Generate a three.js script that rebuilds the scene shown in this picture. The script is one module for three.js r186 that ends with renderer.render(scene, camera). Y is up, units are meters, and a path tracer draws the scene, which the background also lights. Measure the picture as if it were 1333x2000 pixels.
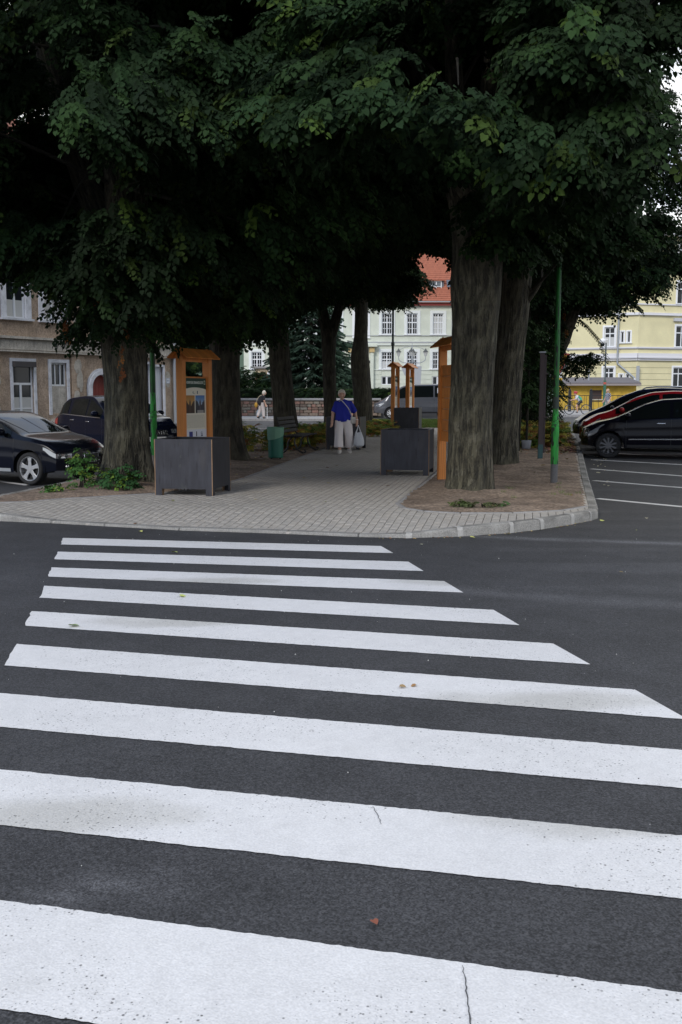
import * as THREE from 'three';
import { mergeGeometries, mergeVertices, toCreasedNormals } from 'three/addons/utils/BufferGeometryUtils.js';
import { RoundedBoxGeometry } from 'three/addons/geometries/RoundedBoxGeometry.js';

// ---------------------------------------------------------------- camera, sky, sun, exposure
const scene = new THREE.Scene();
const camera = new THREE.PerspectiveCamera(54.3, 682 / 1024, 0.1, 3000);
camera.position.set(0, 1.66, 0);
camera.rotation.x = -0.1174;
scene.add(camera);

function mulberry(a) {
  return () => { a |= 0; a = a + 0x6D2B79F5 | 0; let t = Math.imul(a ^ a >>> 15, 1 | a); t = t + Math.imul(t ^ t >>> 7, 61 | t) ^ t; return ((t ^ t >>> 14) >>> 0) / 4294967296; };
}
const HT = new Float32Array(65536); { const r = mulberry(77); for (let i = 0; i < 65536; i++) HT[i] = r(); }
const hsh = (x, y, s = 0) => HT[((x * 73 + y * 6151 + s * 977) ^ (x * y * 31 + y * 17 + s * 131)) & 65535];
// value noise, tiling with period p
function vn(x, y, p = 4096, s = 0) {
  const xi = Math.floor(x), yi = Math.floor(y), fx = x - xi, fy = y - yi, m = (a) => ((a % p) + p) % p;
  const u = fx * fx * (3 - 2 * fx), v = fy * fy * (3 - 2 * fy), x0 = m(xi), x1 = m(xi + 1), y0 = m(yi), y1 = m(yi + 1);
  const a = hsh(x0, y0, s), b = hsh(x1, y0, s), c = hsh(x0, y1, s), d = hsh(x1, y1, s);
  return a + (b - a) * u + (c - a) * v + (a - b - c + d) * u * v;
}
function vn2(x, y, px, py, s = 0) { const xi = Math.floor(x), yi = Math.floor(y), fx = x - xi, fy = y - yi, m = (a, p) => ((a % p) + p) % p, u = fx * fx * (3 - 2 * fx), v = fy * fy * (3 - 2 * fy), a = m(xi, px), b = m(xi + 1, px), c = m(yi, py), d = m(yi + 1, py); return lerp(lerp(hsh(a, c, s), hsh(b, c, s), u), lerp(hsh(a, d, s), hsh(b, d, s), u), v); }
const fbm = (x, y, o = 4, p = 4096, s = 0) => { let t = 0, a = 0.5, n = 0; for (let i = 0; i < o; i++) { t += a * vn(x, y, p, s + i); n += a; x *= 2; y *= 2; p *= 2; a *= 0.5; } return t / n; };
const clamp = (x, a = 0, b = 1) => Math.min(b, Math.max(a, x));
const ss = (a, b, x) => { const t = clamp((x - a) / (b - a)); return t * t * (3 - 2 * t); };
const lerp = (a, b, t) => a + (b - a) * t;

{ // bright broken cloud with pale blue gaps, equirectangular
  const W = 1024, H = 512, D = new Float32Array(W * H * 4);
  const n3 = (x, y, z, s) => { // cheap 3-D noise out of two 2-D slices
    const zi = Math.floor(z), f = z - zi, u = f * f * (3 - 2 * f);
    return lerp(vn(x + zi * 37.3, y + zi * 17.7, 4096, s), vn(x + (zi + 1) * 37.3, y + (zi + 1) * 17.7, 4096, s), u);
  };
  for (let j = 0; j < H; j++) for (let i = 0; i < W; i++) {
    const el = ((j + 0.5) / H - 0.5) * Math.PI, az = ((i + 0.5) / W - 0.5) * 2 * Math.PI;
    const cx = Math.cos(el) * Math.cos(az), cz = Math.cos(el) * Math.sin(az), cy = Math.sin(el);
    const k = 1 / (Math.max(cy, 0) + 0.25), px = cx * k * 1.3 + 40, pz = cz * k * 1.3 + 40;
    let c = 0, a = 0.5, f = 1; for (let o = 0; o < 5; o++) { c += a * n3(px * f, pz * f, k * 0.7 * f, o); a *= 0.5; f *= 2.1; } c /= 0.97;
    const cover = ss(0.33, 0.50, c), thick = ss(0.45, 0.75, c);
    const g = lerp(1.12, 1.0, ss(0, 0.9, cy)) * lerp(1.0, 0.84, thick), hz = ss(0.28, 0.0, cy);
    let r = lerp(0.30, g * 0.985, cover), gg = lerp(0.48, g, cover), b = lerp(0.86, g * 1.0, cover);
    r = lerp(r, 1.05, hz * 0.7); gg = lerp(gg, 1.06, hz * 0.7); b = lerp(b, 1.07, hz * 0.7);
    if (cy < 0) { const t = ss(0, -0.12, cy); r = lerp(r, 0.14, t); gg = lerp(gg, 0.14, t); b = lerp(b, 0.13, t); }
    const q = (j * W + i) * 4; D[q] = r; D[q + 1] = gg; D[q + 2] = b; D[q + 3] = 1;
  }
  const t = new THREE.DataTexture(D, W, H, THREE.RGBAFormat, THREE.FloatType);
  t.mapping = THREE.EquirectangularReflectionMapping; t.magFilter = t.minFilter = THREE.LinearFilter; t.needsUpdate = true;
  scene.background = t; scene.environment = t;
}
const sun = new THREE.DirectionalLight(new THREE.Color(1, 0.96, 0.9), 1.5);
sun.position.set(-42, 58, 52); sun.target.position.set(0, 0, -25); sun.castShadow = true; sun.shadow.radius = 30;
sun.shadow.mapSize.set(2048, 2048);
Object.assign(sun.shadow.camera, { left: -70, right: 70, top: 70, bottom: -70, near: 1, far: 260 });
scene.add(sun, sun.target);
const renderer = new THREE.WebGLRenderer({ antialias: true });
renderer.toneMapping = THREE.LinearToneMapping;
renderer.toneMappingExposure = 1.28;
renderer.shadowMap.enabled = true;

// ---------------------------------------------------------------- naming helpers
const used = new Map();
function numbered(n) { const k = used.get(n) || 0; used.set(n, k + 1); return k ? n + '_' + String(k).padStart(3, '0') : n; }
function tag(o, label, category, group, kind) {
  if (label) o.userData.label = label; if (category) o.userData.category = category;
  if (group) o.userData.group = group; if (kind) o.userData.kind = kind; return o;
}
function base(name, label, category, pos = [0, 0, 0], turn = 0, group) {
  const g = new THREE.Group(); g.name = numbered(name); g.position.set(...pos); g.rotation.y = turn; scene.add(g);
  return tag(g, label, category, group);
}
function shade(m) { m.castShadow = m.receiveShadow = true; return m; }
const V = (x, y, z) => new THREE.Vector3(x, y, z);
function prep(g) { // common attributes so that geometries merge
  let h = g.index ? g.toNonIndexed() : g;
  const n = h.attributes.position.count;
  if (!h.attributes.normal) h.computeVertexNormals();
  if (!h.attributes.uv) h.setAttribute('uv', new THREE.BufferAttribute(new Float32Array(n * 2), 2));
  for (const k of Object.keys(h.attributes)) if (!['position', 'normal', 'uv'].includes(k)) h.deleteAttribute(k);
  return h;
}
function merge(list) { const a = (Array.isArray(list) ? list : [list]); return a.length === 1 ? a[0] : mergeGeometries(a.map(prep), false); }
function part(name, geos, mat, parent) { const m = shade(new THREE.Mesh(merge(geos), mat)); m.name = name; parent.add(m); return m; }
function solo(name, geos, mat, label, category, group, kind) {
  const m = shade(new THREE.Mesh(merge(geos), mat)); m.name = numbered(name); scene.add(m); return tag(m, label, category, group, kind);
}
function sub(name, parent, pos = [0, 0, 0], turn = 0) { const g = new THREE.Group(); g.name = name; g.position.set(...pos); g.rotation.y = turn; parent.add(g); return g; }

// ---------------------------------------------------------------- geometry helpers
function box(w, h, d, x = 0, y = 0, z = 0, ry = 0, rx = 0, rz = 0) { // uv in metres
  const g = new THREE.BoxGeometry(w, h, d), u = g.attributes.uv, s = [[d, h], [d, h], [w, d], [w, d], [w, h], [w, h]];
  for (let f = 0; f < 6; f++) for (let k = 0; k < 4; k++) { const i = f * 4 + k; u.setXY(i, u.getX(i) * s[f][0] + x * 0.7, u.getY(i) * s[f][1] + y + z * 0.3); }
  if (rx) g.rotateX(rx); if (rz) g.rotateZ(rz); if (ry) g.rotateY(ry); g.translate(x, y, z); return g;
}
function rbox(w, h, d, r, x = 0, y = 0, z = 0, ry = 0) { const g = new RoundedBoxGeometry(w, h, d, 2, r); if (ry) g.rotateY(ry); g.translate(x, y, z); return g; }
function cyl(a, b, ra, rb = ra, n = 10) { // between two points
  const A = V(...a), B = V(...b), L = A.distanceTo(B), g = new THREE.CylinderGeometry(rb, ra, L, n);
  g.translate(0, L / 2, 0); g.applyQuaternion(new THREE.Quaternion().setFromUnitVectors(V(0, 1, 0), B.clone().sub(A).normalize())); g.translate(...a); return g;
}
function ball(r, x, y, z, sx = 1, sy = 1, sz = 1, n = 12) { const g = new THREE.SphereGeometry(r, n, Math.max(6, n * 0.7 | 0)); g.scale(sx, sy, sz); g.translate(x, y, z); return g; }
function tube(pts, radii, n = 10, wob) { // tapered tube along points; wob(angle, t, height) multiplies the radius
  const P = pts.map((p) => V(...p)), C = new THREE.CatmullRomCurve3(P), M = Math.max(4, (pts.length - 1) * 5), pos = [], uv = [], idx = [];
  let len = 0, last = null;
  for (let i = 0; i <= M; i++) {
    const t = i / M, c = C.getPoint(t), T = C.getTangent(t), f = t * (pts.length - 1), k = Math.min(pts.length - 2, Math.floor(f)), r = lerp(radii[k], radii[k + 1], f - k);
    if (last) len += c.distanceTo(last); last = c;
    const a = V(0, 0, 1).addScaledVector(T, -T.z).normalize(), b = V().crossVectors(T, a).normalize();
    for (let j = 0; j <= n; j++) {
      const th = j / n * 2 * Math.PI, rr = r * (wob ? wob(th, t, c.y) : 1);
      pos.push(c.x + (b.x * Math.cos(th) + a.x * Math.sin(th)) * rr, c.y + (b.y * Math.cos(th) + a.y * Math.sin(th)) * rr, c.z + (b.z * Math.cos(th) + a.z * Math.sin(th)) * rr);
      uv.push(j / n * Math.max(1, Math.round(2 * Math.PI * radii[0])) , len);
    }
  }
  for (let i = 0; i < M; i++) for (let j = 0; j < n; j++) { const q = i * (n + 1) + j; idx.push(q, q + n + 1, q + 1, q + 1, q + n + 1, q + n + 2); }
  const g = new THREE.BufferGeometry(); g.setAttribute('position', new THREE.Float32BufferAttribute(pos, 3)); g.setAttribute('uv', new THREE.Float32BufferAttribute(uv, 2)); g.setIndex(idx); g.computeVertexNormals();
  const N = g.attributes.normal; // close the seam of the normals
  for (let i = 0; i <= M; i++) { const a = i * (n + 1), b = a + n, v = V(N.getX(a) + N.getX(b), N.getY(a) + N.getY(b), N.getZ(a) + N.getZ(b)).normalize(); N.setXYZ(a, v.x, v.y, v.z); N.setXYZ(b, v.x, v.y, v.z); }
  return g;
}
function lathe(pts, n = 24, x = 0, y = 0, z = 0) { const g = new THREE.LatheGeometry(pts.map((p) => new THREE.Vector2(p[0], p[1])), n); g.translate(x, y, z); return g; }
function flat(pts, depth, bevel = 0) { // extruded outline, from z=0 towards +z
  const s = new THREE.Shape(pts.map((p) => new THREE.Vector2(p[0], p[1])));
  return new THREE.ExtrudeGeometry(s, { depth, bevelEnabled: bevel > 0, bevelSize: bevel, bevelThickness: bevel, bevelSegments: 2, curveSegments: 12 });
}
function gridGeo(nu, nv, fn) { // fn(i/nu, j/nv) -> [x,y,z,u,v]
  const pos = [], uv = [], idx = [];
  for (let j = 0; j <= nv; j++) for (let i = 0; i <= nu; i++) { const p = fn(i / nu, j / nv, i, j); pos.push(p[0], p[1], p[2]); uv.push(p[3] ?? i / nu, p[4] ?? j / nv); }
  for (let j = 0; j < nv; j++) for (let i = 0; i < nu; i++) { const q = j * (nu + 1) + i; idx.push(q, q + 1, q + nu + 1, q + 1, q + nu + 2, q + nu + 1); }
  const g = new THREE.BufferGeometry(); g.setAttribute('position', new THREE.Float32BufferAttribute(pos, 3)); g.setAttribute('uv', new THREE.Float32BufferAttribute(uv, 2)); g.setIndex(idx); g.computeVertexNormals(); return g;
}
const inside = (poly, x, z) => { let c = false; for (let i = 0, j = poly.length - 1; i < poly.length; j = i++) { const [a, b] = poly[i], [p, q] = poly[j]; if ((b > z) !== (q > z) && x < (p - a) * (z - b) / (q - b) + a) c = !c; } return c; };
function sd(poly, x, z) { // signed distance, negative inside
  let m = 1e9; for (let i = 0, j = poly.length - 1; i < poly.length; j = i++) { const [a, b] = poly[j], [p, q] = poly[i], t = clamp(((x - a) * (p - a) + (z - b) * (q - b)) / ((p - a) ** 2 + (q - b) ** 2 + 1e-9)); m = Math.min(m, Math.hypot(x - a - t * (p - a), z - b - t * (q - b))); }
  return inside(poly, x, z) ? -m : m;
}
const lut = (tab, x) => { if (x <= tab[0][0]) return tab[0][1]; for (let i = 1; i < tab.length; i++) if (x <= tab[i][0]) return lerp(tab[i - 1][1], tab[i][1], (x - tab[i - 1][0]) / (tab[i][0] - tab[i - 1][0])); return tab[tab.length - 1][1]; };

// ---------------------------------------------------------------- materials
function tex(size, fn, srgb, h = size) { // fn(x01, y01) -> [r,g,b] 0..1 as stored
  const D = new Uint8Array(size * h * 4);
  for (let j = 0; j < h; j++) for (let i = 0; i < size; i++) { const c = fn(i / size, j / h), q = (j * size + i) * 4; D[q] = clamp(c[0]) * 255; D[q + 1] = clamp(c[1]) * 255; D[q + 2] = clamp(c[2]) * 255; D[q + 3] = 255; }
  const t = new THREE.DataTexture(D, size, h); t.wrapS = t.wrapT = THREE.RepeatWrapping; t.magFilter = t.minFilter = THREE.LinearFilter; if (srgb) t.colorSpace = THREE.SRGBColorSpace; t.needsUpdate = true; return t;
}
function rep(t, a, b = a) { const c = t.clone(); c.repeat.set(a, b); c.needsUpdate = true; return c; }
function M(r, g, b, rough = 0.8, more = {}) { const m = new THREE.MeshStandardMaterial({ roughness: rough, side: THREE.DoubleSide, ...more }); m.color.setRGB(r, g, b); return m; }
function P(r, g, b, rough = 0.5, more = {}) { const m = new THREE.MeshPhysicalMaterial({ roughness: rough, side: THREE.DoubleSide, ...more }); m.color.setRGB(r, g, b); return m; }
const mono = (v) => [v, v, v];

// asphalt: one texture tile is 1.6 m
const aspN = (x, y) => 0.6 * vn(x * 340, y * 340, 340, 1) + 0.32 * vn(x * 170, y * 170, 170, 2) + 0.08 * fbm(x * 24, y * 24, 3, 24, 3);
const asphaltMap = tex(1024, (x, y) => { const n = aspN(x, y), s = vn(x * 420, y * 420, 420, 9); let v = 0.74 + (n - 0.5) * 0.85 + (fbm(x * 6, y * 6, 3, 6, 5) - 0.5) * 0.18; if (s > 0.95) v += 0.42; if (s < 0.06) v -= 0.3; return [v * 0.99, v * 0.99, v * 1.005]; }, true);
const asphaltBump = tex(1024, (x, y) => mono(aspN(x, y)), false);
const asphaltMat = M(0.072, 0.072, 0.0745, 0.82, { map: rep(asphaltMap, 1 / 1.6), bumpMap: rep(asphaltBump, 1 / 1.6), bumpScale: 0.0028, vertexColors: true });
// paint: one tile is 2.3 m, with pin-holes where the stone shows
const holes = []; { const r = mulberry(5); for (let i = 0; i < 9000; i++) { const x = r(), y = r(); if (fbm(x * 5, y * 5, 2, 5, 31) * 1.5 + r() * 0.3 > 0.93) holes.push([x, y, 0.0005 + 0.0014 * r() ** 5, 0.35 + 0.55 * r()]); } }
const paintHole = (() => { const S = 1024, F = new Float32Array(S * S); for (const [x, y, q, k] of holes) { const R = Math.ceil(q * S) + 1; for (let b = -R; b <= R; b++) for (let a = -R; a <= R; a++) { const d = Math.hypot(a, b) / S; if (d < q + 0.0005) { const i = ((Math.floor(y * S) + b + S) % S) * S + (Math.floor(x * S) + a + S) % S; F[i] = Math.max(F[i], k * (1 - ss(q * 0.6, q + 0.0006, d))); } } } return (x, y) => F[Math.floor(y * S) * S + Math.floor(x * S)]; })();
const paintMap = tex(1024, (x, y) => { const n = fbm(x * 40, y * 40, 4, 40, 12), w = fbm(x * 4, y * 4, 4, 4, 13), d = fbm(x * 2 + 9, y * 3, 3, 6, 14); let v = 0.93 + (n - 0.5) * 0.05 + (w - 0.5) * 0.045 + (vn(x * 500, y * 500, 500, 15) - 0.5) * 0.09; const h = paintHole(x, y), dirt = ss(0.60, 0.78, d) * 0.10; v -= dirt; v = lerp(v, 0.30, h); return [v * (1 - dirt * 0.05), v * (1 - dirt * 0.08), v * 1.01 * (1 - dirt * 0.25)]; }, true);
const paintBump = tex(1024, (x, y) => mono(0.5 * vn(x * 420, y * 420, 420, 1) + 0.45 - 0.45 * paintHole(x, y)), false);
const paintMat = M(0.745, 0.73, 0.705, 0.62, { map: rep(paintMap, 1 / 2.3), bumpMap: rep(paintBump, 1 / 2.3), bumpScale: 0.0018 });
const lineMat = M(0.76, 0.75, 0.73, 0.7, { map: rep(paintMap, 1 / 1.1) });
// concrete, soil, bark, stucco, wood, steel
const grain = tex(512, (x, y) => { const v = 0.92 + (vn(x * 200, y * 200, 200, 3) - 0.5) * 0.18 + (fbm(x * 8, y * 8, 4, 8, 4) - 0.5) * 0.26; return mono(v); }, true);
const plaster = tex(512, (x, y) => { const v = 0.955 + (vn(x * 200, y * 200, 200, 5) - 0.5) * 0.06 + (fbm(x * 5, y * 5, 5, 5, 6) - 0.5) * 0.09; return mono(v); }, true);
const grainBump = tex(512, (x, y) => mono(0.6 * vn(x * 200, y * 200, 200, 3) + 0.4 * fbm(x * 20, y * 20, 3, 20, 6)), false);
const concreteMat = M(0.34, 0.33, 0.325, 0.85, { map: rep(grain, 1.6), bumpMap: rep(grainBump, 1.6), bumpScale: 0.003 });
const kerbTex = tex(512, (x, y) => { const d = fbm(x * 6, y * 6, 5, 6, 33), v = 0.88 + (vn(x * 150, y * 150, 150, 3) - 0.5) * 0.22 + (d - 0.5) * 0.34 - 0.12 * ss(0.55, 0.7, fbm(x * 3 + 5, y * 9, 4, 9, 34)); return [v, v * 0.99, v * 0.97]; }, true);
const kerbMat = M(0.33, 0.325, 0.315, 0.88, { map: rep(kerbTex, 0.8), bumpMap: rep(grainBump, 1.1), bumpScale: 0.004 });
const mortarMat = M(0.46, 0.445, 0.42, 0.9, { map: rep(grain, 4) });
const pav = [[0.445, 0.413, 0.372], [0.462, 0.428, 0.386], [0.425, 0.396, 0.358], [0.455, 0.418, 0.372]].map((c) => M(...c, 0.86, { map: rep(grain, 2.3), bumpMap: rep(grainBump, 2.3), bumpScale: 0.002 }));
const pavInst = M(1, 1, 1, 0.86, { map: rep(grain, 2.3), bumpMap: rep(grainBump, 2.3), bumpScale: 0.002 });
const soilMap = tex(1024, (x, y) => { const n = fbm(x * 60, y * 60, 4, 60, 21), w = fbm(x * 7, y * 7, 4, 7, 22), s = vn(x * 260, y * 260, 260, 23); let v = 0.72 + (n - 0.5) * 0.5 + (w - 0.5) * 0.35; if (s > 0.93) v += 0.22; if (s < 0.08) v -= 0.25; return [v, v * (0.965 + 0.03 * w), v * (0.93 + 0.05 * w)]; }, true);
const soilBump = tex(1024, (x, y) => mono(0.6 * fbm(x * 60, y * 60, 4, 60, 21) + 0.4 * vn(x * 160, y * 160, 160, 24)), false);
const soilMat = M(0.50, 0.385, 0.30, 0.95, { map: rep(soilMap, 0.5), bumpMap: rep(soilBump, 0.5), bumpScale: 0.02, vertexColors: true });
const barkH = (x, y) => { let t = 0, a = 0.55, f = 1; for (let o = 0; o < 3; o++) { const wx = x + 0.045 * (vn2(x * 6, y * 5, 6, 5, 41 + o) + 0.5 * vn2(x * 12, y * 11, 12, 11, 45 + o) - 0.75), n = vn2(wx * 26 * f, y * 4 * f, 26 * f, 4 * f, 47 + o); t += a * (1 - Math.abs(n * 2 - 1)) ; a *= 0.5; f *= 2; } return clamp(1.35 * (t / 0.96) - 0.1 + 0.3 * (vn2(x * 90, y * 60, 90, 60, 44) - 0.5)); };
const barkMap = tex(1024, (x, y) => { const h = barkH(x, y), l = fbm(x * 4, y * 4, 4, 4, 45), p = ss(0.55, 0.7, fbm(x * 8, y * 8, 4, 8, 46)) * h; let v = 0.30 + 0.48 * h + (l - 0.5) * 0.26; return [v + p * 0.1, v * (0.97 + 0.06 * l) + p * 0.1, v * (0.86 + 0.05 * l) + p * 0.12]; }, true);
const barkBump = tex(1024, (x, y) => mono(barkH(x, y)), false);
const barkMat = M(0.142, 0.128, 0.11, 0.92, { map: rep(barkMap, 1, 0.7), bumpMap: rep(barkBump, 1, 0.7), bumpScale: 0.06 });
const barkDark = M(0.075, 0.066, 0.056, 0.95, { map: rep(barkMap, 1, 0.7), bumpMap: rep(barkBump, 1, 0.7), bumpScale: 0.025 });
const stuccoMap = tex(1024, (x, y) => { const n = fbm(x * 80, y * 80, 3, 80, 51), w = fbm(x * 5, y * 5, 5, 5, 52), st = fbm(x * 30, y * 3, 3, 30, 53); let v = 0.88 + (n - 0.5) * 0.42 + (w - 0.5) * 0.28 + (st - 0.5) * 0.14; return [v, v * 0.985, v * 0.96]; }, true);
const stuccoBump = tex(512, (x, y) => mono(fbm(x * 70, y * 70, 3, 70, 51)), false);
const woodMap = tex(512, (x, y) => { const wx = x * 1 + 0.05 * fbm(x * 3, y * 2, 3, 12, 61), r = vn(wx * 46, y * 3, 138, 62) * 0.6 + vn(wx * 110, y * 5, 330, 63) * 0.4; const k = 0.90 + (r - 0.5) * 0.4 + (fbm(x * 4, y * 3, 3, 12, 64) - 0.5) * 0.25; return [k, k * 0.96, k * 0.9]; }, true);
const woodMat = M(0.74, 0.29, 0.07, 0.55, { map: rep(woodMap, 3, 1) });
const steelMap = tex(1024, (x, y) => { const s = fbm(x * 22, y * 3, 4, 22, 71), w = fbm(x * 4, y * 4, 4, 4, 72), d = ss(0.66, 0.8, fbm(x * 40, y * 5 + 3, 3, 40, 73)) * 0.35, rust = ss(0.62, 0.74, fbm(x * 7, y * 2, 4, 14, 74)) * 0.5; let v = 0.74 + (s - 0.5) * 0.16 + (w - 0.5) * 0.22 - d * 0.35; return [v + rust * 0.05, v * 0.99 + rust * 0.01, v * 1.03 - rust * 0.05]; }, true);
const steelMat = M(0.078, 0.082, 0.094, 0.45, { metalness: 0.35, map: rep(steelMap, 0.9, 0.9) });
const rustMat = M(0.30, 0.19, 0.11, 0.8, { map: rep(grain, 3) });
const black = M(0.012, 0.012, 0.013, 0.5), rubber = M(0.018, 0.018, 0.019, 0.85), iron = M(0.02, 0.021, 0.022, 0.45, { metalness: 0.3 });
const chrome = M(0.62, 0.62, 0.63, 0.22, { metalness: 0.95 }), silver = M(0.52, 0.53, 0.55, 0.32, { metalness: 0.75 });
const white = M(0.78, 0.78, 0.78, 0.5), greyMetal = M(0.33, 0.35, 0.37, 0.5, { metalness: 0.3 });
const paneMat = P(0.014, 0.017, 0.02, 0.06, { specularIntensity: 0.6 });
const carGlass = P(0.006, 0.008, 0.008, 0.02, { specularIntensity: 0.4 });
const skin = M(0.56, 0.33, 0.235, 0.6), hairGrey = M(0.62, 0.56, 0.48, 0.8);
// ---------------------------------------------------------------- lie of the land (d = metres ahead of the camera, z = -d)
const rise = (d) => 0.009 * Math.min(28, Math.max(0, d - 18) + 0.35 * Math.max(0, 1 - Math.abs(d - 18) / 2));
const leftKerbX = (d) => -5.42 + (d - 15.8) * 0.158;
const dip = (x, d) => -0.12 * ss(0, 1.1, leftKerbX(d) - x) * ss(13.4, 16.5, d) * (1 - ss(30, 40, d));
const roadY = (x, d) => rise(d) + dip(x, d);
const frontTab = [[-5.6, 13.6], [-4.49, 13.04], [-3.76, 12.83], [-1.99, 12.14], [-0.65, 11.83], [0.2, 11.57], [0.79, 11.48], [1.4, 11.61], [2.06, 11.92], [2.49, 12.24], [2.98, 12.73], [3.4, 13.3]];
const frontD = (x) => lut(frontTab, x);
const topDrop = (x, d) => 0.095 * (1 - ss(0.1, 1.7, d - frontD(x))) * ss(-5.1, -3.6, x) * (1 - ss(0.35, 1.9, x));
const topY = (x, d) => 0.12 + rise(d) - topDrop(x, d) - 0.05 * ss(0.6, 0, x - leftKerbX(d)) * ss(14, 16, d);
// the island between the two parking lanes
const outline = [[-4.49, 13.04], [-3.76, 12.83], [-3.0, 12.53], [-1.99, 12.14], [-0.65, 11.83], [0.2, 11.57], [0.79, 11.48], [1.4, 11.61], [2.06, 11.92], [2.49, 12.24], [2.98, 12.73], [3.3, 13.08], [3.47, 13.35], [3.58, 13.8], [4.7, 18.9], [5.98, 24.63], [8.4, 36], [10.4, 46], [8, 47.6], [0.2, 48], [-0.4, 45], [-2.2, 36.2], [-4.1, 24.2], [-5.42, 15.8], [-5.58, 14.8], [-5.45, 13.9], [-5.05, 13.32]];
const soilR = [[3.42, 13.75], [2.96, 13.23], [2.23, 12.94], [1.56, 12.94], [1.11, 13.14], [0.86, 13.5], [0.80, 14.05], [0.95, 14.8], [1.64, 18.35], [3.2, 26.6], [4.9, 36], [5.2, 40], [0.9, 40], [0.6, 44], [0.3, 47.6], [8, 47.2], [10.2, 46], [8.24, 36], [5.83, 24.63], [4.56, 18.9]];
const soilL = [[-5.3, 15.6], [-5.2, 14.8], [-4.9, 14.22], [-4.49, 14.38], [-4.15, 14.72], [-3.61, 15.05], [-2.95, 15.5], [-2.5, 15.95], [-1.95, 17.5], [-1.77, 18.46], [-1.21, 22.12], [-0.37, 27.35], [0.65, 33.5], [0.9, 40], [0.6, 44], [0.3, 47.6], [-0.3, 45], [-2.08, 36.2], [-3.97, 24.2]];
const isPave = (x, d) => inside(outline, x, d) && !inside(soilR, x, d) && !inside(soilL, x, d);

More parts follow.
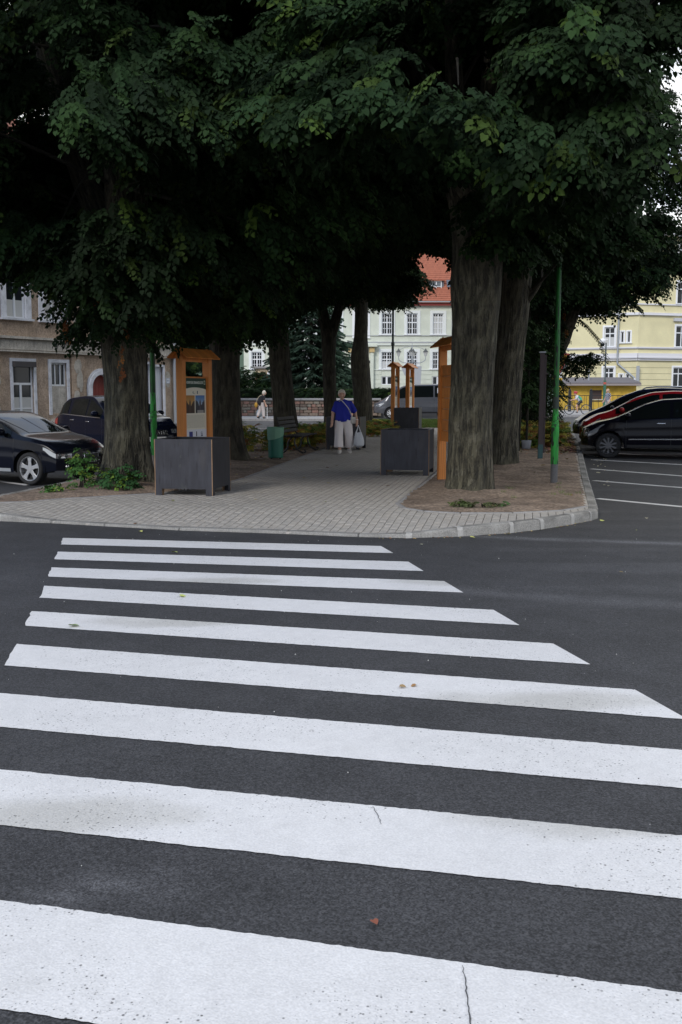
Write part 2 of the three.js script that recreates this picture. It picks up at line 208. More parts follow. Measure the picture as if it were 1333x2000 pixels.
{ // one road surface out to the far end of the square and beyond
  const xs = [], ds = []; for (let x = -90; x < -14; x += 4) xs.push(x); for (let x = -14; x < -5.6; x += 0.4) xs.push(x); for (let x = -5.6; x < 5.6; x += 0.09) xs.push(x); for (let x = 5.6; x < 16; x += 0.4) xs.push(x); for (let x = 16; x <= 90; x += 4) xs.push(x);
  for (let d = -40; d < 0; d += 4) ds.push(d); for (let d = 0; d < 14.4; d += 0.09) ds.push(d); for (let d = 14.4; d < 50; d += 0.6) ds.push(d); for (let d = 50; d <= 140; d += 5) ds.push(d);
  const g = gridGeo(xs.length - 1, ds.length - 1, (u, v, i, j) => { const x = xs[i], d = ds[j]; return [x, roadY(x, d), -d, x + 0.013 * d, d]; });
  const C = new Float32Array(xs.length * ds.length * 3); let k = 0;
  for (const d of ds) for (const x of xs) { // dust, tyre tracks and dried splashes that lie on the asphalt
    let v = 0.90 + (fbm(x * 0.6 + 50, d * 0.6 + 50, 4, 4096, 81) - 0.5) * 0.36 + (fbm(x * 4, d * 4, 3, 4096, 82) - 0.5) * 0.22, t = 0;
    const st = fbm(x * 0.35 + 9, d * 3.2 + 20, 3, 4096, 83);
    t += 0.38 * ss(0.5, 0.72, st) * ss(6.5, 9, d) * ss(0, 2.5, x - 0.8 + (d - 8) * 0.2);
    const f1 = d - (11.58 - 0.25 * (x - 1.66)); t += 1.7 * Math.exp(-(f1 * f1) / 0.014) * ss(1.2, 2.0, x) * (0.5 + fbm(x * 3, d * 6, 3, 4096, 84));
    const f2 = d - (8.47 - 0.33 * (x - 0.58)); t += 0.8 * Math.exp(-(f2 * f2) / 0.03) * ss(0.2, 1.2, x) * (0.4 + fbm(x * 2, d * 5, 3, 4096, 85));
    const bx = x + 0.83, bd = d - 3.22 + (x + 0.83) * -0.42; t += 1.1 * Math.exp(-(bx * bx) / 0.035 - (bd * bd) / 0.0022) * (0.5 + fbm(x * 12, d * 12, 3, 4096, 86));
    for (const [a, b, r, q] of [[-0.6, 3.18, 0.07, 0.4], [-0.52, 3.3, 0.05, 0.35], [0.09, 2.72, 0.035, 0.5], [-2.3, 8.9, 0.12, 0.4], [0.3, 8.35, 0.13, 0.35], [-3.2, 8.9, 0.2, 0.4]]) { const e = Math.hypot((x - a) * 0.6, (d - b) * 1.3); t += q * Math.exp(-(e * e) / (r * r)) * (0.4 + fbm(x * 14, d * 14, 3, 4096, 87)); }
    v += t; C[k++] = v; C[k++] = v * 0.995; C[k++] = v * (1.0 - 0.01 * Math.min(1, t));
  }
  g.setAttribute('color', new THREE.BufferAttribute(C, 3));
  const road = shade(new THREE.Mesh(g, asphaltMat)); road.name = 'road'; scene.add(road); tag(road, 'dark new asphalt road with dusty tyre tracks', null, null, 'structure');
  // zebra stripes: thin painted sheets with slightly ragged edges
  const quadStripe = (c, y = 0.004) => { // corners (x,d): far-left, far-right, near-right, near-left
    const n = Math.ceil(Math.hypot(c[1][0] - c[0][0], c[1][1] - c[0][1]) / 0.02), r = mulberry(Math.round(c[0][1] * 1000));
    const jag = [[], []]; for (let i = 0; i <= n; i++) { jag[0].push((r() - 0.5) * 0.007 + (fbm(i * 0.15, c[0][1] * 9) - 0.5) * 0.007); jag[1].push((r() - 0.5) * 0.006 + (fbm(i * 0.15, c[0][1] * 9 + 50) - 0.5) * 0.006); }
    const ej = Array.from({ length: 7 }, () => (r() - 0.5) * 0.014);
    return gridGeo(n, 6, (u, v, i, j) => {
      const uu = i === 0 ? u + ej[j] / 4 : u, x = lerp(lerp(c[0][0], c[1][0], uu), lerp(c[3][0], c[2][0], uu), v), d = lerp(lerp(c[0][1], c[1][1], u), lerp(c[3][1], c[2][1], u), v) + (j === 0 ? jag[0][i] : j === 6 ? jag[1][i] : 0);
      return [x, roadY(x, d) + y, -d, x, d + c[0][1] * 0.37];
    });
  };
  const stripes = [
    [[-3.23, 11.48], [0.44, 10.85], [0.55, 10.36], [-3.11, 10.97]], [[-3.0, 10.46], [0.67, 9.82], [0.78, 9.29], [-2.9, 9.97]],
    [[-2.79, 9.49], [0.92, 8.78], [1.03, 8.26], [-2.68, 9.0]], [[-2.58, 8.56], [1.18, 7.58], [1.29, 7.07], [-2.47, 8.05]],
    [[-2.38, 7.54], [1.42, 6.53], [1.54, 6.01], [-2.28, 7.05]], [[-2.17, 6.52], [1.66, 5.48], [1.78, 4.96], [-2.07, 5.99]],
    [[-1.95, 5.43], [1.90, 4.44], [2.02, 3.92], [-1.84, 4.88]], [[-1.74, 4.33], [2.14, 3.40], [2.25, 2.87], [-1.63, 3.77]], [[-1.52, 3.22], [2.36, 2.26], [2.48, 1.72], [-1.41, 2.65]]];
  stripes.forEach((c) => part('stripe', quadStripe(c), paintMat, road));
  // two hairline cracks that run through the paint
  for (const [x0, d0, x1, d1, w, n] of [[0.355, 2.735, 0.335, 2.36, 0.0045, 24], [0.13, 3.865, 0.155, 3.70, 0.004, 9]]) {
    const r = mulberry(9); let off = 0; const o = Array.from({ length: n + 1 }, () => (off = off * 0.7 + (r() - 0.5) * 0.008));
    part('crack', gridGeo(n, 1, (u, v, i) => { const k = w * (0.3 + r() * 0.9) * Math.sin(Math.PI * clamp(u, 0.05, 0.95)) ** 0.3, x = lerp(x0, x1, u) + o[i] + (v - 0.5) * k, d = lerp(d0, d1, u); return [x, roadY(x, d) + 0.0075, -d]; }), M(0.07, 0.07, 0.07, 0.9), road);
  }
  // parking bay lines
  const bay = (a, b, w = 0.145) => { const dx = b[0] - a[0], dd = b[1] - a[1], L = Math.hypot(dx, dd), nx = -dd / L * w / 2, nd = dx / L * w / 2, n = Math.ceil(L / 0.3); return gridGeo(n, 1, (u, v) => { const s = v * 2 - 1, x = a[0] + dx * u + nx * s, d = a[1] + dd * u + nd * s; return [x, roadY(x, d) + 0.004, -d, x, d]; }); };
  for (const [a, b] of [[[4.1, 15.89], [8.4, 10.65]], [[4.85, 19.11], [9.2, 14.3]], [[5.48, 21.82], [9.9, 16.4]], [[6.2, 24.5], [10.8, 20.3]], [[7.2, 26.95], [11.8, 22.9]], [[7.9, 29.6], [12.6, 25.4]]]) part('parking_line', bay(a, b), lineMat, road);
  for (const [a, b] of [[[-6.11, 19.42], [-9.6, 22.9]], [[-5.4, 22.5], [-9.4, 26.4]], [[-5.0, 26], [-9.2, 30.2]]]) part('parking_line', bay(a, b), lineMat, road);
  for (const d of [32.2, 35.2, 38.7, 42.4]) part('parking_line', bay([-3.4 + (d - 32) * 0.14, d], [-8.2, d + 0.3], 0.13), lineMat, road);
}
// open country to the horizon, and wooded hills beyond the town
solo('ground', (() => { const g = new THREE.RingGeometry(60, 1500, 48, 8); g.rotateX(-Math.PI / 2); g.translate(0, -0.6, -40); return g; })(), M(0.10, 0.115, 0.06, 0.95), 'flat open ground beyond the town square', null, null, 'structure');
solo('hills', gridGeo(160, 16, (u, v) => { const a = lerp(-1.25, 1.25, u), d = 430 + v * 260, h = (26 + 70 * fbm(u * 9 + 3, 2.2, 4)) * Math.sin(v * Math.PI / 2) + 5 * vn(u * 400, v * 30) + 3 * vn(u * 900, v * 60) - 3; return [Math.sin(a) * d, h, -Math.cos(a) * d]; }), M(0.055, 0.085, 0.055, 0.95), 'distant wooded hills behind the roofs', null, null, 'structure');

// ---------------------------------------------------------------- kerb
const kerb = base('kerb', 'grey concrete kerb round the rounded tip of the tree island', null); kerb.userData.kind = 'structure'; delete kerb.userData.category;
{
  const segs = []; // even one-metre stones along the outline from the left parking lane round the tip to the right lane
  const path = [[-2.2, 36.2], [-4.1, 24.2], [-5.42, 15.8], [-5.58, 14.8], [-5.45, 13.9], [-5.05, 13.32], [-4.49, 13.04], [-3.76, 12.83], [-3.0, 12.53], [-1.99, 12.14], [-0.65, 11.83], [0.2, 11.57], [0.79, 11.48], [1.4, 11.61], [2.06, 11.92], [2.49, 12.24], [2.98, 12.73], [3.3, 13.08], [3.47, 13.35], [3.58, 13.8], [4.7, 18.9], [5.98, 24.63], [8.4, 36], [10.4, 46]];
  for (let i = 0; i + 1 < path.length; i++) { const [a, b] = [path[i], path[i + 1]], L = Math.hypot(b[0] - a[0], b[1] - a[1]), n = Math.max(1, Math.round(L / 1.0)); for (let k = 0; k < n; k++) segs.push([[lerp(a[0], b[0], k / n), lerp(a[1], b[1], k / n)], [lerp(a[0], b[0], (k + 1) / n), lerp(a[1], b[1], (k + 1) / n)]]); }
  const nrm = (a, b) => { const L = Math.hypot(b[0] - a[0], b[1] - a[1]); return [-(b[1] - a[1]) / L, (b[0] - a[0]) / L]; }; // towards the island
  const r = mulberry(31);
  segs.forEach((s, i) => {
    const [a, b] = s, n0 = nrm(...(segs[i - 1] || s)), n1 = nrm(a, b), n2 = nrm(...(segs[i + 1] || s));
    const na = [(n0[0] + n1[0]) / 2, (n0[1] + n1[1]) / 2], nb = [(n2[0] + n1[0]) / 2, (n2[1] + n1[1]) / 2], w = 0.14, tw = (r() - 0.5) * 0.006, L = Math.hypot(b[0] - a[0], b[1] - a[1]);
    const prof = (p, n, q) => { // section across the stone
      const t = topY(p[0], p[1]) + 0.006 + tw, y0 = roadY(p[0], p[1]) - 0.05, h = t - roadY(p[0], p[1]), c = Math.min(0.03, h * 0.4);
      return [[0.0, y0], [0.004, t - c * 1.3], [0.012, t - c * 0.5], [c, t], [w - 0.006, t], [w, t - 0.006], [w, y0]].map(([o, y]) => [p[0] + n[0] * o, y, -(p[1] + n[1] * o), q, o + y]);
    };
    const g = 0.006 / L, pt = (t) => [lerp(a[0], b[0], t), lerp(a[1], b[1], t)], A = prof(pt(g), na, i), B = prof(pt(1 - g), nb, i + L);
    const geo = gridGeo(6, 1, (u, v, k, j) => (j ? B : A)[k]);
    part('kerb_stone', toCreasedNormals(geo, 0.5), kerbMat, kerb);
    if (a[1] < 30) { const smear = 0.012 + 0.03 * r(), q = pt(0), wob = (o) => smear * (0.6 + 0.8 * fbm(i * 7 + o * 30, 3, 3)); // mortar squeezed out of the joint
      const pr = prof(q, na, i), dx = (b[0] - a[0]) / L, dd = (b[1] - a[1]) / L;
      if (topY(...q) - roadY(...q) > 0.04) part('mortar_joint', gridGeo(5, 1, (u, v, k, j) => { const p = pr[k], s = (j ? 1 : -1) * wob(k + j * 9); return [p[0] + dx * s - na[0] * 0.0035, p[1] + (k > 2 ? 0.003 : 0), p[2] - dd * s + na[1] * 0.0035, s, k * 0.05]; }), mortarMat, kerb); }
  });
}
// ---------------------------------------------------------------- footpath of small grey paving blocks
const PA = 0.187, pax = [Math.cos(PA), Math.sin(PA)], pay = [Math.sin(PA), Math.cos(PA)]; // along x' (across the path) and y' (along it), in (x, d): the path runs 10.7 degrees to the right
const footpath = base('footpath', 'grey block-paved footpath leading between the trees', null); footpath.userData.kind = 'structure';
{
  const bw = 0.1, bl = 0.2, gap = 0.006, all = [], r = mulberry(12);
  for (let j = 30; j < 260; j++) for (let i = -240; i < 80; i++) {
    // courses run along the path; blocks lie across it with every other course shifted
    const px = i * bw, py = j * bl + (i & 1 ? bl / 2 : 0), x = px * Math.cos(PA) + py * Math.sin(PA), d = -px * Math.sin(PA) + py * Math.cos(PA);
    if (d > 40 || x < -6 || x > 6 || d < 11.3) continue;
    if (!(sd(outline, x, d) < -0.10 && sd(soilR, x, d) > -0.06 && sd(soilL, x, d) > -0.06)) continue;
    all.push([x, d]);
  }
  all.sort((a, b) => Math.hypot(a[0], a[1]) - Math.hypot(b[0], b[1]));
  const w = (bw - gap) / 2, l = (bl - gap) / 2, c = 0.005, T = 0.05, rows = [[[w, l], -T], [[w, l], -c], [[w - c, l - c], 0]];
  const pos = [], idx = [], uv = []; for (const [[a, b], y] of rows) for (const [sx, sz] of [[-1, -1], [1, -1], [1, 1], [-1, 1]]) { pos.push(sx * a, y, sz * b); uv.push(sx * a, sz * b); }
  for (let k = 0; k < 2; k++) for (let q = 0; q < 4; q++) { const a = k * 4 + q, b = k * 4 + (q + 1) % 4; idx.push(a, a + 4, b, b, a + 4, b + 4); } idx.push(8, 10, 9, 8, 11, 10);
  let pg = new THREE.BufferGeometry(); pg.setAttribute('position', new THREE.Float32BufferAttribute(pos, 3)); pg.setAttribute('uv', new THREE.Float32BufferAttribute(uv, 2)); pg.setIndex(idx); pg = pg.toNonIndexed(); pg.computeVertexNormals();
  const geos = [0, 1, 2, 3, 4, 5].map((k) => { const g = pg.clone(), u = g.attributes.uv; for (let i = 0; i < u.count; i++) u.setXY(i, u.getX(i) + k * 0.173, u.getY(i) + k * 0.311); return g; });
  const mtx = (x, d) => { const y = topY(x, d) + (r() - 0.5) * 0.003, sx = (topY(x + 0.1, d) - topY(x - 0.1, d)) / 0.2, sz = -(topY(x, d + 0.1) - topY(x, d - 0.1)) / 0.2; const up = V(-sx + (r() - 0.5) * 0.012, 1, -sz + (r() - 0.5) * 0.012).normalize(), q = new THREE.Quaternion().setFromUnitVectors(V(0, 1, 0), up).multiply(new THREE.Quaternion().setFromAxisAngle(V(0, 1, 0), -PA)); return new THREE.Matrix4().compose(V(x, y, -d), q, V(1, 1, 1)); };
  const tone = (x, d) => 0.93 + 0.13 * r() + (fbm(x * 0.8 + 30, d * 0.8, 3, 4096, 91) - 0.5) * 0.25;
  all.slice(0, 300).forEach(([x, d]) => { const m = shade(new THREE.Mesh(geos[r() * 6 | 0], pav[r() * 4 | 0])); m.name = 'paver'; m.applyMatrix4(mtx(x, d)); footpath.add(m); });
  const rest = all.slice(300), im = shade(new THREE.InstancedMesh(geos[0], pavInst, rest.length)); im.name = 'paver_field'; im.userData.kind = 'stuff';
  rest.forEach(([x, d], i) => { im.setMatrixAt(i, mtx(x, d)); const t = tone(x, d); im.setColorAt(i, new THREE.Color().setRGB(0.445 * t, 0.413 * t, 0.372 * t)); }); footpath.add(im);
  // flat concrete edging where the blocks meet the soil
  const strip = (a, b, w2) => { const L = Math.hypot(b[0] - a[0], b[1] - a[1]), ux = (b[0] - a[0]) / L, ud = (b[1] - a[1]) / L; return gridGeo(3, 2, (u, v, i, j) => { const o = [-w2, -w2 + 0.004, w2 - 0.004, w2][i], t = j === 0 ? 0.004 : j === 2 ? L - 0.004 : L / 2, x = a[0] + ux * t - ud * o, d = a[1] + ud * t + ux * o; return [x, topY(x, d) + (i % 3 ? 0.009 : -0.04), -d, o, t]; }); };
  for (const poly of [soilR.slice(0, 13), soilL.slice(2, 15)]) for (let i = 0; i + 1 < poly.length; i++) { const a = poly[i], b = poly[i + 1], L = Math.hypot(b[0] - a[0], b[1] - a[1]), n = Math.max(1, Math.round(L)); for (let k = 0; k < n; k++) part('edging_stone', strip([lerp(a[0], b[0], k / n), lerp(a[1], b[1], k / n)], [lerp(a[0], b[0], (k + 1) / n), lerp(a[1], b[1], (k + 1) / n)], 0.035), concreteMat, footpath); }
}
// ---------------------------------------------------------------- soil of the tree beds (also the bedding under the blocks)
const trunks = [[-3.63, 16.75, 0.62], [-2.5, 22.2, 0.55], [-1.62, 28, 0.5], [-0.35, 34, 0.45], [0.9, 42, 0.5], [1.97, 15.45, 0.6], [3.4, 20.9, 0.5], [6.0, 31, 0.6]];
const soilY = (x, d) => {
  const pv = isPave(x, d) ? Math.min(-sd(outline, x, d), 9, Math.abs(sd(soilR, x, d)), Math.abs(sd(soilL, x, d))) : -1;
  let m = 0; for (const [a, b, q] of trunks) m += 0.10 * Math.exp(-((x - a) ** 2 + (d - b) ** 2) / (q * q * 1.3));
  const n = (fbm(x * 1.3 + 7, d * 1.3, 4) - 0.5) * 0.07 + (fbm(x * 7, d * 7, 3) - 0.5) * 0.02, e = clamp((0.0 - pv) * 4), edge = ss(0, 0.35, Math.min(Math.abs(sd(soilR, x, d)), Math.abs(sd(soilL, x, d))));
  return topY(x, d) + (pv > 0.03 ? -0.03 : pv > 0 ? -0.012 : 0.004 + edge * (n + 0.012) + m);
};
{
  const xs = [], ds = []; for (let x = -5.8; x < 10.6; x += 0.085) xs.push(x); for (let d = 11.4; d < 26; d += 0.085) ds.push(d); for (let d = 26; d < 48.2; d += 0.25) ds.push(d);
  const pos = [], uv = [], col = [], id = new Map(), idx = []; const vert = (i, j) => { const k = j * 4096 + i; if (!id.has(k)) { id.set(k, pos.length / 3); const x = xs[i], d = ds[j], w = 0.84 + (fbm(x * 1.1, d * 1.1 + 3, 4, 4096, 95) - 0.5) * 0.6, gr = ss(38, 44, d); pos.push(x, soilY(x, d), -d); uv.push(x, d); col.push(lerp(w, 0.25, gr), lerp(w, 0.62, gr), lerp(w, 0.18, gr)); } return id.get(k); };
  for (let j = 0; j + 1 < ds.length; j++) for (let i = 0; i + 1 < xs.length; i++) { const cx = (xs[i] + xs[i + 1]) / 2, cd = (ds[j] + ds[j + 1]) / 2; if (!inside(outline, cx, cd) || sd(outline, cx, cd) > -0.07) continue; const a = vert(i, j), b = vert(i + 1, j), c = vert(i, j + 1), e = vert(i + 1, j + 1); idx.push(a, b, c, b, e, c); }
  const g = new THREE.BufferGeometry(); g.setAttribute('position', new THREE.Float32BufferAttribute(pos, 3)); g.setAttribute('uv', new THREE.Float32BufferAttribute(uv, 2)); g.setAttribute('color', new THREE.Float32BufferAttribute(col, 3)); g.setIndex(idx); g.computeVertexNormals();
  const m = shade(new THREE.Mesh(g, soilMat)); m.name = 'soil'; scene.add(m); tag(m, 'bare trodden brown soil of the tree beds', null, null, 'structure');
}
// far pavements
const sheet = (x0, x1, d0, d1, up) => gridGeo(12, 6, (u, v) => { const x = lerp(x0, x1, u), d = lerp(d0, d1, v); return [x, roadY(x, d) + up, -d, x, d]; });
const slab = (x0, x1, d0, d1, h) => [sheet(x0, x1, d0, d1, h), box(x1 - x0, h + 0.1, 0.1, (x0 + x1) / 2, 0.252 + h / 2 - 0.052, -d0 + 0.05)];
solo('pavement', slab(-24, 1.6, 53.2, 60.4, 0.11), concreteMat, 'pale concrete pavement under the stone wall across the square', null, null, 'structure');
solo('pavement', slab(9, 46, 62.5, 82, 0.11), concreteMat, 'pale pavement in front of the yellow building', null, null, 'structure');
solo('pavement', slab(2, 8.5, 63, 104, 0.11), concreteMat, 'pale pavement behind the grey van', null, null, 'structure');
// ---------------------------------------------------------------- lime trees
const leafMat = P(1, 1, 1, 0.72, { transmission: 0.22, thickness: 0, specularIntensity: 0.22 });
function leafInto(pos, idx, p, dir, nrm, s) { // one heart-shaped leaf folded along its midrib: base p, towards dir
  const side = V().crossVectors(dir, nrm).normalize(), k = pos.length / 3;
  const put = (a, b, c) => { const q = p.clone().addScaledVector(dir, a * s).addScaledVector(side, b * s).addScaledVector(nrm, c * s); pos.push(q.x, q.y, q.z); };
  put(0.06, 0, 0); put(0, 0.30, 0.08); put(0.36, 0.47, 0.12); put(0.74, 0.30, 0.05); put(1.06, 0, -0.08); put(0.74, -0.30, 0.05); put(0.36, -0.47, 0.12); put(0, -0.30, 0.08);
  idx.push(k, k + 1, k + 2, k, k + 2, k + 3, k, k + 3, k + 4, k, k + 4, k + 5, k, k + 5, k + 6, k, k + 6, k + 7);
}
function sprayGeo(seed, twigs, perTwig, len, leaf) { // a leafy twig along +x, leaves alternate and drooping
  const r = mulberry(seed), pos = [], idx = [];
  for (let t = 0; t < twigs; t++) {
    const a = t === 0 ? 0 : (r() - 0.5) * 2.0, L = len * (t ? 0.6 + 0.3 * r() : 1), dr = 0.16 + 0.2 * r(), o = t ? V(len * 0.35 * r(), 0, 0) : V(0, 0, 0);
    const at = (s) => o.clone().add(V(Math.cos(a) * s * L, -dr * s * s * L + 0.02 * Math.sin(s * 9 + t), Math.sin(a) * s * L));
    for (let i = 0; i < perTwig; i++) {
      const s = (i + 0.6) / perTwig, p = at(s), side = i & 1 ? 1 : -1, b = a + side * (0.65 + 0.5 * r()) * (i === perTwig - 1 ? 0.1 : 1);
      const dir = V(Math.cos(b), -0.25 - 0.55 * r(), Math.sin(b)).normalize(), n = V((r() - 0.5) * 0.7, 1, (r() - 0.5) * 0.7); n.addScaledVector(dir, -n.dot(dir)).normalize();
      leafInto(pos, idx, p.addScaledVector(dir, 0.015), dir, n, leaf * (0.55 + 0.75 * r()));
    }
    const b0 = at(0), b1 = at(0.5), b2 = at(1), w = 0.0035, k = pos.length / 3; // the twig itself
    for (const [q, ww] of [[b0, w], [b1, w * 0.8], [b2, w * 0.4]]) pos.push(q.x, q.y, q.z - ww, q.x, q.y + ww, q.z + ww);
    idx.push(k, k + 1, k + 2, k + 1, k + 3, k + 2, k + 2, k + 3, k + 4, k + 3, k + 5, k + 4);
  }
  const g = new THREE.BufferGeometry(); g.setAttribute('position', new THREE.Float32BufferAttribute(pos, 3)); g.setIndex(idx); g.computeVertexNormals(); return g;
}
const sprays = [sprayGeo(3, 4, 10, 0.46, 0.066), sprayGeo(4, 4, 10, 0.44, 0.068), sprayGeo(6, 3, 13, 0.5, 0.066)];
function scatterLeaves(parent, name, items, geo, mat = leafMat) { // items: [x,y,z,yaw,pitch,roll,scale,[r,g,b]]
  const im = shade(new THREE.InstancedMesh(geo, mat, items.length)); im.name = name; im.userData.kind = 'stuff';
  const m = new THREE.Matrix4(), q = new THREE.Quaternion(), c = new THREE.Color();
  items.forEach((t, i) => { q.setFromEuler(new THREE.Euler(t[5], t[3], t[4], 'YZX')); m.compose(V(t[0], t[1], t[2]), q, V(t[6], t[6], t[6])); im.setMatrixAt(i, m); im.setColorAt(i, c.setRGB(...t[7])); });
  parent.add(im); return im;
}
const LG = (r, k = 1) => { const a = r(), b = 0.75 + 0.5 * r(); return a < 0.05 ? [0.05 * b * k, 0.085 * b * k, 0.016 * b * k] : a < 0.25 ? [0.023 * b * k, 0.050 * b * k, 0.013 * b * k] : [0.012 * b * k, 0.0285 * b * k, 0.0086 * b * k]; };
// o: pos [x,d], trunk [[dx,up,toward,r]...], limbs, crown {top, r, low(theta, rho) -> height of the underside, n clumps, cut(x,y,d) -> true leaves a gap}
function limeTree(label, o) {
  const [tx, td] = o.pos, y0 = topY(tx, td) - 0.02, r = mulberry(o.seed), T = base('lime_tree', label, 'tree', [tx, y0, -td], 0, 'lime trees lining the footpath');
  const fl = o.flare ?? 0.48, ph = r() * 6;
  const wob = (th, t, h) => 1 + fl * Math.exp(-h * 2.6) * (0.75 + 0.55 * Math.sin(th * 5 + ph) + 0.3 * Math.sin(th * 3 + 1 + ph)) + 0.035 * Math.sin(th * 4 + h * 0.8 + ph) + 0.05 * (fbm(th * 2.2 + 9, h * 1.6 + ph, 3) - 0.5) * 2 + (o.burl ? o.burl(th, h) : 0);
  part('trunk', tube(o.trunk.map((p) => [p[0], p[1], p[2]]), o.trunk.map((p) => p[3]), 40, wob), o.mat || barkMat, T);
  const tips = [];
  for (const L of o.limbs) { part('limb', tube(L.map((p) => p.slice(0, 3)), L.map((p) => p[3]), 14, (th, t, h) => 1 + 0.09 * (fbm(th * 2 + 3, h * 2.2, 3) - 0.5) * 2), o.mat || barkMat, T); L.forEach((p, i) => { if (i) tips.push(V(p[0], p[1], p[2])); }); }
  const c = o.crown, items = [], tw = [];
  for (let i = 0; i < c.n * 1.65; i++) {
    const th = r() * 2 * Math.PI, u = Math.sqrt(0.05 + 0.95 * r()), rr = c.r * (c.out ? c.out(th) : 1), rho = u * rr, lo = c.low(th, u), hi = Math.max(lo + 0.6, lerp(c.top, Math.max(lo + 1.2, c.edge || 9.0), u ** 3));
    const f = r(), y = lo + (hi - lo) * (f < 0.55 ? f * 0.62 : f), x = (c.x || 0) + Math.cos(th) * rho, z = (c.z || 0) + Math.sin(th) * rho;
    if (c.cut && c.cut(x + tx, y + y0, td - z)) continue;
    const rc = 0.34 + 0.5 * r(), n = Math.round((c.k || 34) * 1.3 * rc), out = Math.atan2(-z + (c.z || 0), x - (c.x || 0)), tone = 0.5 + 0.85 * r(), tilt = -0.12 - 0.35 * r();
    for (let k = 0; k < n; k++) {
      const a = r() * 6.283, q = rc * Math.sqrt(r()), ex = Math.cos(a) * q * 1.15, ez = Math.sin(a) * q, al = ex * Math.cos(out) - ez * Math.sin(out);
      const sx = x + ex, sy = y + (r() - 0.5) * 0.5 + al * tilt * 0.8 - q * q * 0.12, sz = z + ez;
      { const ux = sx - (c.x || 0), uz = sz - (c.z || 0); if (sy < c.low(Math.atan2(uz, ux), Math.min(1, Math.hypot(ux, uz) / rr)) - 0.05 - 0.3 * r() * r()) continue; }
      if (c.cut && c.cut(sx + tx, sy + y0, td - sz)) continue;
      const g = LG(r), kk = tone; items.push([sx, sy, sz, out + (r() - 0.5) * 2.4, tilt - 0.1 - 0.3 * r(), (r() - 0.5) * 0.9, 0.75 + 0.5 * r(), [g[0] * kk, g[1] * kk, g[2] * kk]]);
    }
    if (tips.length && i % 8 === 0) { let b = tips[0], bd = 1e9; for (const t of tips) { const q = t.distanceTo(V(x, y, z)) + (t.y > y ? 1.5 * (t.y - y) : 0); if (q < bd) { bd = q; b = t; } } tw.push(tube([[b.x, b.y, b.z], [lerp(b.x, x, 0.5), lerp(b.y, y, 0.5) + 0.1 + 0.4 * r(), lerp(b.z, z, 0.5) + 0.4 * (r() - 0.5)], [x, y, z]], [0.035, 0.02, 0.006], 5)); }
  }
  if (tw.length) part('branch', tw, barkDark, T);
  (o.extra || []).forEach((e) => e(items, r));
  scatterLeaves(T, 'crown', items, sprays[o.seed % 3]);
  return T;
}
const lowFlat = (h, slope = 0) => (th, u) => h + slope * u;
// left row, from the road into the tunnel
limeTree('large lime tree with green shoots round its foot, left of the path', {
  pos: [-3.63, 16.75], seed: 101, trunk: [[0, 0, 0, 0.37], [0.03, 0.7, 0, 0.345], [0.05, 1.6, 0, 0.345], [0.03, 2.6, 0, 0.37], [0.02, 3.6, 0, 0.42], [0.05, 4.25, 0, 0.40]],
  limbs: [[[-0.05, 3.5, 0, 0.34], [-0.28, 4.4, 0.05, 0.25], [-0.62, 5.3, 0.1, 0.19], [-0.95, 6.5, 0.2, 0.16], [-1.4, 8.6, 0.3, 0.12], [-1.7, 11, 0.4, 0.06]], [[0.1, 3.7, 0, 0.32], [0.25, 4.8, 0, 0.24], [0.32, 6.4, -0.1, 0.19], [0.3, 9, -0.3, 0.14], [0.4, 12.5, -0.2, 0.06]], [[0.2, 3.6, -0.1, 0.25], [0.85, 4.6, -0.6, 0.17], [1.7, 5.6, -1.2, 0.13], [2.6, 7.5, -1.8, 0.06]], [[0, 3.6, 0.2, 0.22], [0.2, 4.7, 1.1, 0.16], [0.3, 6, 2.2, 0.11], [0.3, 7.4, 3.4, 0.05]]],
  crown: { n: 470, r: 5.2, top: 14.5, x: 0.1, z: 0.2, k: 36, low: (th, u) => { const cx = Math.cos(th); return 2.65 + (cx < 0 ? 1.35 * u * -cx : 0.3 * u) + 0.45 * Math.max(0, Math.sin(th)) * u; }, cut: (x, y, d) => (x < -4.3 && y < 3.35 + (-4.3 - x) * 0.45) || (x > -1.3 && y < 3.3 + (x + 1.3) * 0.62) || (d < 13.2 && y < 4.6) || (d < 16.6 && x > -4.55 + 0.4 * vn(y * 2, 3) && x < -3.3 + 0.4 * vn(y * 2, 9) && y > 4.15 && y < 6.0 + 0.6 * vn(x * 3, 5)) },
  extra: [(items, r) => { for (let i = 0; i < 340; i++) { const a = r() * 6.28, h = 2.55 + r() * 2.0, q = 0.42 + r() * 0.45; items.push([Math.cos(a) * q, h, Math.sin(a) * q, -a + (r() - 0.5), -0.4 - 0.5 * r(), r() - 0.5, 0.7 + 0.3 * r(), LG(r)]); } }],
});
limeTree('lime tree behind the wooden information board left of the path', {
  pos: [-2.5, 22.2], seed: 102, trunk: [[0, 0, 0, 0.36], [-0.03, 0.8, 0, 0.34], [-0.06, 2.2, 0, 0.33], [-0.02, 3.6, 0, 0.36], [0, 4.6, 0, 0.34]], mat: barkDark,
  limbs: [[[-0.05, 4.2, 0, 0.28], [-0.6, 6, 0.2, 0.2], [-1, 8.5, 0.3, 0.14], [-1.2, 12, 0.2, 0.05]], [[0.1, 4.2, 0, 0.28], [0.5, 6, -0.2, 0.2], [0.9, 9, -0.1, 0.13], [1, 12.5, 0.1, 0.05]]],
  crown: { n: 300, r: 4.6, top: 14.8, low: (th, u) => 3.4 + 0.2 * u + 1.6 * u * Math.max(0, -Math.cos(th)) + 1.4 * u * Math.max(0, Math.cos(th)), cut: (x, y, d) => (x < -4.8 && y < 4.5) || (x > 1.0 && y < 5.4) },
});
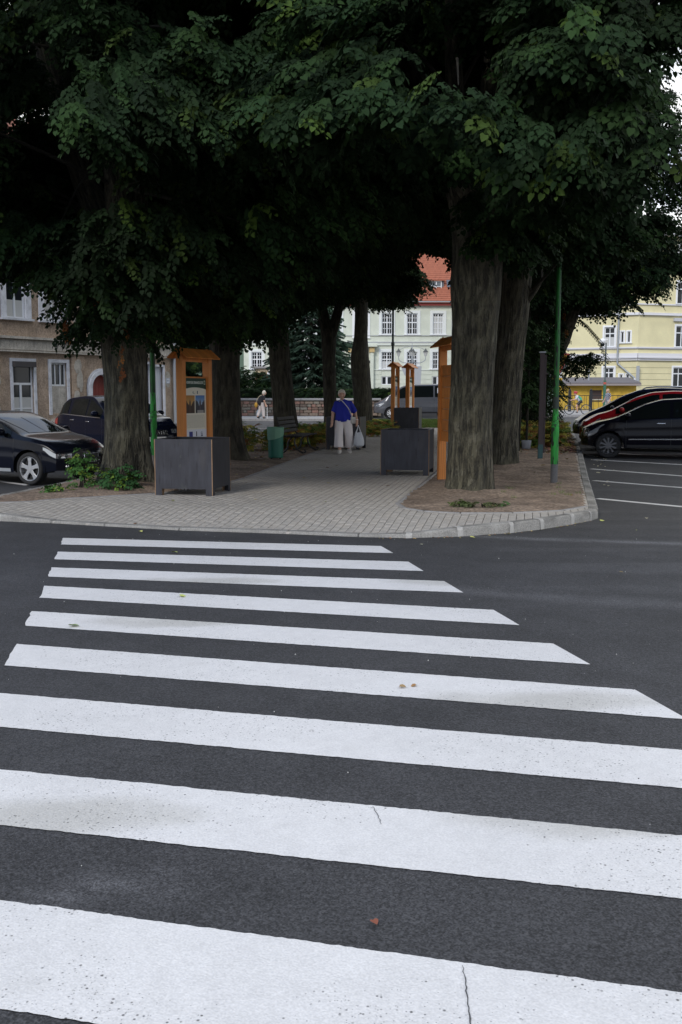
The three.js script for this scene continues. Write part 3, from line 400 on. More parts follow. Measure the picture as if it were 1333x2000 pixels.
limeTree('lime tree with a leaning dark trunk behind the bench', {
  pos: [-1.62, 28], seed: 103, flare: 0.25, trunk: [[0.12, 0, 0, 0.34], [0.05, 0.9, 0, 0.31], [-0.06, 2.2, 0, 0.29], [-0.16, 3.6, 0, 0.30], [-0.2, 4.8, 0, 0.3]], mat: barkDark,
  limbs: [[[-0.2, 4.4, 0, 0.25], [-0.7, 6, 0.3, 0.18], [-1, 9, 0.4, 0.1], [-1.1, 12, 0.4, 0.04]], [[-0.15, 4.4, 0, 0.25], [0.3, 6.2, -0.2, 0.18], [0.8, 9, 0, 0.1], [0.9, 12.5, 0, 0.04]]],
  crown: { n: 230, r: 4.6, top: 15, low: (th, u) => 4.2 + 0.1 * u - 0.5 * Math.max(0, -Math.cos(th)) * u + 1.3 * Math.max(0, Math.cos(th)) * u, cut: (x, y, d) => x > 1.5 && y < 6.3 },
});
limeTree('slim lime tree with a forked trunk in front of the spruce', {
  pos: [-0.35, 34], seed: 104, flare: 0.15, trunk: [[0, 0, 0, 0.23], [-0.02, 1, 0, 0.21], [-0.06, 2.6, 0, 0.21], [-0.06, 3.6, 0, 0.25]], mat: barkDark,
  limbs: [[[-0.1, 3.3, 0, 0.2], [-0.3, 4.4, 0, 0.16], [-0.45, 5.6, 0, 0.13], [-0.6, 9, 0, 0.06]], [[0, 3.3, 0, 0.18], [0.28, 4.3, 0, 0.15], [0.5, 5.6, 0, 0.12], [0.8, 9, 0, 0.06]]],
  crown: { n: 190, r: 3.9, top: 13.5, low: (th, u) => 4.85 + 0.1 * u, cut: (x, y, d) => x > 2.3 && y < 7.2 },
});
limeTree('lime tree with a bulging trunk behind the woman in blue', {
  pos: [0.9, 42], seed: 105, flare: 0.15, trunk: [[0, 0, 0, 0.40], [0, 1.2, 0, 0.37], [-0.08, 2.3, 0, 0.39], [-0.12, 3.0, 0, 0.37], [-0.08, 3.7, 0, 0.29], [-0.06, 5.0, 0, 0.27], [-0.12, 5.9, 0, 0.31]], mat: barkDark,
  limbs: [[[-0.15, 5.5, 0, 0.25], [-0.6, 7, 0, 0.18], [-0.8, 10, 0, 0.1], [-0.9, 13, 0, 0.04]], [[0, 5.5, 0, 0.25], [0.5, 7, 0, 0.18], [0.9, 10, 0, 0.1], [1, 13, 0, 0.04]]],
  crown: { n: 230, r: 4.5, top: 15, x: 0.2, low: (th, u) => 5.35 + 0.15 * u - 0.15 * Math.cos(th) * u, cut: (x, y, d) => x > 4.4 || (x > 2.6 + 0.9 * vn(y * 1.7 + 9, d * 1.3) && y < 7.6) || (x > 2.3 && y > 8.1 - (x - 2.3) * 1.6) },
});
// right row
limeTree('thick lime tree with a knotted limb, right of the path beside a wooden board', {
  pos: [1.97, 15.45], seed: 106, flare: 0.2, trunk: [[0.0, 0, 0, 0.335], [0.02, 0.7, 0, 0.33], [0.04, 1.7, 0, 0.33], [0.08, 2.6, 0, 0.35], [0.1, 3.4, 0, 0.385], [0.08, 4.3, 0, 0.42], [0.02, 4.8, 0, 0.38]],
  burl: (th, h) => 0.17 * Math.exp(-((h - 3.15) ** 2) / 0.16) * Math.max(0, Math.sin(th - 1.1)) ** 3,
  limbs: [[[0, 4.3, 0, 0.33], [-0.25, 5.0, 0.05, 0.26], [-0.62, 5.6, 0.1, 0.235], [-0.92, 6.1, 0.12, 0.225], [-0.98, 6.7, 0.12, 0.17], [-0.95, 7.6, 0.1, 0.15], [-1.1, 10, 0.1, 0.1], [-1.2, 13, 0, 0.04]], [[0.12, 4.3, 0, 0.33], [0.3, 5.6, -0.1, 0.25], [0.45, 7.4, -0.2, 0.19], [0.7, 10.5, -0.2, 0.11], [0.8, 13.5, 0, 0.04]], [[0.15, 4.2, 0.1, 0.22], [1.0, 5.3, 0.5, 0.15], [1.9, 6.6, 1.0, 0.1], [2.6, 8, 1.3, 0.04]], [[-0.05, 4.5, 0.2, 0.2], [-0.4, 5.6, 1.2, 0.13], [-0.6, 6.8, 2.4, 0.08], [-0.7, 7.8, 3.2, 0.04]], [[-0.95, 6.05, 0.18, 0.10], [-1.06, 6.12, 0.3, 0.095], [-1.1, 6.16, 0.36, 0.085]]],
  crown: { n: 380, r: 4.2, top: 14, x: -0.1, z: 0.4, k: 34, low: (th, u) => { const cx = Math.cos(th); return 4.2 + (cx < 0 ? -0.4 * u * -cx : 0.3 * u * cx) - 0.4 * Math.max(0, Math.sin(th)) * Math.sqrt(u); }, cut: (x, y, d) => (y < 6.9 + 0.5 * vn(x * 3, 7) && x > 2.85 + 1.7 * vn(x * 1.8 + 40, y * 1.8 + 40)) || (x < 1.8 && y < 4.45 + 0.3 * vn(x * 4, d * 4)) || (d < 15.5 && x > 0.75 && x < 1.75 + 0.3 * vn(y * 2, 4) && y > 5.0 && y < 6.25) || (d < 12.6 && y < 4.1) },
  extra: [(items, r) => { for (let i = 0; i < 260; i++) { const a = r() * 6.28, h = 3.7 + r() * 2.0, q = 0.5 + r() * 0.6; if (Math.cos(a) < -0.2) continue; items.push([Math.cos(a) * q, h, Math.sin(a) * q, -a + (r() - 0.5), -0.4 - 0.5 * r(), r() - 0.5, 0.7 + 0.4 * r(), LG(r)]); } }],
});
limeTree('lime tree leaning right close behind the thick trunk on the right', {
  pos: [3.4, 20.9], seed: 107, flare: 0.15, trunk: [[-0.06, 0, 0, 0.34], [-0.02, 1, 0, 0.31], [0.06, 2.2, 0, 0.30], [0.14, 3.2, 0, 0.31], [0.2, 4.4, 0, 0.34]],
  limbs: [[[0.15, 4.0, 0, 0.28], [-0.3, 5.6, 0.1, 0.2], [-0.6, 8, 0.2, 0.13], [-0.7, 12, 0.2, 0.05]], [[0.25, 4.0, 0, 0.28], [0.7, 5.6, 0, 0.2], [1.1, 8, 0, 0.13], [1.4, 12, 0, 0.05]], [[0.28, 3.3, 0.05, 0.10], [0.52, 3.6, 0.1, 0.07], [0.7, 3.85, 0.12, 0.035]]],
  crown: { n: 300, r: 4.4, top: 14.2, x: 0.4, low: (th, u) => 3.95 + 0.45 * Math.max(0, Math.cos(th)) * u + 0.3 * Math.max(0, -Math.cos(th)), cut: (x, y, d) => (x < 2.75 && y < 4.75 + (d - 20) * 0.12) || (y < 9.0 && x > 4.1 + 2.0 * vn(x * 1.5 + 60, y * 1.5 + 40)) },
});
limeTree('lime tree with two spreading limbs behind the green post, nearest the parked cars', {
  pos: [6.0, 31], seed: 108, flare: 0.2, trunk: [[0, 0, 0, 0.42], [-0.02, 1, 0, 0.38], [0.02, 2.0, 0, 0.38], [0.05, 2.7, 0, 0.42]],
  limbs: [[[-0.02, 2.3, 0, 0.36], [0.0, 3.4, 0, 0.32], [0.12, 4.6, 0, 0.28], [0.3, 6, 0, 0.2], [0.2, 9, 0, 0.1], [0.2, 12, 0, 0.04]], [[0.12, 2.3, 0, 0.34], [0.62, 2.9, 0.05, 0.30], [0.98, 3.9, 0.1, 0.26], [1.4, 4.9, 0.15, 0.22], [2.2, 6.5, 0.2, 0.13], [2.9, 9, 0.2, 0.05]]],
  crown: { n: 320, r: 4.3, edge: 7.6, top: 12.5, x: 0.3, low: (th, u) => 4.0 + 0.2 * Math.max(0, Math.cos(th)) * u, cut: (x, y, d) => (x < 4.0 && y < 6.4) || (y < 12 && x > 8.0 + 2.5 * vn(x * 1.1 + 30, y * 1.1 + 40)) || x > 7.4 && y < 3.75 + 0.72 * (x - 7.4) + 0.3 * Math.sin(x * 5), out: (th) => 1 + 0.03 * Math.cos(th), k: 34 },
  extra: [(items, r) => { // ivy and shoots climbing the trunk, and a hanging twig
    for (let i = 0; i < 420; i++) { const a = r() * 6.28, h = 0.5 + r() * 3.6, q = 0.40 + r() * 0.28; items.push([Math.cos(a) * q + 0.05 * h, h, Math.sin(a) * q, -a + (r() - 0.5), -0.5 - 0.5 * r(), r() - 0.5, 0.6 + 0.3 * r(), LG(r)]); }
    for (let i = 0; i < 60; i++) items.push([0.9 + r() * 0.9, 2.15 + r() * 0.6, 0.1 + (r() - 0.5) * 0.8, r() * 6.28, -0.3 - 0.5 * r(), r() - 0.5, 0.6 + 0.3 * r(), LG(r)]);
    for (let i = 0; i < 14; i++) items.push([1.35 + i * 0.055, 3.65 - i * 0.06 - (i > 8 ? (i - 8) * 0.06 : 0), 0.2, 0.2, -0.7, 0, 0.5, LG(r)]);
  }],
});
limeTree('dark tree showing between the brown house and the left information board', { pos: [-11.6, 65], seed: 112, flare: 0.1, trunk: [[0, 0, 0, 0.3], [0, 2, 0, 0.26], [0.05, 4, 0, 0.26]], mat: barkDark, limbs: [[[0, 3.6, 0, 0.22], [-0.6, 5.5, 0, 0.15], [-1, 9, 0, 0.05]], [[0, 3.6, 0, 0.22], [0.6, 5.5, 0, 0.15], [1, 9, 0, 0.05]]], crown: { n: 230, r: 4.6, edge: 6, top: 12, low: (th, u) => 1.6 } });
// ---------------------------------------------------------------- buildings
// a building's front lies in its local plane z = 0 facing +z; x runs along the front, y up
const frameWhite = M(0.74, 0.75, 0.76, 0.45);
const curtain = M(0.5, 0.5, 0.48, 0.9);
function windowUnit(B, cx, y0, w, h, o = {}) { // part "window" > frame, pane(s), surround, sill
  const Wn = sub('window', B, [cx, y0, o.z || 0], 0), fr = [], t = o.t || 0.07, dep = 0.05, zz = -0.10, fm = o.frame || frameWhite;
  fr.push(box(w, t, dep, 0, t / 2, zz), box(w, t, dep, 0, h - t / 2, zz), box(t, h - 2 * t, dep, -w / 2 + t / 2, h / 2, zz), box(t, h - 2 * t, dep, w / 2 - t / 2, h / 2, zz));
  for (const [fx, tk, a, b] of o.v || []) fr.push(box(tk || t, (b - a) * h - 0.002, dep + 0.014, (fx - 0.5) * w, (a + b) / 2 * h, zz + 0.004));
  for (const [fy, tk, a, b] of o.h || []) fr.push(box((b - a) * w - 0.002, tk || t, dep + 0.006, ((a + b) / 2 - 0.5) * w, fy * h, zz + 0.002));
  part('frame', fr, fm, Wn);
  part('pane', box(w - 2 * t, h - 2 * t, 0.012, 0, h / 2, zz - 0.012), o.pane || paneMat, Wn);
  if (o.curtain) part('curtain', box(w - 2 * t, (h - 2 * t) * o.curtain, 0.01, 0, t + (h - 2 * t) * (o.curtainUp ? 1 - o.curtain / 2 : o.curtain / 2), zz - 0.004), curtain, Wn);
  if (o.sur) { const s = o.sur, p = o.proud || 0.05; part('surround', [box(s, h + s, p + 0.14, -w / 2 - s / 2, h / 2 + s / 2, (p - 0.14) / 2), box(s, h + s, p + 0.14, w / 2 + s / 2, h / 2 + s / 2, (p - 0.14) / 2), box(w, s, p + 0.14, 0, h + s / 2, (p - 0.14) / 2)], o.surMat || white, Wn); }
  if (o.sill !== 0) part('sill', box(w + (o.sur || 0) * 2 + 0.1, 0.08, 0.28, 0, -0.04, 0.02), o.sillMat || white, Wn);
  return Wn;
}
// wall with rectangular openings: boxes between them, 0.35 thick, front face at z = 0
function wallWith(x0, x1, y0, y1, holes, th = 0.35) {
  const ys = [...new Set([y0, y1, ...holes.flatMap((h) => [h[1], h[3]])])].filter((y) => y >= y0 && y <= y1).sort((a, b) => a - b), out = [];
  for (let i = 0; i + 1 < ys.length; i++) {
    const a = ys[i], b = ys[i + 1], hs = holes.filter((h) => h[1] <= a + 1e-6 && h[3] >= b - 1e-6).sort((p, q) => p[0] - q[0]); let x = x0;
    for (const h of hs) { if (h[0] > x) out.push(box(h[0] - x, b - a, th, (x + h[0]) / 2, (a + b) / 2, -th / 2)); x = h[2]; }
    if (x < x1) out.push(box(x1 - x, b - a, th, (x + x1) / 2, (a + b) / 2, -th / 2));
  }
  for (const g of out) { const p = g.attributes.position, u = g.attributes.uv, n = g.attributes.normal; for (let i = 0; i < p.count; i++) u.setXY(i, Math.abs(n.getX(i)) > 0.5 ? p.getZ(i) : p.getX(i), Math.abs(n.getY(i)) > 0.5 ? p.getZ(i) : p.getY(i)); }
  return out;
}
const gY = 0.252;

{ // pale green three-storey building with red tiled roof, d = 108
  const B = base('green_building', 'pale green three-storey building with white windows and red tiled roof', 'building', [0, gY, -108]);
  const wallM = M(0.68, 0.71, 0.60, 0.85, { map: rep(plaster, 0.4) }), stone = M(0.47, 0.39, 0.27, 0.9, { map: rep(grain, 0.5) }), ochre = M(0.55, 0.40, 0.19, 0.8);
  const wx = [4.9, 7.6, 10.35, -0.6, -3.4, -6.2, -9.0], holes = [], L = -10.4, R = 12.0, H = 10.85;
  for (const x of wx) { holes.push([x - 0.56, 7.75, x + 0.56, 9.95], [x - 0.56, 4.1, x + 0.56, 5.9]); if (x > 0) holes.push([x - 0.55, 2.42, x + 0.55, 3.32]); }
  holes.push([1.45, 0.3, 2.85, 4.6], [1.55, 7.4, 2.75, 9.95]);
  part('wall', wallWith(L, R, 1.9, H, holes.map((h) => h[1] < 1.9 ? [h[0], 1.9, h[2], h[3]] : h)), wallM, B);
  part('plinth', [...wallWith(L, 1.45, 0, 1.9, [], 0.45), ...wallWith(2.85, R, 0, 1.9, [], 0.45)].map((g) => g.translate(0, 0, 0.06)), stone, B);
  part('side_wall', [box(0.35, H, 13, R - 0.175, H / 2, -6.9), box(0.35, H, 13, L + 0.175, H / 2, -6.9), box(R - L - 0.7, H, 0.35, (L + R) / 2, H / 2, -13.2)], wallM, B);
  const grey = M(0.42, 0.43, 0.44, 0.8), pale = M(0.66, 0.69, 0.62, 0.8);
  part('cornice', [box(R - L, 0.12, 0.22, (L + R) / 2, 6.92, 0.09), box(R - L, 0.05, 0.12, (L + R) / 2, 7.62, 0.05)], grey, B);
  part('band', [box(R - L, 0.26, 0.16, (L + R) / 2, 6.72, 0.07), box(R - L, 0.10, 0.12, (L + R) / 2, 4.0, 0.055)], pale, B);
  for (let y = 2.05; y < 3.95; y += 0.48) for (const [a, b] of [[L, 1.45], [2.85, 4.3], [5.5, 7.0], [8.2, 9.75], [10.95, R]]) part('course', box(b - a, 0.43, 0.05, (a + b) / 2, y + 0.21, 0.022), wallM, B);
  for (const x of wx) {
    const mun = { v: [[0.5, 0.11, 0, 1], [0.25, 0.04, 0, 0.55], [0.75, 0.04, 0, 0.55], [0.25, 0.04, 0.6, 1], [0.75, 0.04, 0.6, 1]], h: [[0.57, 0.11, 0, 1], [0.28, 0.04, 0.05, 0.45], [0.28, 0.04, 0.55, 0.95], [0.79, 0.04, 0.05, 0.45], [0.79, 0.04, 0.55, 0.95]], t: 0.09, sur: 0.3, proud: 0.06, surMat: M(0.74, 0.76, 0.74, 0.8) };
    windowUnit(B, x, 7.75, 1.12, 2.2, { ...mun, curtain: x > 10 ? 0.9 : 0 }); windowUnit(B, x, 4.1, 1.12, 1.8, { ...mun, curtain: x < 5.2 && x > 4 ? 0.45 : 0 });
    if (x > 0) windowUnit(B, x, 2.42, 1.1, 0.9, { v: [[0.5, 0.2, 0, 1]], t: 0.08, sill: 0 });
  }
  windowUnit(B, 2.15, 7.4, 1.2, 2.5, { v: [[0.5, 0.1, 0, 1]], h: [[0.6, 0.1, 0, 1]], sur: 0.35, proud: 0.08 });
  part('portal', [box(0.35, 6.2, 0.5, 1.0, 3.1, 0.2), box(0.35, 6.2, 0.5, 3.3, 3.1, 0.2), box(3.4, 0.25, 0.85, 2.15, 6.55, 0.4)], wallM, B);
  for (const x of [1.0, 3.3]) part('capital', box(0.55, 0.5, 0.62, x, 6.1, 0.24), ochre, B);
  part('door', [box(1.4, 3.2, 0.1, 2.15, 1.9, -0.25)], M(0.25, 0.06, 0.05, 0.6), B); part('fanlight', box(1.4, 1.0, 0.06, 2.15, 4.05, -0.25), M(0.22, 0.03, 0.04, 0.5), B);
  part('plaque', box(0.42, 0.3, 0.04, -0.6 + 3.6, 4.85, 0.03), M(0.05, 0.05, 0.05, 0.5), B);
  const roof = sub('roof', B), tileM = M(0.38, 0.125, 0.07, 0.8, { map: rep(grain, 0.8) }), ang = 0.84, n = 30, cl = 0.33;
  const courses = []; for (let i = 0; i < n; i++) { const s = i * cl; courses.push(box(R - L + 0.5 - i * 0.0, 0.05, cl + 0.06, (L + R) / 2, H + 0.28 + Math.sin(ang) * s, 0.45 - Math.cos(ang) * s, 0, ang - 0.10)); }
  part('tile_courses', courses, tileM, roof); part('rear_slope', [box(R - L + 0.4, 0.1, 9.6, (L + R) / 2, H + 3.55, -10.1, 0, -ang)], tileM, roof);
  for (const s of [-1, 1]) part('gable_wall', (() => { const g = flat([[0.2, 0], [-13.2, 0], [-6.6, 7.1]], 0.3); g.rotateY(Math.PI / 2 * -1); g.rotateY(Math.PI); g.translate(s > 0 ? R - 0.35 : L + 0.05, H, 0); return g; })(), wallM, roof);
  part('eaves_board', box(R - L + 0.5, 0.35, 0.1, (L + R) / 2, H + 0.08, 0.34), M(0.30, 0.045, 0.04, 0.6), roof);
  part('gutter', [box(R - L + 0.55, 0.12, 0.14, (L + R) / 2, H + 0.28, 0.56)], greyMetal, roof);
  part('downpipe', [cyl([11.85, 0.3, 0.16], [11.85, H + 0.1, 0.16], 0.07), cyl([11.85, H + 0.1, 0.16], [11.85, H + 0.25, 0.5], 0.07)], greyMetal, B);
  for (const dx of [10.2, 4.6, -1]) { const D = sub('dormer', roof, [dx, H + 1.15, -1.0]); part('cheek', [box(1.6, 1.55, 1.5, 0, 0.75, -0.78)], M(0.12, 0.13, 0.15, 0.7), D); part('frame', [box(1.15, 0.1, 0.08, 0, 0.18, 0.02), box(1.15, 0.1, 0.08, 0, 1.42, 0.02), ...[-0.53, 0, 0.53].map((x) => box(0.09, 1.14, 0.08, x, 0.8, 0.02)), box(1.0, 0.05, 0.07, 0, 0.85, 0.02)], frameWhite, D); part('pane', box(1.1, 1.2, 0.03, 0, 0.8, 0.0), P(0.12, 0.14, 0.16, 0.08), D); part('top', box(1.8, 0.08, 2.2, 0, 1.6, -0.85, 0, 0.1), tileM, D); }
  const sk = sub('skylight', roof); part('frame', box(0.9, 0.08, 1.1, 12.0 - 0.3 - 0.45 + 0.9 - 0.35, H + 2.35, -1.35, 0, ang), M(0.1, 0.11, 0.13, 0.5), sk);
}
{ // long brown stucco house on the left; its front recedes to the right
  const yaw = -(Math.PI / 2 - 0.576), B = base('brown_house', 'old brown rendered house with peeling plaster and white framed windows', 'building', [-12.4, gY - 0.3, -42], Math.PI / 2 - 0.576);
  // local +x runs to the right and away from the camera
  const st = M(0.56, 0.44, 0.345, 0.95, { map: rep(stuccoMap, 0.45), bumpMap: rep(stuccoBump, 0.8), bumpScale: 0.03 }), trim = M(0.62, 0.59, 0.54, 0.9, { map: rep(stuccoMap, 0.6) }), peel = M(0.60, 0.57, 0.52, 0.95, { map: rep(stuccoMap, 0.9) });
  const tr2 = M(0.70, 0.71, 0.75, 0.7, { map: rep(grain, 0.8) });
  const L = -16, R = 8.0, H = 9.2, ow = 0.95;
  const up = [-5.5, -3.4, -1.3, 0.6, 2.9, 4.7, 6.4], dn = [[-1.06, 0.6, 3.03, 1.05], [0.81, 0.9, 3.03, 0.85], [6.0, 0.5, 3.1, 0.45]];
  const holes = up.map((x) => [x - ow / 2, 4.75, x + ow / 2, 7.1]);
  for (const [x, y, t, w] of dn) holes.push([x - w / 2, y, x + w / 2, t]);
  holes.push([2.6, 0.3, 3.8, 2.6], [6.45, 0.3, 7.15, 3.0]);
  part('wall', wallWith(L, R, 0, H, holes), st, B);
  for (const x of [R - 0.175, L + 0.175]) part('end_wall', box(0.35, H, 9, x, H / 2, -4.9), st, B);
  part('string_course', [box(R - L + 0.2, 0.10, 0.26, (L + R) / 2, 3.98, 0.1), box(R - L + 0.1, 0.40, 0.12, (L + R) / 2, 3.70, 0.05), box(R - L + 0.16, 0.06, 0.2, (L + R) / 2, 3.44, 0.08)], trim, B);
  part('eaves_cornice', box(R - L + 0.5, 0.4, 0.5, (L + R) / 2, H + 0.2, 0.2), trim, B);
  for (const [w, h, t, x, y] of [[0.72, 3.3, 0.08, 1.85, 1.72], [0.45, 4.6, 0.07, 1.85, 6.5], [0.72, 3.3, 0.08, -2.55, 1.72], [0.45, 4.6, 0.07, -2.45, 6.5]]) part('pilaster', box(w, h, t, x, y, t / 2), st, B);
  // islands of paler plaster where the render has come off: shallow uneven patches
  const r = mulberry(8), patch = (cx, cy, w, h, z) => { const n = 26, pts = []; for (let i = 0; i < n; i++) { const a = i / n * 6.283, q = 0.55 + 0.75 * fbm(Math.cos(a) * 1.6 + cx * 3 + 9, Math.sin(a) * 1.6 + cy * 5 + 9, 3); pts.push([cx + Math.cos(a) * w * q, cy + Math.sin(a) * h * q]); } const g = flat(pts, 0.012); g.translate(0, 0, z); return g; };
  part('peeled_plaster', [patch(1.8, 2.9, 0.2, 0.32, 0.082), patch(1.92, 2.3, 0.2, 0.5, 0.083), patch(1.72, 1.6, 0.2, 0.3, 0.082), patch(-2.5, 2.6, 0.26, 0.8, 0.083), patch(-2.5, 1.0, 0.26, 0.6, 0.082), patch(2.45, 5.4, 0.3, 0.25, 0.002), patch(1.85, 4.9, 0.2, 0.25, 0.072), patch(7.5, 2.4, 0.2, 0.4, 0.002), patch(-0.1, 0.5, 0.3, 0.25, 0.002), patch(0.81, 0.5, 0.5, 0.3, 0.002)], peel, B);
  for (const x of up) windowUnit(B, x, 4.75, ow, 2.35, { v: [[0.5, 0.08, 0, 0.68], [0.5, 0.05, 0.7, 1]], h: [[0.69, 0.12, 0, 1]], sur: 0.28, proud: 0.05, surMat: tr2, sillMat: tr2, curtain: x > 0 && x < 1 ? 0.55 : 0.3 });
  windowUnit(B, -1.06, 0.6, 1.05, 2.43, { v: [[0.42, 0.1, 0, 0.62]], h: [[0.63, 0.09, 0, 1], [0.22, 0.04, 0, 1]], sur: 0.13, surMat: tr2, sillMat: tr2, curtain: 0.4 });
  part('shutter_box', box(1.1, 0.22, 0.24, -1.06, 2.92, 0.07), M(0.05, 0.045, 0.045, 0.6), B);
  { const x = 0.81; windowUnit(B, x, 2.05, 0.85, 0.98, { v: [[0.33, 0.05, 0, 1], [0.66, 0.05, 0, 1]], sur: 0.14, surMat: tr2, sill: 0 }); part('blind_panel', box(0.85, 1.15, 0.1, x, 1.475, -0.1), peel, B); part('surround', [box(0.14, 1.2, 0.19, x - 0.495, 1.44, -0.045), box(0.14, 1.2, 0.19, x + 0.495, 1.44, -0.045)], tr2, B); }
  windowUnit(B, 6.0, 0.5, 0.45, 2.6, { h: [[0.66, 0.1, 0, 1]], sur: 0.12, surMat: tr2 });
  { // arched doorway with red boarded door
    const D = sub('door', B, [3.2, 0.3, 0]); const red = M(0.22, 0.028, 0.018, 0.6, { map: rep(woodMap, 2, 1) });
    for (let i = 0; i < 6; i++) part('plank', box(0.19, 2.28, 0.05, -0.5 + i * 0.2, 1.14, -0.18), red, D); part('rail', [box(1.18, 0.08, 0.03, 0, 1.35, -0.14), box(1.18, 0.06, 0.03, 0, 2.0, -0.14)], red, D);
    const arc = (q0, q1, z0, z1, m, nm) => part(nm, (() => { const s = new THREE.Shape(), w0 = q0, w1 = q1, hy = 1.7; s.moveTo(-w1, 0); s.lineTo(-w1, hy); s.absarc(0, hy, w1, Math.PI, 0, true); s.lineTo(w1, 0); s.lineTo(w0, 0); s.lineTo(w0, hy); s.absarc(0, hy, w0, 0, Math.PI, false); s.lineTo(-w0, 0); const g = new THREE.ExtrudeGeometry(s, { depth: z1 - z0, bevelEnabled: false, curveSegments: 14 }); g.translate(0, 0, z0); return g; })(), m, D);
    arc(0.57, 0.74, -0.2, 0.09, tr2, 'arch_surround'); arc(0.74, 0.84, -0.01, 0.05, tr2, 'arch_moulding');
    part('spandrel', (() => { const s = new THREE.Shape(); s.moveTo(-0.6, 1.6); s.lineTo(-0.6, 2.3); s.lineTo(0.6, 2.3); s.lineTo(0.6, 1.6); s.absarc(0, 1.7, 0.58, 0, Math.PI, false); const g = new THREE.ExtrudeGeometry(s, { depth: 0.12, bevelEnabled: false, curveSegments: 14 }); g.translate(0, 0, -0.14); return g; })(), st, D);
  }
  part('side_door', [box(0.7, 2.7, 0.06, 6.8, 1.65, -0.12)], M(0.60, 0.62, 0.66, 0.5), B); part('door_surround', [box(0.1, 2.8, 0.16, 6.4, 1.7, 0), box(0.1, 2.8, 0.16, 7.2, 1.7, 0), box(0.9, 0.1, 0.16, 6.8, 3.05, 0)], tr2, B);
  part('house_number', new THREE.BoxGeometry(0.26, 0.26, 0.02).translate(7.5, 2.35, 0.02), [0, 1, 2, 3, 4, 5].map((i) => i === 4 ? signTex(64, 64, (c) => { c.fillStyle = '#d8dade'; c.fillRect(0, 0, 64, 64); c.strokeStyle = '#4a5f86'; c.lineWidth = 4; c.strokeRect(4, 4, 56, 56); c.fillStyle = '#3a4d74'; c.font = 'bold 38px sans-serif'; c.textAlign = 'center'; c.fillText('11', 32, 46); }) : white), B);
  part('downpipe', [cyl([7.88, 0.1, 0.12], [7.88, H, 0.12], 0.09)], greyMetal, B);
  part('roof', [box(R - L + 0.6, 0.15, 6.5, (L + R) / 2, H + 2.4, -2.2, 0, 0.8), box(R - L + 0.6, 0.15, 6.5, (L + R) / 2, H + 2.4, -6.7, 0, -0.8)], M(0.22, 0.09, 0.06, 0.85), B);
  part('back_wall', box(R - L - 0.7, H, 0.35, (L + R) / 2, H / 2, -9.2), st, B);
}
function signTex(w, h, draw, rough = 0.6) { const c = document.createElement('canvas'); c.width = w; c.height = h; draw(c.getContext('2d')); const t = new THREE.CanvasTexture(c); t.colorSpace = THREE.SRGBColorSpace; return new THREE.MeshStandardMaterial({ map: t, roughness: rough }); }
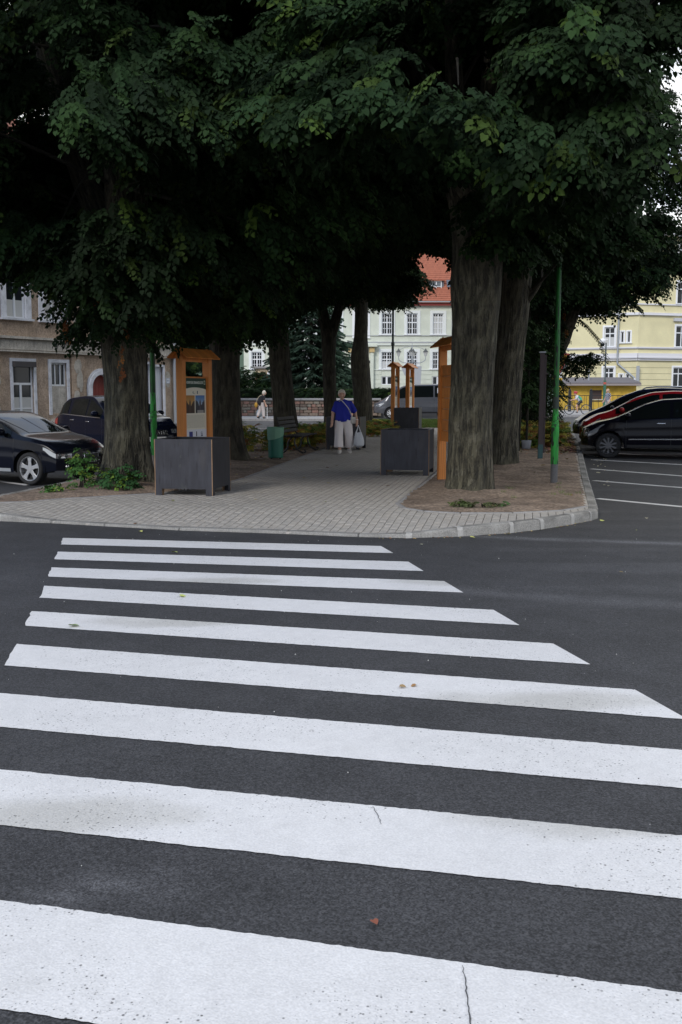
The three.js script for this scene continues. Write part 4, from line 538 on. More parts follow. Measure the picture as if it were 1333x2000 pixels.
{ // yellow building on the right: two fronts that meet in a blunt corner
  const B = base('yellow_building', 'tall pale yellow building with white bands and white framed windows', 'building', [27.9, gY, -95]);
  const ly = M(0.76, 0.69, 0.42, 0.85, { map: rep(plaster, 0.25) }), bw = M(0.66, 0.65, 0.66, 0.7), bg = M(0.50, 0.50, 0.52, 0.7), dk = M(0.16, 0.15, 0.10, 0.9);
  const H = 16.1;
  const faces = [[sub('left_front', B, [0, 0, 0], 0.42 * -1 + 0.0), -11.5, 0], [sub('right_front', B, [0, 0, 0], 0.30), 0, 16]];
  // heights from the ground: bands and sills of each storey
  faces.forEach(([F, x0, x1], k) => {
    const holes = [], wins = [];
    if (k === 0) { for (const y of [2.43, 5.87, 9.9, 13.85]) for (const x of [-2.62, -7.7, -12, -16.4]) wins.push([x, y, 0.98, y < 3 ? 1.5 : 1.85]); for (const y of [2.43, 6.25]) for (const x of [-0.85, -1.45]) wins.push([x, y, 0.3, y < 3 ? 0.85 : 1.03]); }
    else for (const [y, h] of [[2.1, 1.85], [5.85, 2.0], [9.9, 2.05], [13.85, 1.6]]) for (const x of [4.75, 9.0, 13.0]) wins.push([x + (y < 3 ? -0.15 : 0), y, 1.3, h]);
    for (const [x, y, w, h] of wins) holes.push([x - w / 2, y, x + w / 2, y + h]);
    const low = wallWith(x0, x1, 4.55, H, holes.filter((h) => h[1] > 4)); part('wall', low, ly, F);
    for (let y = 0; y < 4.5; y += 0.56) { const y1 = Math.min(4.55, y + 0.53), hs = holes.filter((h) => h[1] < 4).map((h) => [h[0], Math.max(h[1], y), h[2], Math.min(h[3], y1)]).filter((h) => h[3] > h[1]); part('course', wallWith(x0, x1, y, y1, hs), ly, F); }
    part('joint_backing', wallWith(x0, x1, 0, 4.55, holes.filter((h) => h[1] < 4), 0.25).map((g) => g.translate(0, 0, -0.04)), dk, F);
    const W = x1 - x0, mx = (x0 + x1) / 2, bd = (y, h, z, m) => part('band', box(W + (k ? 0.0 : 0.0), h, z + 0.02, mx, y, z / 2), m, F);
    bd(5.78, 0.14, 0.14, bw); bd(5.66, 0.06, 0.07, bg); bd(5.06, 0.4, 0.12, bw); bd(4.80, 0.10, 0.28, bg); bd(4.65, 0.15, 0.16, bw); bd(9.8, 0.13, 0.12, bw); bd(8.92, 0.22, 0.14, bw); bd(8.8, 0.05, 0.2, bg); bd(13.75, 0.12, 0.1, bw); bd(12.76, 0.24, 0.18, bw);
    for (const [x, y, w, h] of wins) windowUnit(F, x, y, w, h, w < 0.6 ? { t: 0.07, sur: 0.12, sill: 0.01 } : { v: [[0.5, 0.1, 0, 0.66], [0.5, 0.06, 0.7, 1]], h: [[0.68, 0.1, 0, 1]], t: 0.09, sur: 0.17, proud: 0.07, curtain: k === 0 && y > 5 && y < 8 ? 0.5 : 0, sillMat: bg });
    if (k === 1) part('window_hood', [4.75, 9.0, 13.0].map((x) => box(2.0, 0.3, 0.26, x, 8.42, 0.12)), bg, F);
    part('eaves', box(W, 0.45, 0.5, mx, H + 0.23, 0.12), bw, F);
    if (k === 0) { part('downpipe', [cyl([-1.8, 4.3, 0.24], [-1.8, H, 0.24], 0.09), cyl([-1.8, 4.3, 0.2], [-0.15, 2.9, 0.3], 0.09)], greyMetal, F); part('drain_stack', [cyl([-0.15, 0.1, 0.3], [-0.15, 2.9, 0.3], 0.10)], frameWhite, F); part('cable_box', box(0.3, 1.7, 0.12, 0.12, 3.2, 0.24), greyMetal, F); }
  });
  part('back_wall', [box(20, H, 0.4, 4, H / 2, -14)], ly, B);
  part('roof', (() => { const g = box(22, 0.2, 12, 3, H + 0.3, -9); return g; })(), M(0.2, 0.07, 0.05, 0.8), B);
}
{ // low bright yellow annex with a lean-to roof, d = 85
  const B = base('yellow_shed', 'low bright yellow shed with grey felt roof and pale green door', 'shed', [18.45, gY, -84]), y = M(0.62, 0.40, 0.05, 0.85, { map: rep(grain, 0.5) });
  part('wall', wallWith(0, 6.2, 0, 2.15, [[1.9 + 0.45, 1.0, 3.4 - 0.05, 1.75]], 0.3), y, B);
  part('taller_bay', wallWith(-2.0, 0, 0, 2.75, [[-1.5, 0.05, -0.6, 2.1]], 0.3), y, B);
  for (let i = 0; i < 5; i++) part('plank', box(0.17, 2.05, 0.05, -1.5 + 0.09 + i * 0.18, 1.08, -0.1), M(0.32, 0.42, 0.36, 0.7), B);
  part('vent', [box(1.0, 0.75, 0.06, 2.85, 1.375, -0.12)], M(0.05, 0.03, 0.025, 0.7), B); part('vent_sill', box(1.2, 0.07, 0.2, 2.85, 0.96, 0.02), M(0.5, 0.47, 0.4, 0.8), B);
  part('roof', [box(6.5, 0.22, 3.6, 3.15, 2.5, -1.1, 0, 0.14)], M(0.13, 0.12, 0.13, 0.8), B); part('fascia', box(6.5, 0.16, 0.06, 3.15, 2.20, 0.72), M(0.26, 0.22, 0.2, 0.7), B);
  part('flue', cyl([2.4, 2.5, -0.8], [2.4, 3.5, -0.8], 0.08), greyMetal, B); part('side_wall', [box(0.3, 2.1, 4, 6.05, 1.05, -2.3), box(0.3, 2.7, 4, -1.85, 1.35, -2.3)], y, B);
}
{ // black iron fence with a gate before the shed
  const F = base('iron_fence', 'black iron railing with square posts and a gate along the pavement', 'fence', [13.0, gY + 0.11, -76]);
  const posts = [0, 1.1, 2.2, 3.3, 4.3, 5.9, 7.2, 9.4]; posts.forEach((x, i) => { part('post', box(i === 4 || i === 5 ? 0.22 : 0.12, i === 4 || i === 5 ? 1.55 : 1.35, 0.12, x, i === 4 || i === 5 ? 0.775 : 0.675, 0), iron, F); if (i === 4 || i === 5) part('post_cap', ball(0.09, x, 1.62, 0), iron, F); });
  part('rail', [box(9.4, 0.05, 0.04, 4.7, 1.2, 0)], iron, F); part('rail', [box(9.4, 0.05, 0.04, 4.7, 0.15, 0)], iron, F); part('rail', box(3.4, 0.05, 0.04, 7.6, 0.75, 0), iron, F);
  for (let x = 0.18; x < 9.3; x += 0.18) if (!posts.some((p) => Math.abs(p - x) < 0.1) && (x < 6 || Math.round(x / 0.18) % 2 === 0)) part('picket', box(0.022, 1.03, 0.022, x, 0.68, 0), iron, F);
}
{ // stone retaining wall across the square with rubble and a concrete coping
  const W = base('stone_wall', 'low retaining wall of rough reddish rubble with grey coping', 'wall', [-6.4, gY + 0.1, -60.2]);
  const mats = [[0.26, 0.17, 0.13], [0.33, 0.25, 0.19], [0.20, 0.15, 0.12], [0.38, 0.22, 0.17], [0.30, 0.27, 0.22]].map((c) => M(...c, 0.95, { map: rep(grain, 1.5), bumpMap: rep(grainBump, 1.5), bumpScale: 0.015 })), r = mulberry(40);
  part('core', box(14.4, 0.94, 0.4, 1.6, 0.47, -0.26), M(0.17, 0.14, 0.11, 0.95), W);
  for (let row = 0; row < 5; row++) { let x = -5.5; while (x < 8.6) { const w = 0.22 + 0.34 * r(), h = 0.165 + 0.02 * r(); if (x + w > 8.8) break; const g = rbox(w - 0.03, h - 0.02, 0.2, 0.035, x + w / 2, 0.1 + row * 0.175, -0.05 + 0.05 * r()); g.rotateZ(0); const m = part('stone', g, mats[r() * 5 | 0], W); x += w; } }
  for (let x = -5.6; x < 8.7; x += 1.2) part('coping_stone', rbox(1.19, 0.13, 0.62, 0.02, x + 0.6, 1.005, -0.2), concreteMat, W);
}
{ // banded brick gatehouse far back
  const B = base('brick_gatehouse', 'small brick and stone banded building with a round white sign seen between the trunks', 'building', [-8.1, gY, -100]);
  const br = M(0.40, 0.22, 0.13, 0.9, { map: rep(grain, 0.6) }), pl = M(0.52, 0.53, 0.55, 0.8);
  for (let i = 0; i < 6; i++) part('course', box(3.4, 0.62, 3, 1.3, 0.31 + i * 0.66, -1.5 + (i & 1) * 0.02), i & 1 ? M(0.45, 0.36, 0.24, 0.9) : br, B);
  part('mortar_band', [1, 2, 3, 4, 5].map((i) => box(3.34, 0.05, 2.9, 1.3, i * 0.66 - 0.015, -1.5)), M(0.12, 0.10, 0.09, 0.9), B);
  part('doorway', box(0.62, 3.0, 0.2, 0.35, 1.5, 0.08), pl, B); part('round_sign', (() => { const g = new THREE.CylinderGeometry(0.36, 0.36, 0.06, 24); g.rotateX(Math.PI / 2); g.translate(1.15, 3.45, 0.1); return g; })(), white, B); part('sign_mark', (() => { const g = flat([[0.98, 3.5], [1.15, 3.32], [1.32, 3.5], [1.15, 3.45]], 0.02); g.translate(0, 0, 0.135); return g; })(), M(0.03, 0.06, 0.06, 0.6), B);
  part('roof', box(3.8, 0.2, 3.4, 1.3, 4.05, -1.4), M(0.25, 0.24, 0.23, 0.8), B);
}
// ---------------------------------------------------------------- parked cars
// p: L, W, sill, axles [front, rear] (x of the axle from the middle, +x forward), wr wheel radius, top/shoulder: side outlines [[x, y]...]
function carModel(root, p) {
  const smooth = (tab, w) => (x) => { let t = 0; for (let k = -3; k <= 3; k++) t += lut(tab, x + k * w / 3); return t / 7; };
  const top = smooth(p.top, p.soft || 0.10), sh = smooth(p.shoulder, 0.12), L2 = p.L / 2, W2 = p.W / 2;
  const plan = (x) => W2 * (1 - 0.10 * ss(L2 - 1.0, L2, x) - 0.08 * ss(-L2 + 0.9, -L2, x));
  const arch = (x) => { let y = p.sill; for (const a of p.axles) { const d = Math.abs(x - a), R = p.wr * 1.17; if (d < R) y = Math.max(y, p.wr + Math.sqrt(R * R - d * d)); } const e = Math.max(ss(L2 - 0.55, L2, x), ss(-L2 + 0.55, -L2, x)); return y + (y < p.sill + 0.02 ? 0.05 * e : 0); };
  const sec = (x, q) => { // q 0..1 sill to shoulder, 1..2 shoulder to the roof's middle
    const w = plan(x), ys = Math.min(sh(x), top(x) - 0.015), yt = top(x), yb = Math.min(arch(x), ys - 0.06);
    if (q <= 1) { const y = lerp(yb, ys, q), f = (y - p.sill) / (ys - p.sill); return [w * (0.955 + 0.045 * Math.sin(Math.PI * clamp(0.12 + f * 0.74)) ) - 0.012 * Math.exp(-(((f - 0.62) / 0.05) ** 2)), y]; }
    const s = q - 1, h = yt - ys, ws = w * (0.955 + 0.045 * Math.sin(Math.PI * 0.86)), cab = ss(0.10, 0.45, h), tum = h * (p.tumble || 0.36);
    const s0 = lerp(0.25, 0.60, cab); // share of the parameter that climbs the side
    if (s <= s0) { const t = s / s0; return [ws - tum * t * 0.92 - 0.02 * (1 - cab) * t, ys + h * lerp(0.75, 0.955, cab) * t]; }
    const t = (s - s0) / (1 - s0), z0 = ws - tum * 0.92 - 0.02 * (1 - cab), y0 = ys + h * lerp(0.75, 0.955, cab), a = t * Math.PI / 2;
    const ca = Math.cos(a); return [z0 * Math.sign(ca) * Math.abs(ca) ** 0.62, lerp(y0, yt, Math.abs(Math.sin(a)) ** 0.9)];
  };
  const bend = (x, y, z) => { const w = z / W2; let X = x; const ny = p.noseY || 0.5; if (x > L2 - 0.9) { const a = ((x - L2 + 0.9) / 0.9) ** 2; X -= a * ((p.noseR || 0.26) * w * w + (p.noseV || 0.16) * ((y - ny) / 0.4) ** 2 * (y > ny ? 1 : 0.25)); } if (x < -L2 + 0.8) { const a = ((-x - L2 + 0.8) / 0.8) ** 2; X += a * (0.16 * w * w + 0.04 * ((y - 0.6) / 0.4) ** 2); } return [X, y, z]; };
  const S = (x, q, side) => { const [z, y] = sec(x, q); return bend(x, y, z * side); };
  const cap = (end, q, f) => { const x = end * L2, [z, y] = sec(x, q); return bend(x, y, z * f); };
  const nrm = (fn, a, b) => { const e = 0.004, A = V(...fn(a - e, b)), B = V(...fn(a + e, b)), C = V(...fn(a, b - e)), D = V(...fn(a, b + e)); return B.sub(A).cross(D.sub(C)).normalize(); };
  const patch = (fn, a0, a1, b0, b1, off, na = 10, nb = 6) => { // a piece of surface lifted by off, outwards
    const am = (a0 + a1) / 2, bm = typeof b0 === 'function' ? (b0(am) + b1(am)) / 2 : (b0 + b1) / 2, mid = V(...fn(am, bm)), c = V(clamp(mid.x, -L2 + 0.6, L2 - 0.6), 0.6, 0), n0 = nrm(fn, am, bm), sg = n0.dot(mid.clone().sub(c)) < 0 ? -1 : 1;
    return gridGeo(na, nb, (u, v) => { const a = lerp(a0, a1, u), b = typeof b0 === 'function' ? lerp(b0(a), b1(a), v) : lerp(b0, b1, v), q = V(...fn(a, b)).addScaledVector(nrm(fn, a, b), off * sg); return [q.x, q.y, q.z]; });
  };
  // body shell
  const xs = []; for (let i = 0; i <= 110; i++) xs.push(-L2 + p.L * i / 110); for (const a of p.axles) for (const d of [-1.17, -1.168, 1.168, 1.17]) xs.push(a + d * p.wr); xs.sort((a, b) => a - b);
  const qs = []; for (let i = 0; i <= 10; i++) qs.push(i / 10); for (let i = 1; i <= 18; i++) qs.push(1 + i / 18);
  const smoothG = (g) => { const h = g.clone(); h.computeVertexNormals(); return h; };
  part('body', [...[1, -1].map((s) => smoothG(gridGeo(xs.length - 1, qs.length - 1, (u, v, i, j) => s > 0 ? S(xs[i], qs[j], s) : S(xs[xs.length - 1 - i], qs[j], s)))), smoothG(gridGeo(10, qs.length - 1, (u, v, i, j) => cap(1, qs[j], 1 - u * 2))), smoothG(gridGeo(10, qs.length - 1, (u, v, i, j) => cap(-1, qs[j], u * 2 - 1)))], p.paint, root);
  const inner = W2 * 0.80, ax = p.axles, R = p.wr * 1.2;
  part('underbody', [box(ax[0] - ax[1] - 2 * R, 0.5, inner * 2.06, (ax[0] + ax[1]) / 2, p.sill + 0.26, 0), box(ax[0] - ax[1] + 0.5, 0.2, inner * 1.0, (ax[0] + ax[1]) / 2, p.sill + 0.2, 0), box(L2 - ax[0] - R - 0.25, 0.25, inner * 1.7, (L2 - 0.25 + ax[0] + R) / 2, p.sill + 0.25, 0), box(L2 + ax[1] - R - 0.2, 0.25, inner * 1.7, (-L2 + 0.2 + ax[1] - R) / 2, p.sill + 0.25, 0)], black, root);
  // wheels
  for (const a of ax) for (const s of [1, -1]) {
    const Wh = sub('wheel', root, [a, p.wr, s * (W2 * 0.965 - 0.10)]); const w = 0.105, r0 = p.wr, rim = p.rim || r0 * 0.68;
    const ty = lathe([[rim * 0.97, -w * 0.8], [rim * 1.04, -w], [r0 * 0.9, -w], [r0 * 0.975, -w * 0.85], [r0, -w * 0.5], [r0, w * 0.5], [r0 * 0.975, w * 0.85], [r0 * 0.9, w], [rim * 1.04, w], [rim * 0.97, w * 0.8]], 36); ty.rotateX(Math.PI / 2); part('tyre', ty, rubber, Wh);
    const rg = [lathe([[rim * 0.99, w * 0.55], [rim, w * 0.9], [rim * 0.95, w * 0.92], [rim * 0.90, w * 0.6], [rim * 0.88, -w * 0.4]], 36)]; rg[0].rotateX(Math.PI / 2);
    const ns = p.spokes || 5, sp = [];
    for (let k = 0; k < ns; k++) { const b = ns > 6 ? 0.055 : 0.10, g = flat([[rim * 0.10, -b * rim * 1.7], [rim * 0.55, -b * rim * 1.25], [rim * 0.93, -b * rim * 2.1], [rim * 0.93, b * rim * 2.1], [rim * 0.55, b * rim * 1.25], [rim * 0.10, b * rim * 1.7]], 0.018, 0.004); g.rotateZ(k / ns * 2 * Math.PI + Math.PI / 2); g.translate(0, 0, w * 0.52); sp.push(g); }
    const hub = new THREE.CylinderGeometry(rim * 0.2, rim * 0.22, 0.035, 16); hub.rotateX(Math.PI / 2); hub.translate(0, 0, w * 0.58);
    const all = [...rg, ...sp, hub]; if (s < 0) all.forEach((g) => g.rotateY(Math.PI)); part('rim', all, p.rimMat || silver, Wh);
    const disc = new THREE.CylinderGeometry(rim * 0.9, rim * 0.9, 0.02, 24); disc.rotateX(Math.PI / 2); disc.translate(0, 0, s * w * 0.1); part('brake_disc', disc, black, Wh);
    const arc = lathe([[R * 0.985, -0.2], [R * 0.985, 0.09]], 30); arc.rotateX(Math.PI / 2); arc.translate(a, p.wr, s * (W2 * 0.9 - 0.06)); const pp = arc.attributes.position; for (let i = 0; i < pp.count; i++) if (pp.getY(i) < p.wr * 0.75) pp.setY(i, p.wr * 0.75); part('wheel_arch', arc, black, root);
  }
  // glass: windscreen, rear window, side windows
  const fix = (fn) => (a, b) => fn(a, b);
  const [w0, w1] = p.screen; part('windshield', [1, -1].map((s) => patch(fix((x, q) => S(x, q, s)), w0, w1, 1.77, 1.9995, 0.006, 12, 8)), carGlass, root);
  if (p.rear) part('rear_window', [1, -1].map((s) => patch(fix((x, q) => S(x, q, s)), p.rear[0], p.rear[1], 1.72, 1.9995, 0.006, 8, 8)), carGlass, root);
  for (const [a, b] of p.side) for (const s of [1, -1]) { // the pane keeps clear of the pillar outline
    const lo = 1.045, hi = (x) => { const h = top(x) - sh(x); return 1 + 0.60 * clamp((h * 0.9 - 0.055) / Math.max(0.06, h * 0.9)); };
    part('side_window', patch((x, q) => S(x, q, s), a, b, () => lo, (x) => Math.max(lo + 0.012, hi(x)), 0.006, 14, 6), carGlass, root);
  }
  const seam = (x, q0, q1) => [1, -1].map((s) => patch((a, q) => S(a, q, s), x - 0.005, x + 0.005, q0, q1, 0.002, 1, 10));
  part('door_seam', p.seams.flatMap((x) => seam(x, 0.06, 1.0)), black, root);
  part('sill_trim', [1, -1].map((s) => patch((x, q) => S(x, q, s), ax[1] + R + 0.06, ax[0] - R - 0.06, 0.02, 0.12, 0.004, 12, 2)), p.trim || black, root);
  if (p.chromeLine) part('side_moulding', [1, -1].map((s) => patch((x, q) => S(x, q, s), ax[1] + R + 0.1, ax[0] - R - 0.1, 0.30, 0.335, 0.006, 10, 1)), chrome, root);
  if (p.beltTrim) part('window_trim', [1, -1].map((s) => patch((x, q) => S(x, q, s), p.side[p.side.length - 1][0], p.side[0][1], 1.012, 1.035, 0.007, 20, 1)), chrome, root);
  for (const x of p.handles) for (const s of [1, -1]) { const q = S(x, 0.86, s); part('door_handle', rbox(0.2, 0.03, 0.035, 0.012, q[0], q[1], q[2] + s * 0.015), p.handleMat || p.paint, root); }
  for (const s of [1, -1]) { const q = S(p.mirror, 1.10, s), Mi = part('mirror', [ball(0.1, q[0], q[1] + 0.07, q[2] + s * 0.13, 0.75, 0.72, 1.15), rbox(0.06, 0.05, 0.14, 0.02, q[0], q[1] + 0.02, q[2] + s * 0.05)], p.mirrorMat || p.paint, root); }
  // front lamps, grille, plate
  const lampM = P(0.35, 0.37, 0.40, 0.12, { clearcoat: 1, clearcoatRoughness: 0.04, metalness: 0.55 });
  const lq = p.lampQ || [0.70, 0.93];
  for (const s of [1, -1]) {
    const H = part('headlight', [patch((x, q) => S(x, q, s), L2 - (p.lampL || 0.42), L2 - 0.001, (x) => lerp(lq[0], lq[1] - 0.05, ss(L2 - 0.2, L2 - (p.lampL || 0.42), x) * 0.7), () => lq[1], 0.006, 10, 4), patch((f, q) => cap(1, q, f), s * (p.lampIn || 0.62), s * 0.999, lq[0], lq[1], 0.006, 6, 4)], lampM, root);
    for (const [f, r] of [[0.74, 0.055], [0.90, 0.062]]) { const q = cap(1, (lq[0] + lq[1]) / 2, s * f); part('projector', ball(r, q[0] - 0.015, q[1], q[2], 0.5, 1, 1, 14), P(0.05, 0.055, 0.06, 0.05, { clearcoat: 1 }), H); }
    if (p.fog) { const q = cap(1, 0.2, s * 0.72); part('fog_lamp', ball(0.055, q[0] - 0.005, q[1], q[2], 0.5, 1, 1), chrome, root); }
    part('tail_light', [patch((x, q) => S(x, q, s), -L2 + 0.001, -L2 + 0.3, 0.72, 0.98, 0.006, 5, 4), patch((f, q) => cap(-1, q, f), s * 0.7, s * 0.999, 0.72, 0.98, 0.006, 5, 4)], P(0.35, 0.015, 0.012, 0.15, { clearcoat: 1 }), root);
  }
  const g0 = p.grille || [0.35, 0.84, 0.36]; const G = part('grille', patch((f, q) => cap(1, q, f), -g0[2], g0[2], g0[0], g0[1], 0.008, 8, 6), black, root);
  if (p.slats) { const bars = []; for (let k = 0; k < p.slats; k++) { const f = lerp(-g0[2] * 0.85, g0[2] * 0.85, k / (p.slats - 1)); bars.push(patch((a, q) => cap(1, q, a), f - 0.012, f + 0.012, g0[0] + 0.04, g0[1] - 0.04, 0.016, 1, 5)); } part('grille_bar', bars, p.slatMat || chrome, G); }
  part('grille_frame', [[-g0[2] - 0.02, -g0[2], g0[0], g0[1]], [g0[2], g0[2] + 0.02, g0[0], g0[1]], [-g0[2], g0[2], g0[1], g0[1] + 0.025]].map(([a, b, c, d]) => patch((f, q) => cap(1, q, f), a, b, c, d, 0.010, 6, 4)), p.frameMat || chrome, G);
  part('lower_intake', patch((f, q) => cap(1, q, f), -0.55, 0.55, 0.05, 0.24, 0.006, 8, 3), black, root);
  if (p.plate) { const q = cap(1, p.plateQ || 0.5, 0), g = new THREE.BoxGeometry(0.02, 0.115, 0.52); part('licence_plate', g.translate(q[0] + 0.02, q[1], q[2]), [p.plate, black, black, black, black, black], root); }
  if (p.rails) part('roof_rail', [1, -1].map((s) => tube([[p.rails[1], top(p.rails[1]) - 0.03, s * W2 * 0.68], [p.rails[1] - 0.15, top(p.rails[1] - 0.15) + 0.035, s * W2 * 0.68], [p.rails[0] + 0.15, top(p.rails[0] + 0.15) + 0.035, s * W2 * 0.68], [p.rails[0], top(p.rails[0]) - 0.03, s * W2 * 0.68]], [0.018, 0.018, 0.018, 0.018], 6)), silver, root);
  return { S, cap, top, sh, L2, W2, patch };
}
const paintOf = (r, g, b, metal = 0.0) => P(r, g, b, 0.14, { specularIntensity: 0.4, metalness: metal });
const place = (x, d, yaw) => [[x, roadY(x, d) + 0.004, -d], yaw]; // yaw: 0 = nose to +x, positive turns the nose away from the camera
const hatch = { L: 4.25, W: 1.77, sill: 0.24, wr: 0.318, axles: [1.30, -1.28],
  top: [[-2.13, 0.98], [-2.02, 1.02], [-1.75, 1.20], [-1.25, 1.385], [-0.5, 1.425], [0.05, 1.40], [0.42, 1.27], [1.10, 0.965], [1.25, 0.945], [1.75, 0.85], [2.05, 0.74], [2.125, 0.66]],
  shoulder: [[-2.13, 0.92], [-1.5, 0.965], [0, 0.925], [0.9, 0.895], [1.3, 0.85], [1.8, 0.76], [2.125, 0.62]],
  screen: [0.36, 1.03], rear: [-1.85, -1.3], side: [[0.02, 0.86], [-1.0, -0.05], [-1.55, -1.08]], seams: [0.95, -0.02], handles: [0.12], mirror: 0.72 };
{ // black hatchback, nose to the right
  const [pos, yaw] = place(-6.88, 20.6, -0.42), C = base('parked_car', 'black hatchback with silver five-spoke wheels parked left of the large lime trunk', 'car', pos, yaw, 'parked cars round the square');
  const plate = signTex(256, 64, (c) => { c.fillStyle = '#07080a'; c.fillRect(0, 0, 256, 64); c.fillStyle = '#d4d6d8'; c.font = 'bold 52px sans-serif'; c.fillText('T 555', 70, 50); c.beginPath(); c.arc(30, 34, 9, 0, 7); c.fill(); c.beginPath(); c.arc(230, 34, 7, 0, 7); c.fill(); });
  carModel(C, { ...hatch, paint: paintOf(0.006, 0.0075, 0.014), plate, plateQ: 0.5, fog: true, spokes: 5, rim: 0.238, slats: 2, frameMat: greyMetal, grille: [0.22, 0.88, 0.30], beltTrim: false, trim: greyMetal });
}
{ // dark blue crossover behind the lime, nose to the right and towards the camera
  const [pos, yaw] = place(-6.2, 27.6, -0.86), C = base('parked_car', 'dark blue crossover with a toothed chrome grille parked behind the large left lime', 'car', pos, yaw, 'parked cars round the square');
  carModel(C, { L: 4.4, W: 1.82, sill: 0.3, wr: 0.34, axles: [1.36, -1.30], top: [[-2.2, 1.06], [-2.05, 1.12], [-1.7, 1.42], [-1.2, 1.60], [-0.4, 1.66], [0.15, 1.63], [0.5, 1.48], [1.05, 1.16], [1.2, 1.13], [1.7, 1.06], [2.1, 0.95], [2.2, 0.86]], shoulder: [[-2.2, 1.0], [-1.5, 1.13], [0, 1.07], [1, 1.05], [1.6, 0.99], [2.2, 0.8]], screen: [0.42, 0.99], rear: [-1.95, -1.4], side: [[0.0, 0.82], [-0.95, -0.07], [-1.75, -1.12]], seams: [0.9, -0.03, -0.98], handles: [0.12, -0.8], mirror: 0.7, paint: paintOf(0.004, 0.006, 0.016), slats: 9, grille: [0.62, 0.86, 0.42], fog: true, plate: white, plateQ: 0.4, handleMat: chrome, beltTrim: true });
}
const mpv = { L: 4.3, W: 1.8, sill: 0.26, wr: 0.318, axles: [1.44, -1.28],
  top: [[-2.15, 1.05], [-2.05, 1.12], [-1.85, 1.34], [-1.3, 1.46], [-0.4, 1.50], [0.2, 1.465], [0.62, 1.34], [1.32, 1.0], [1.45, 0.97], [1.85, 0.90], [2.08, 0.80], [2.15, 0.70]],
  shoulder: [[-2.15, 1.0], [-1.4, 1.05], [0, 0.98], [0.9, 0.95], [1.4, 0.91], [1.8, 0.83], [2.15, 0.66]],
  screen: [0.55, 1.26], rear: [-2.0, -1.5], side: [[0.0, 1.15], [-0.95, -0.08], [-1.75, -1.12]], seams: [1.02, -0.04, -1.0], handles: [0.2, -0.75], mirror: 0.98, lampL: 0.55, lampQ: [0.62, 0.92] };
{
  const [pos, yaw] = place(8.3, 25.4, Math.PI - 0.28), C = base('parked_car', 'black compact car with a chrome side strip parked nearest on the right', 'car', pos, yaw, 'parked cars round the square');
  carModel(C, { ...mpv, paint: paintOf(0.0045, 0.0045, 0.008), spokes: 10, rimMat: M(0.13, 0.13, 0.135, 0.4, { metalness: 0.6 }), chromeLine: true, handleMat: chrome });
}
{
  const [pos, yaw] = place(8.92, 28.2, Math.PI - 0.28), C = base('parked_car', 'red car parked between the black compact car and the dark blue people carrier', 'car', pos, yaw, 'parked cars round the square');
  carModel(C, { ...mpv, top: mpv.top.map(([x, y]) => [x, y * 1.11]), shoulder: mpv.shoulder.map(([x, y]) => [x, y * 1.07]), paint: paintOf(0.32, 0.012, 0.016), spokes: 9, mirrorMat: paintOf(0.3, 0.02, 0.02) });
}
{
  const [pos, yaw] = place(9.65, 31.4, Math.PI - 0.28), C = base('parked_car', 'dark blue people carrier with silver roof rails, rearmost of three on the right', 'car', pos, yaw, 'parked cars round the square');
  carModel(C, { ...mpv, L: 4.65, W: 1.86, axles: [1.42, -1.5], top: [[-2.32, 1.1], [-2.2, 1.3], [-2.0, 1.58], [-1.4, 1.70], [-0.3, 1.745], [0.3, 1.69], [0.75, 1.52], [1.5, 1.12], [1.62, 1.08], [2.0, 0.95], [2.26, 0.8], [2.325, 0.68]], shoulder: [[-2.32, 1.05], [-1.4, 1.08], [0, 1.03], [1, 1.0], [1.6, 0.95], [2.0, 0.85], [2.325, 0.64]], screen: [0.68, 1.42], side: [[0.12, 1.3], [-0.95, 0.02], [-1.95, -1.1]], seams: [1.15, 0.06, -1.02], paint: paintOf(0.008, 0.011, 0.028), rails: [-1.9, 0.25], mirror: 1.1 });
}
{ // grey van, nose to the left
  const [pos, yaw] = place(4.45, 57.6, Math.PI), C = base('parked_van', 'silver grey passenger van with a white paper in its side window', 'van', pos, yaw);
  const van = { L: 5.2, W: 1.95, sill: 0.32, wr: 0.335, axles: [1.62, -1.46], tumble: 0.16, top: [[-2.6, 1.5], [-2.52, 1.85], [-2.35, 1.95], [-1, 1.97], [0.6, 1.955], [0.95, 1.87], [1.9, 1.22], [2.1, 1.12], [2.5, 0.96], [2.6, 0.86]], shoulder: [[-2.6, 1.2], [0, 1.18], [1.2, 1.12], [1.9, 1.05], [2.6, 0.78]], screen: [0.95, 1.86], rear: null, side: [[0.72, 1.42], [-0.75, 0.4], [-2.2, -0.85]], seams: [1.5, 0.56, -0.8], handles: [0.62], mirror: 1.35, spokes: 10, noseY: 0.6, lampL: 0.5 };
  const k = carModel(C, { ...van, paint: paintOf(0.115, 0.118, 0.128, 0.2), mirrorMat: black, rimMat: white });
  part('window_paper', [1, -1].map((s) => k.patch((x, q) => k.S(x, q, s), -1.45, -0.98, 1.22, 1.46, 0.012, 2, 2)), white, C);
}
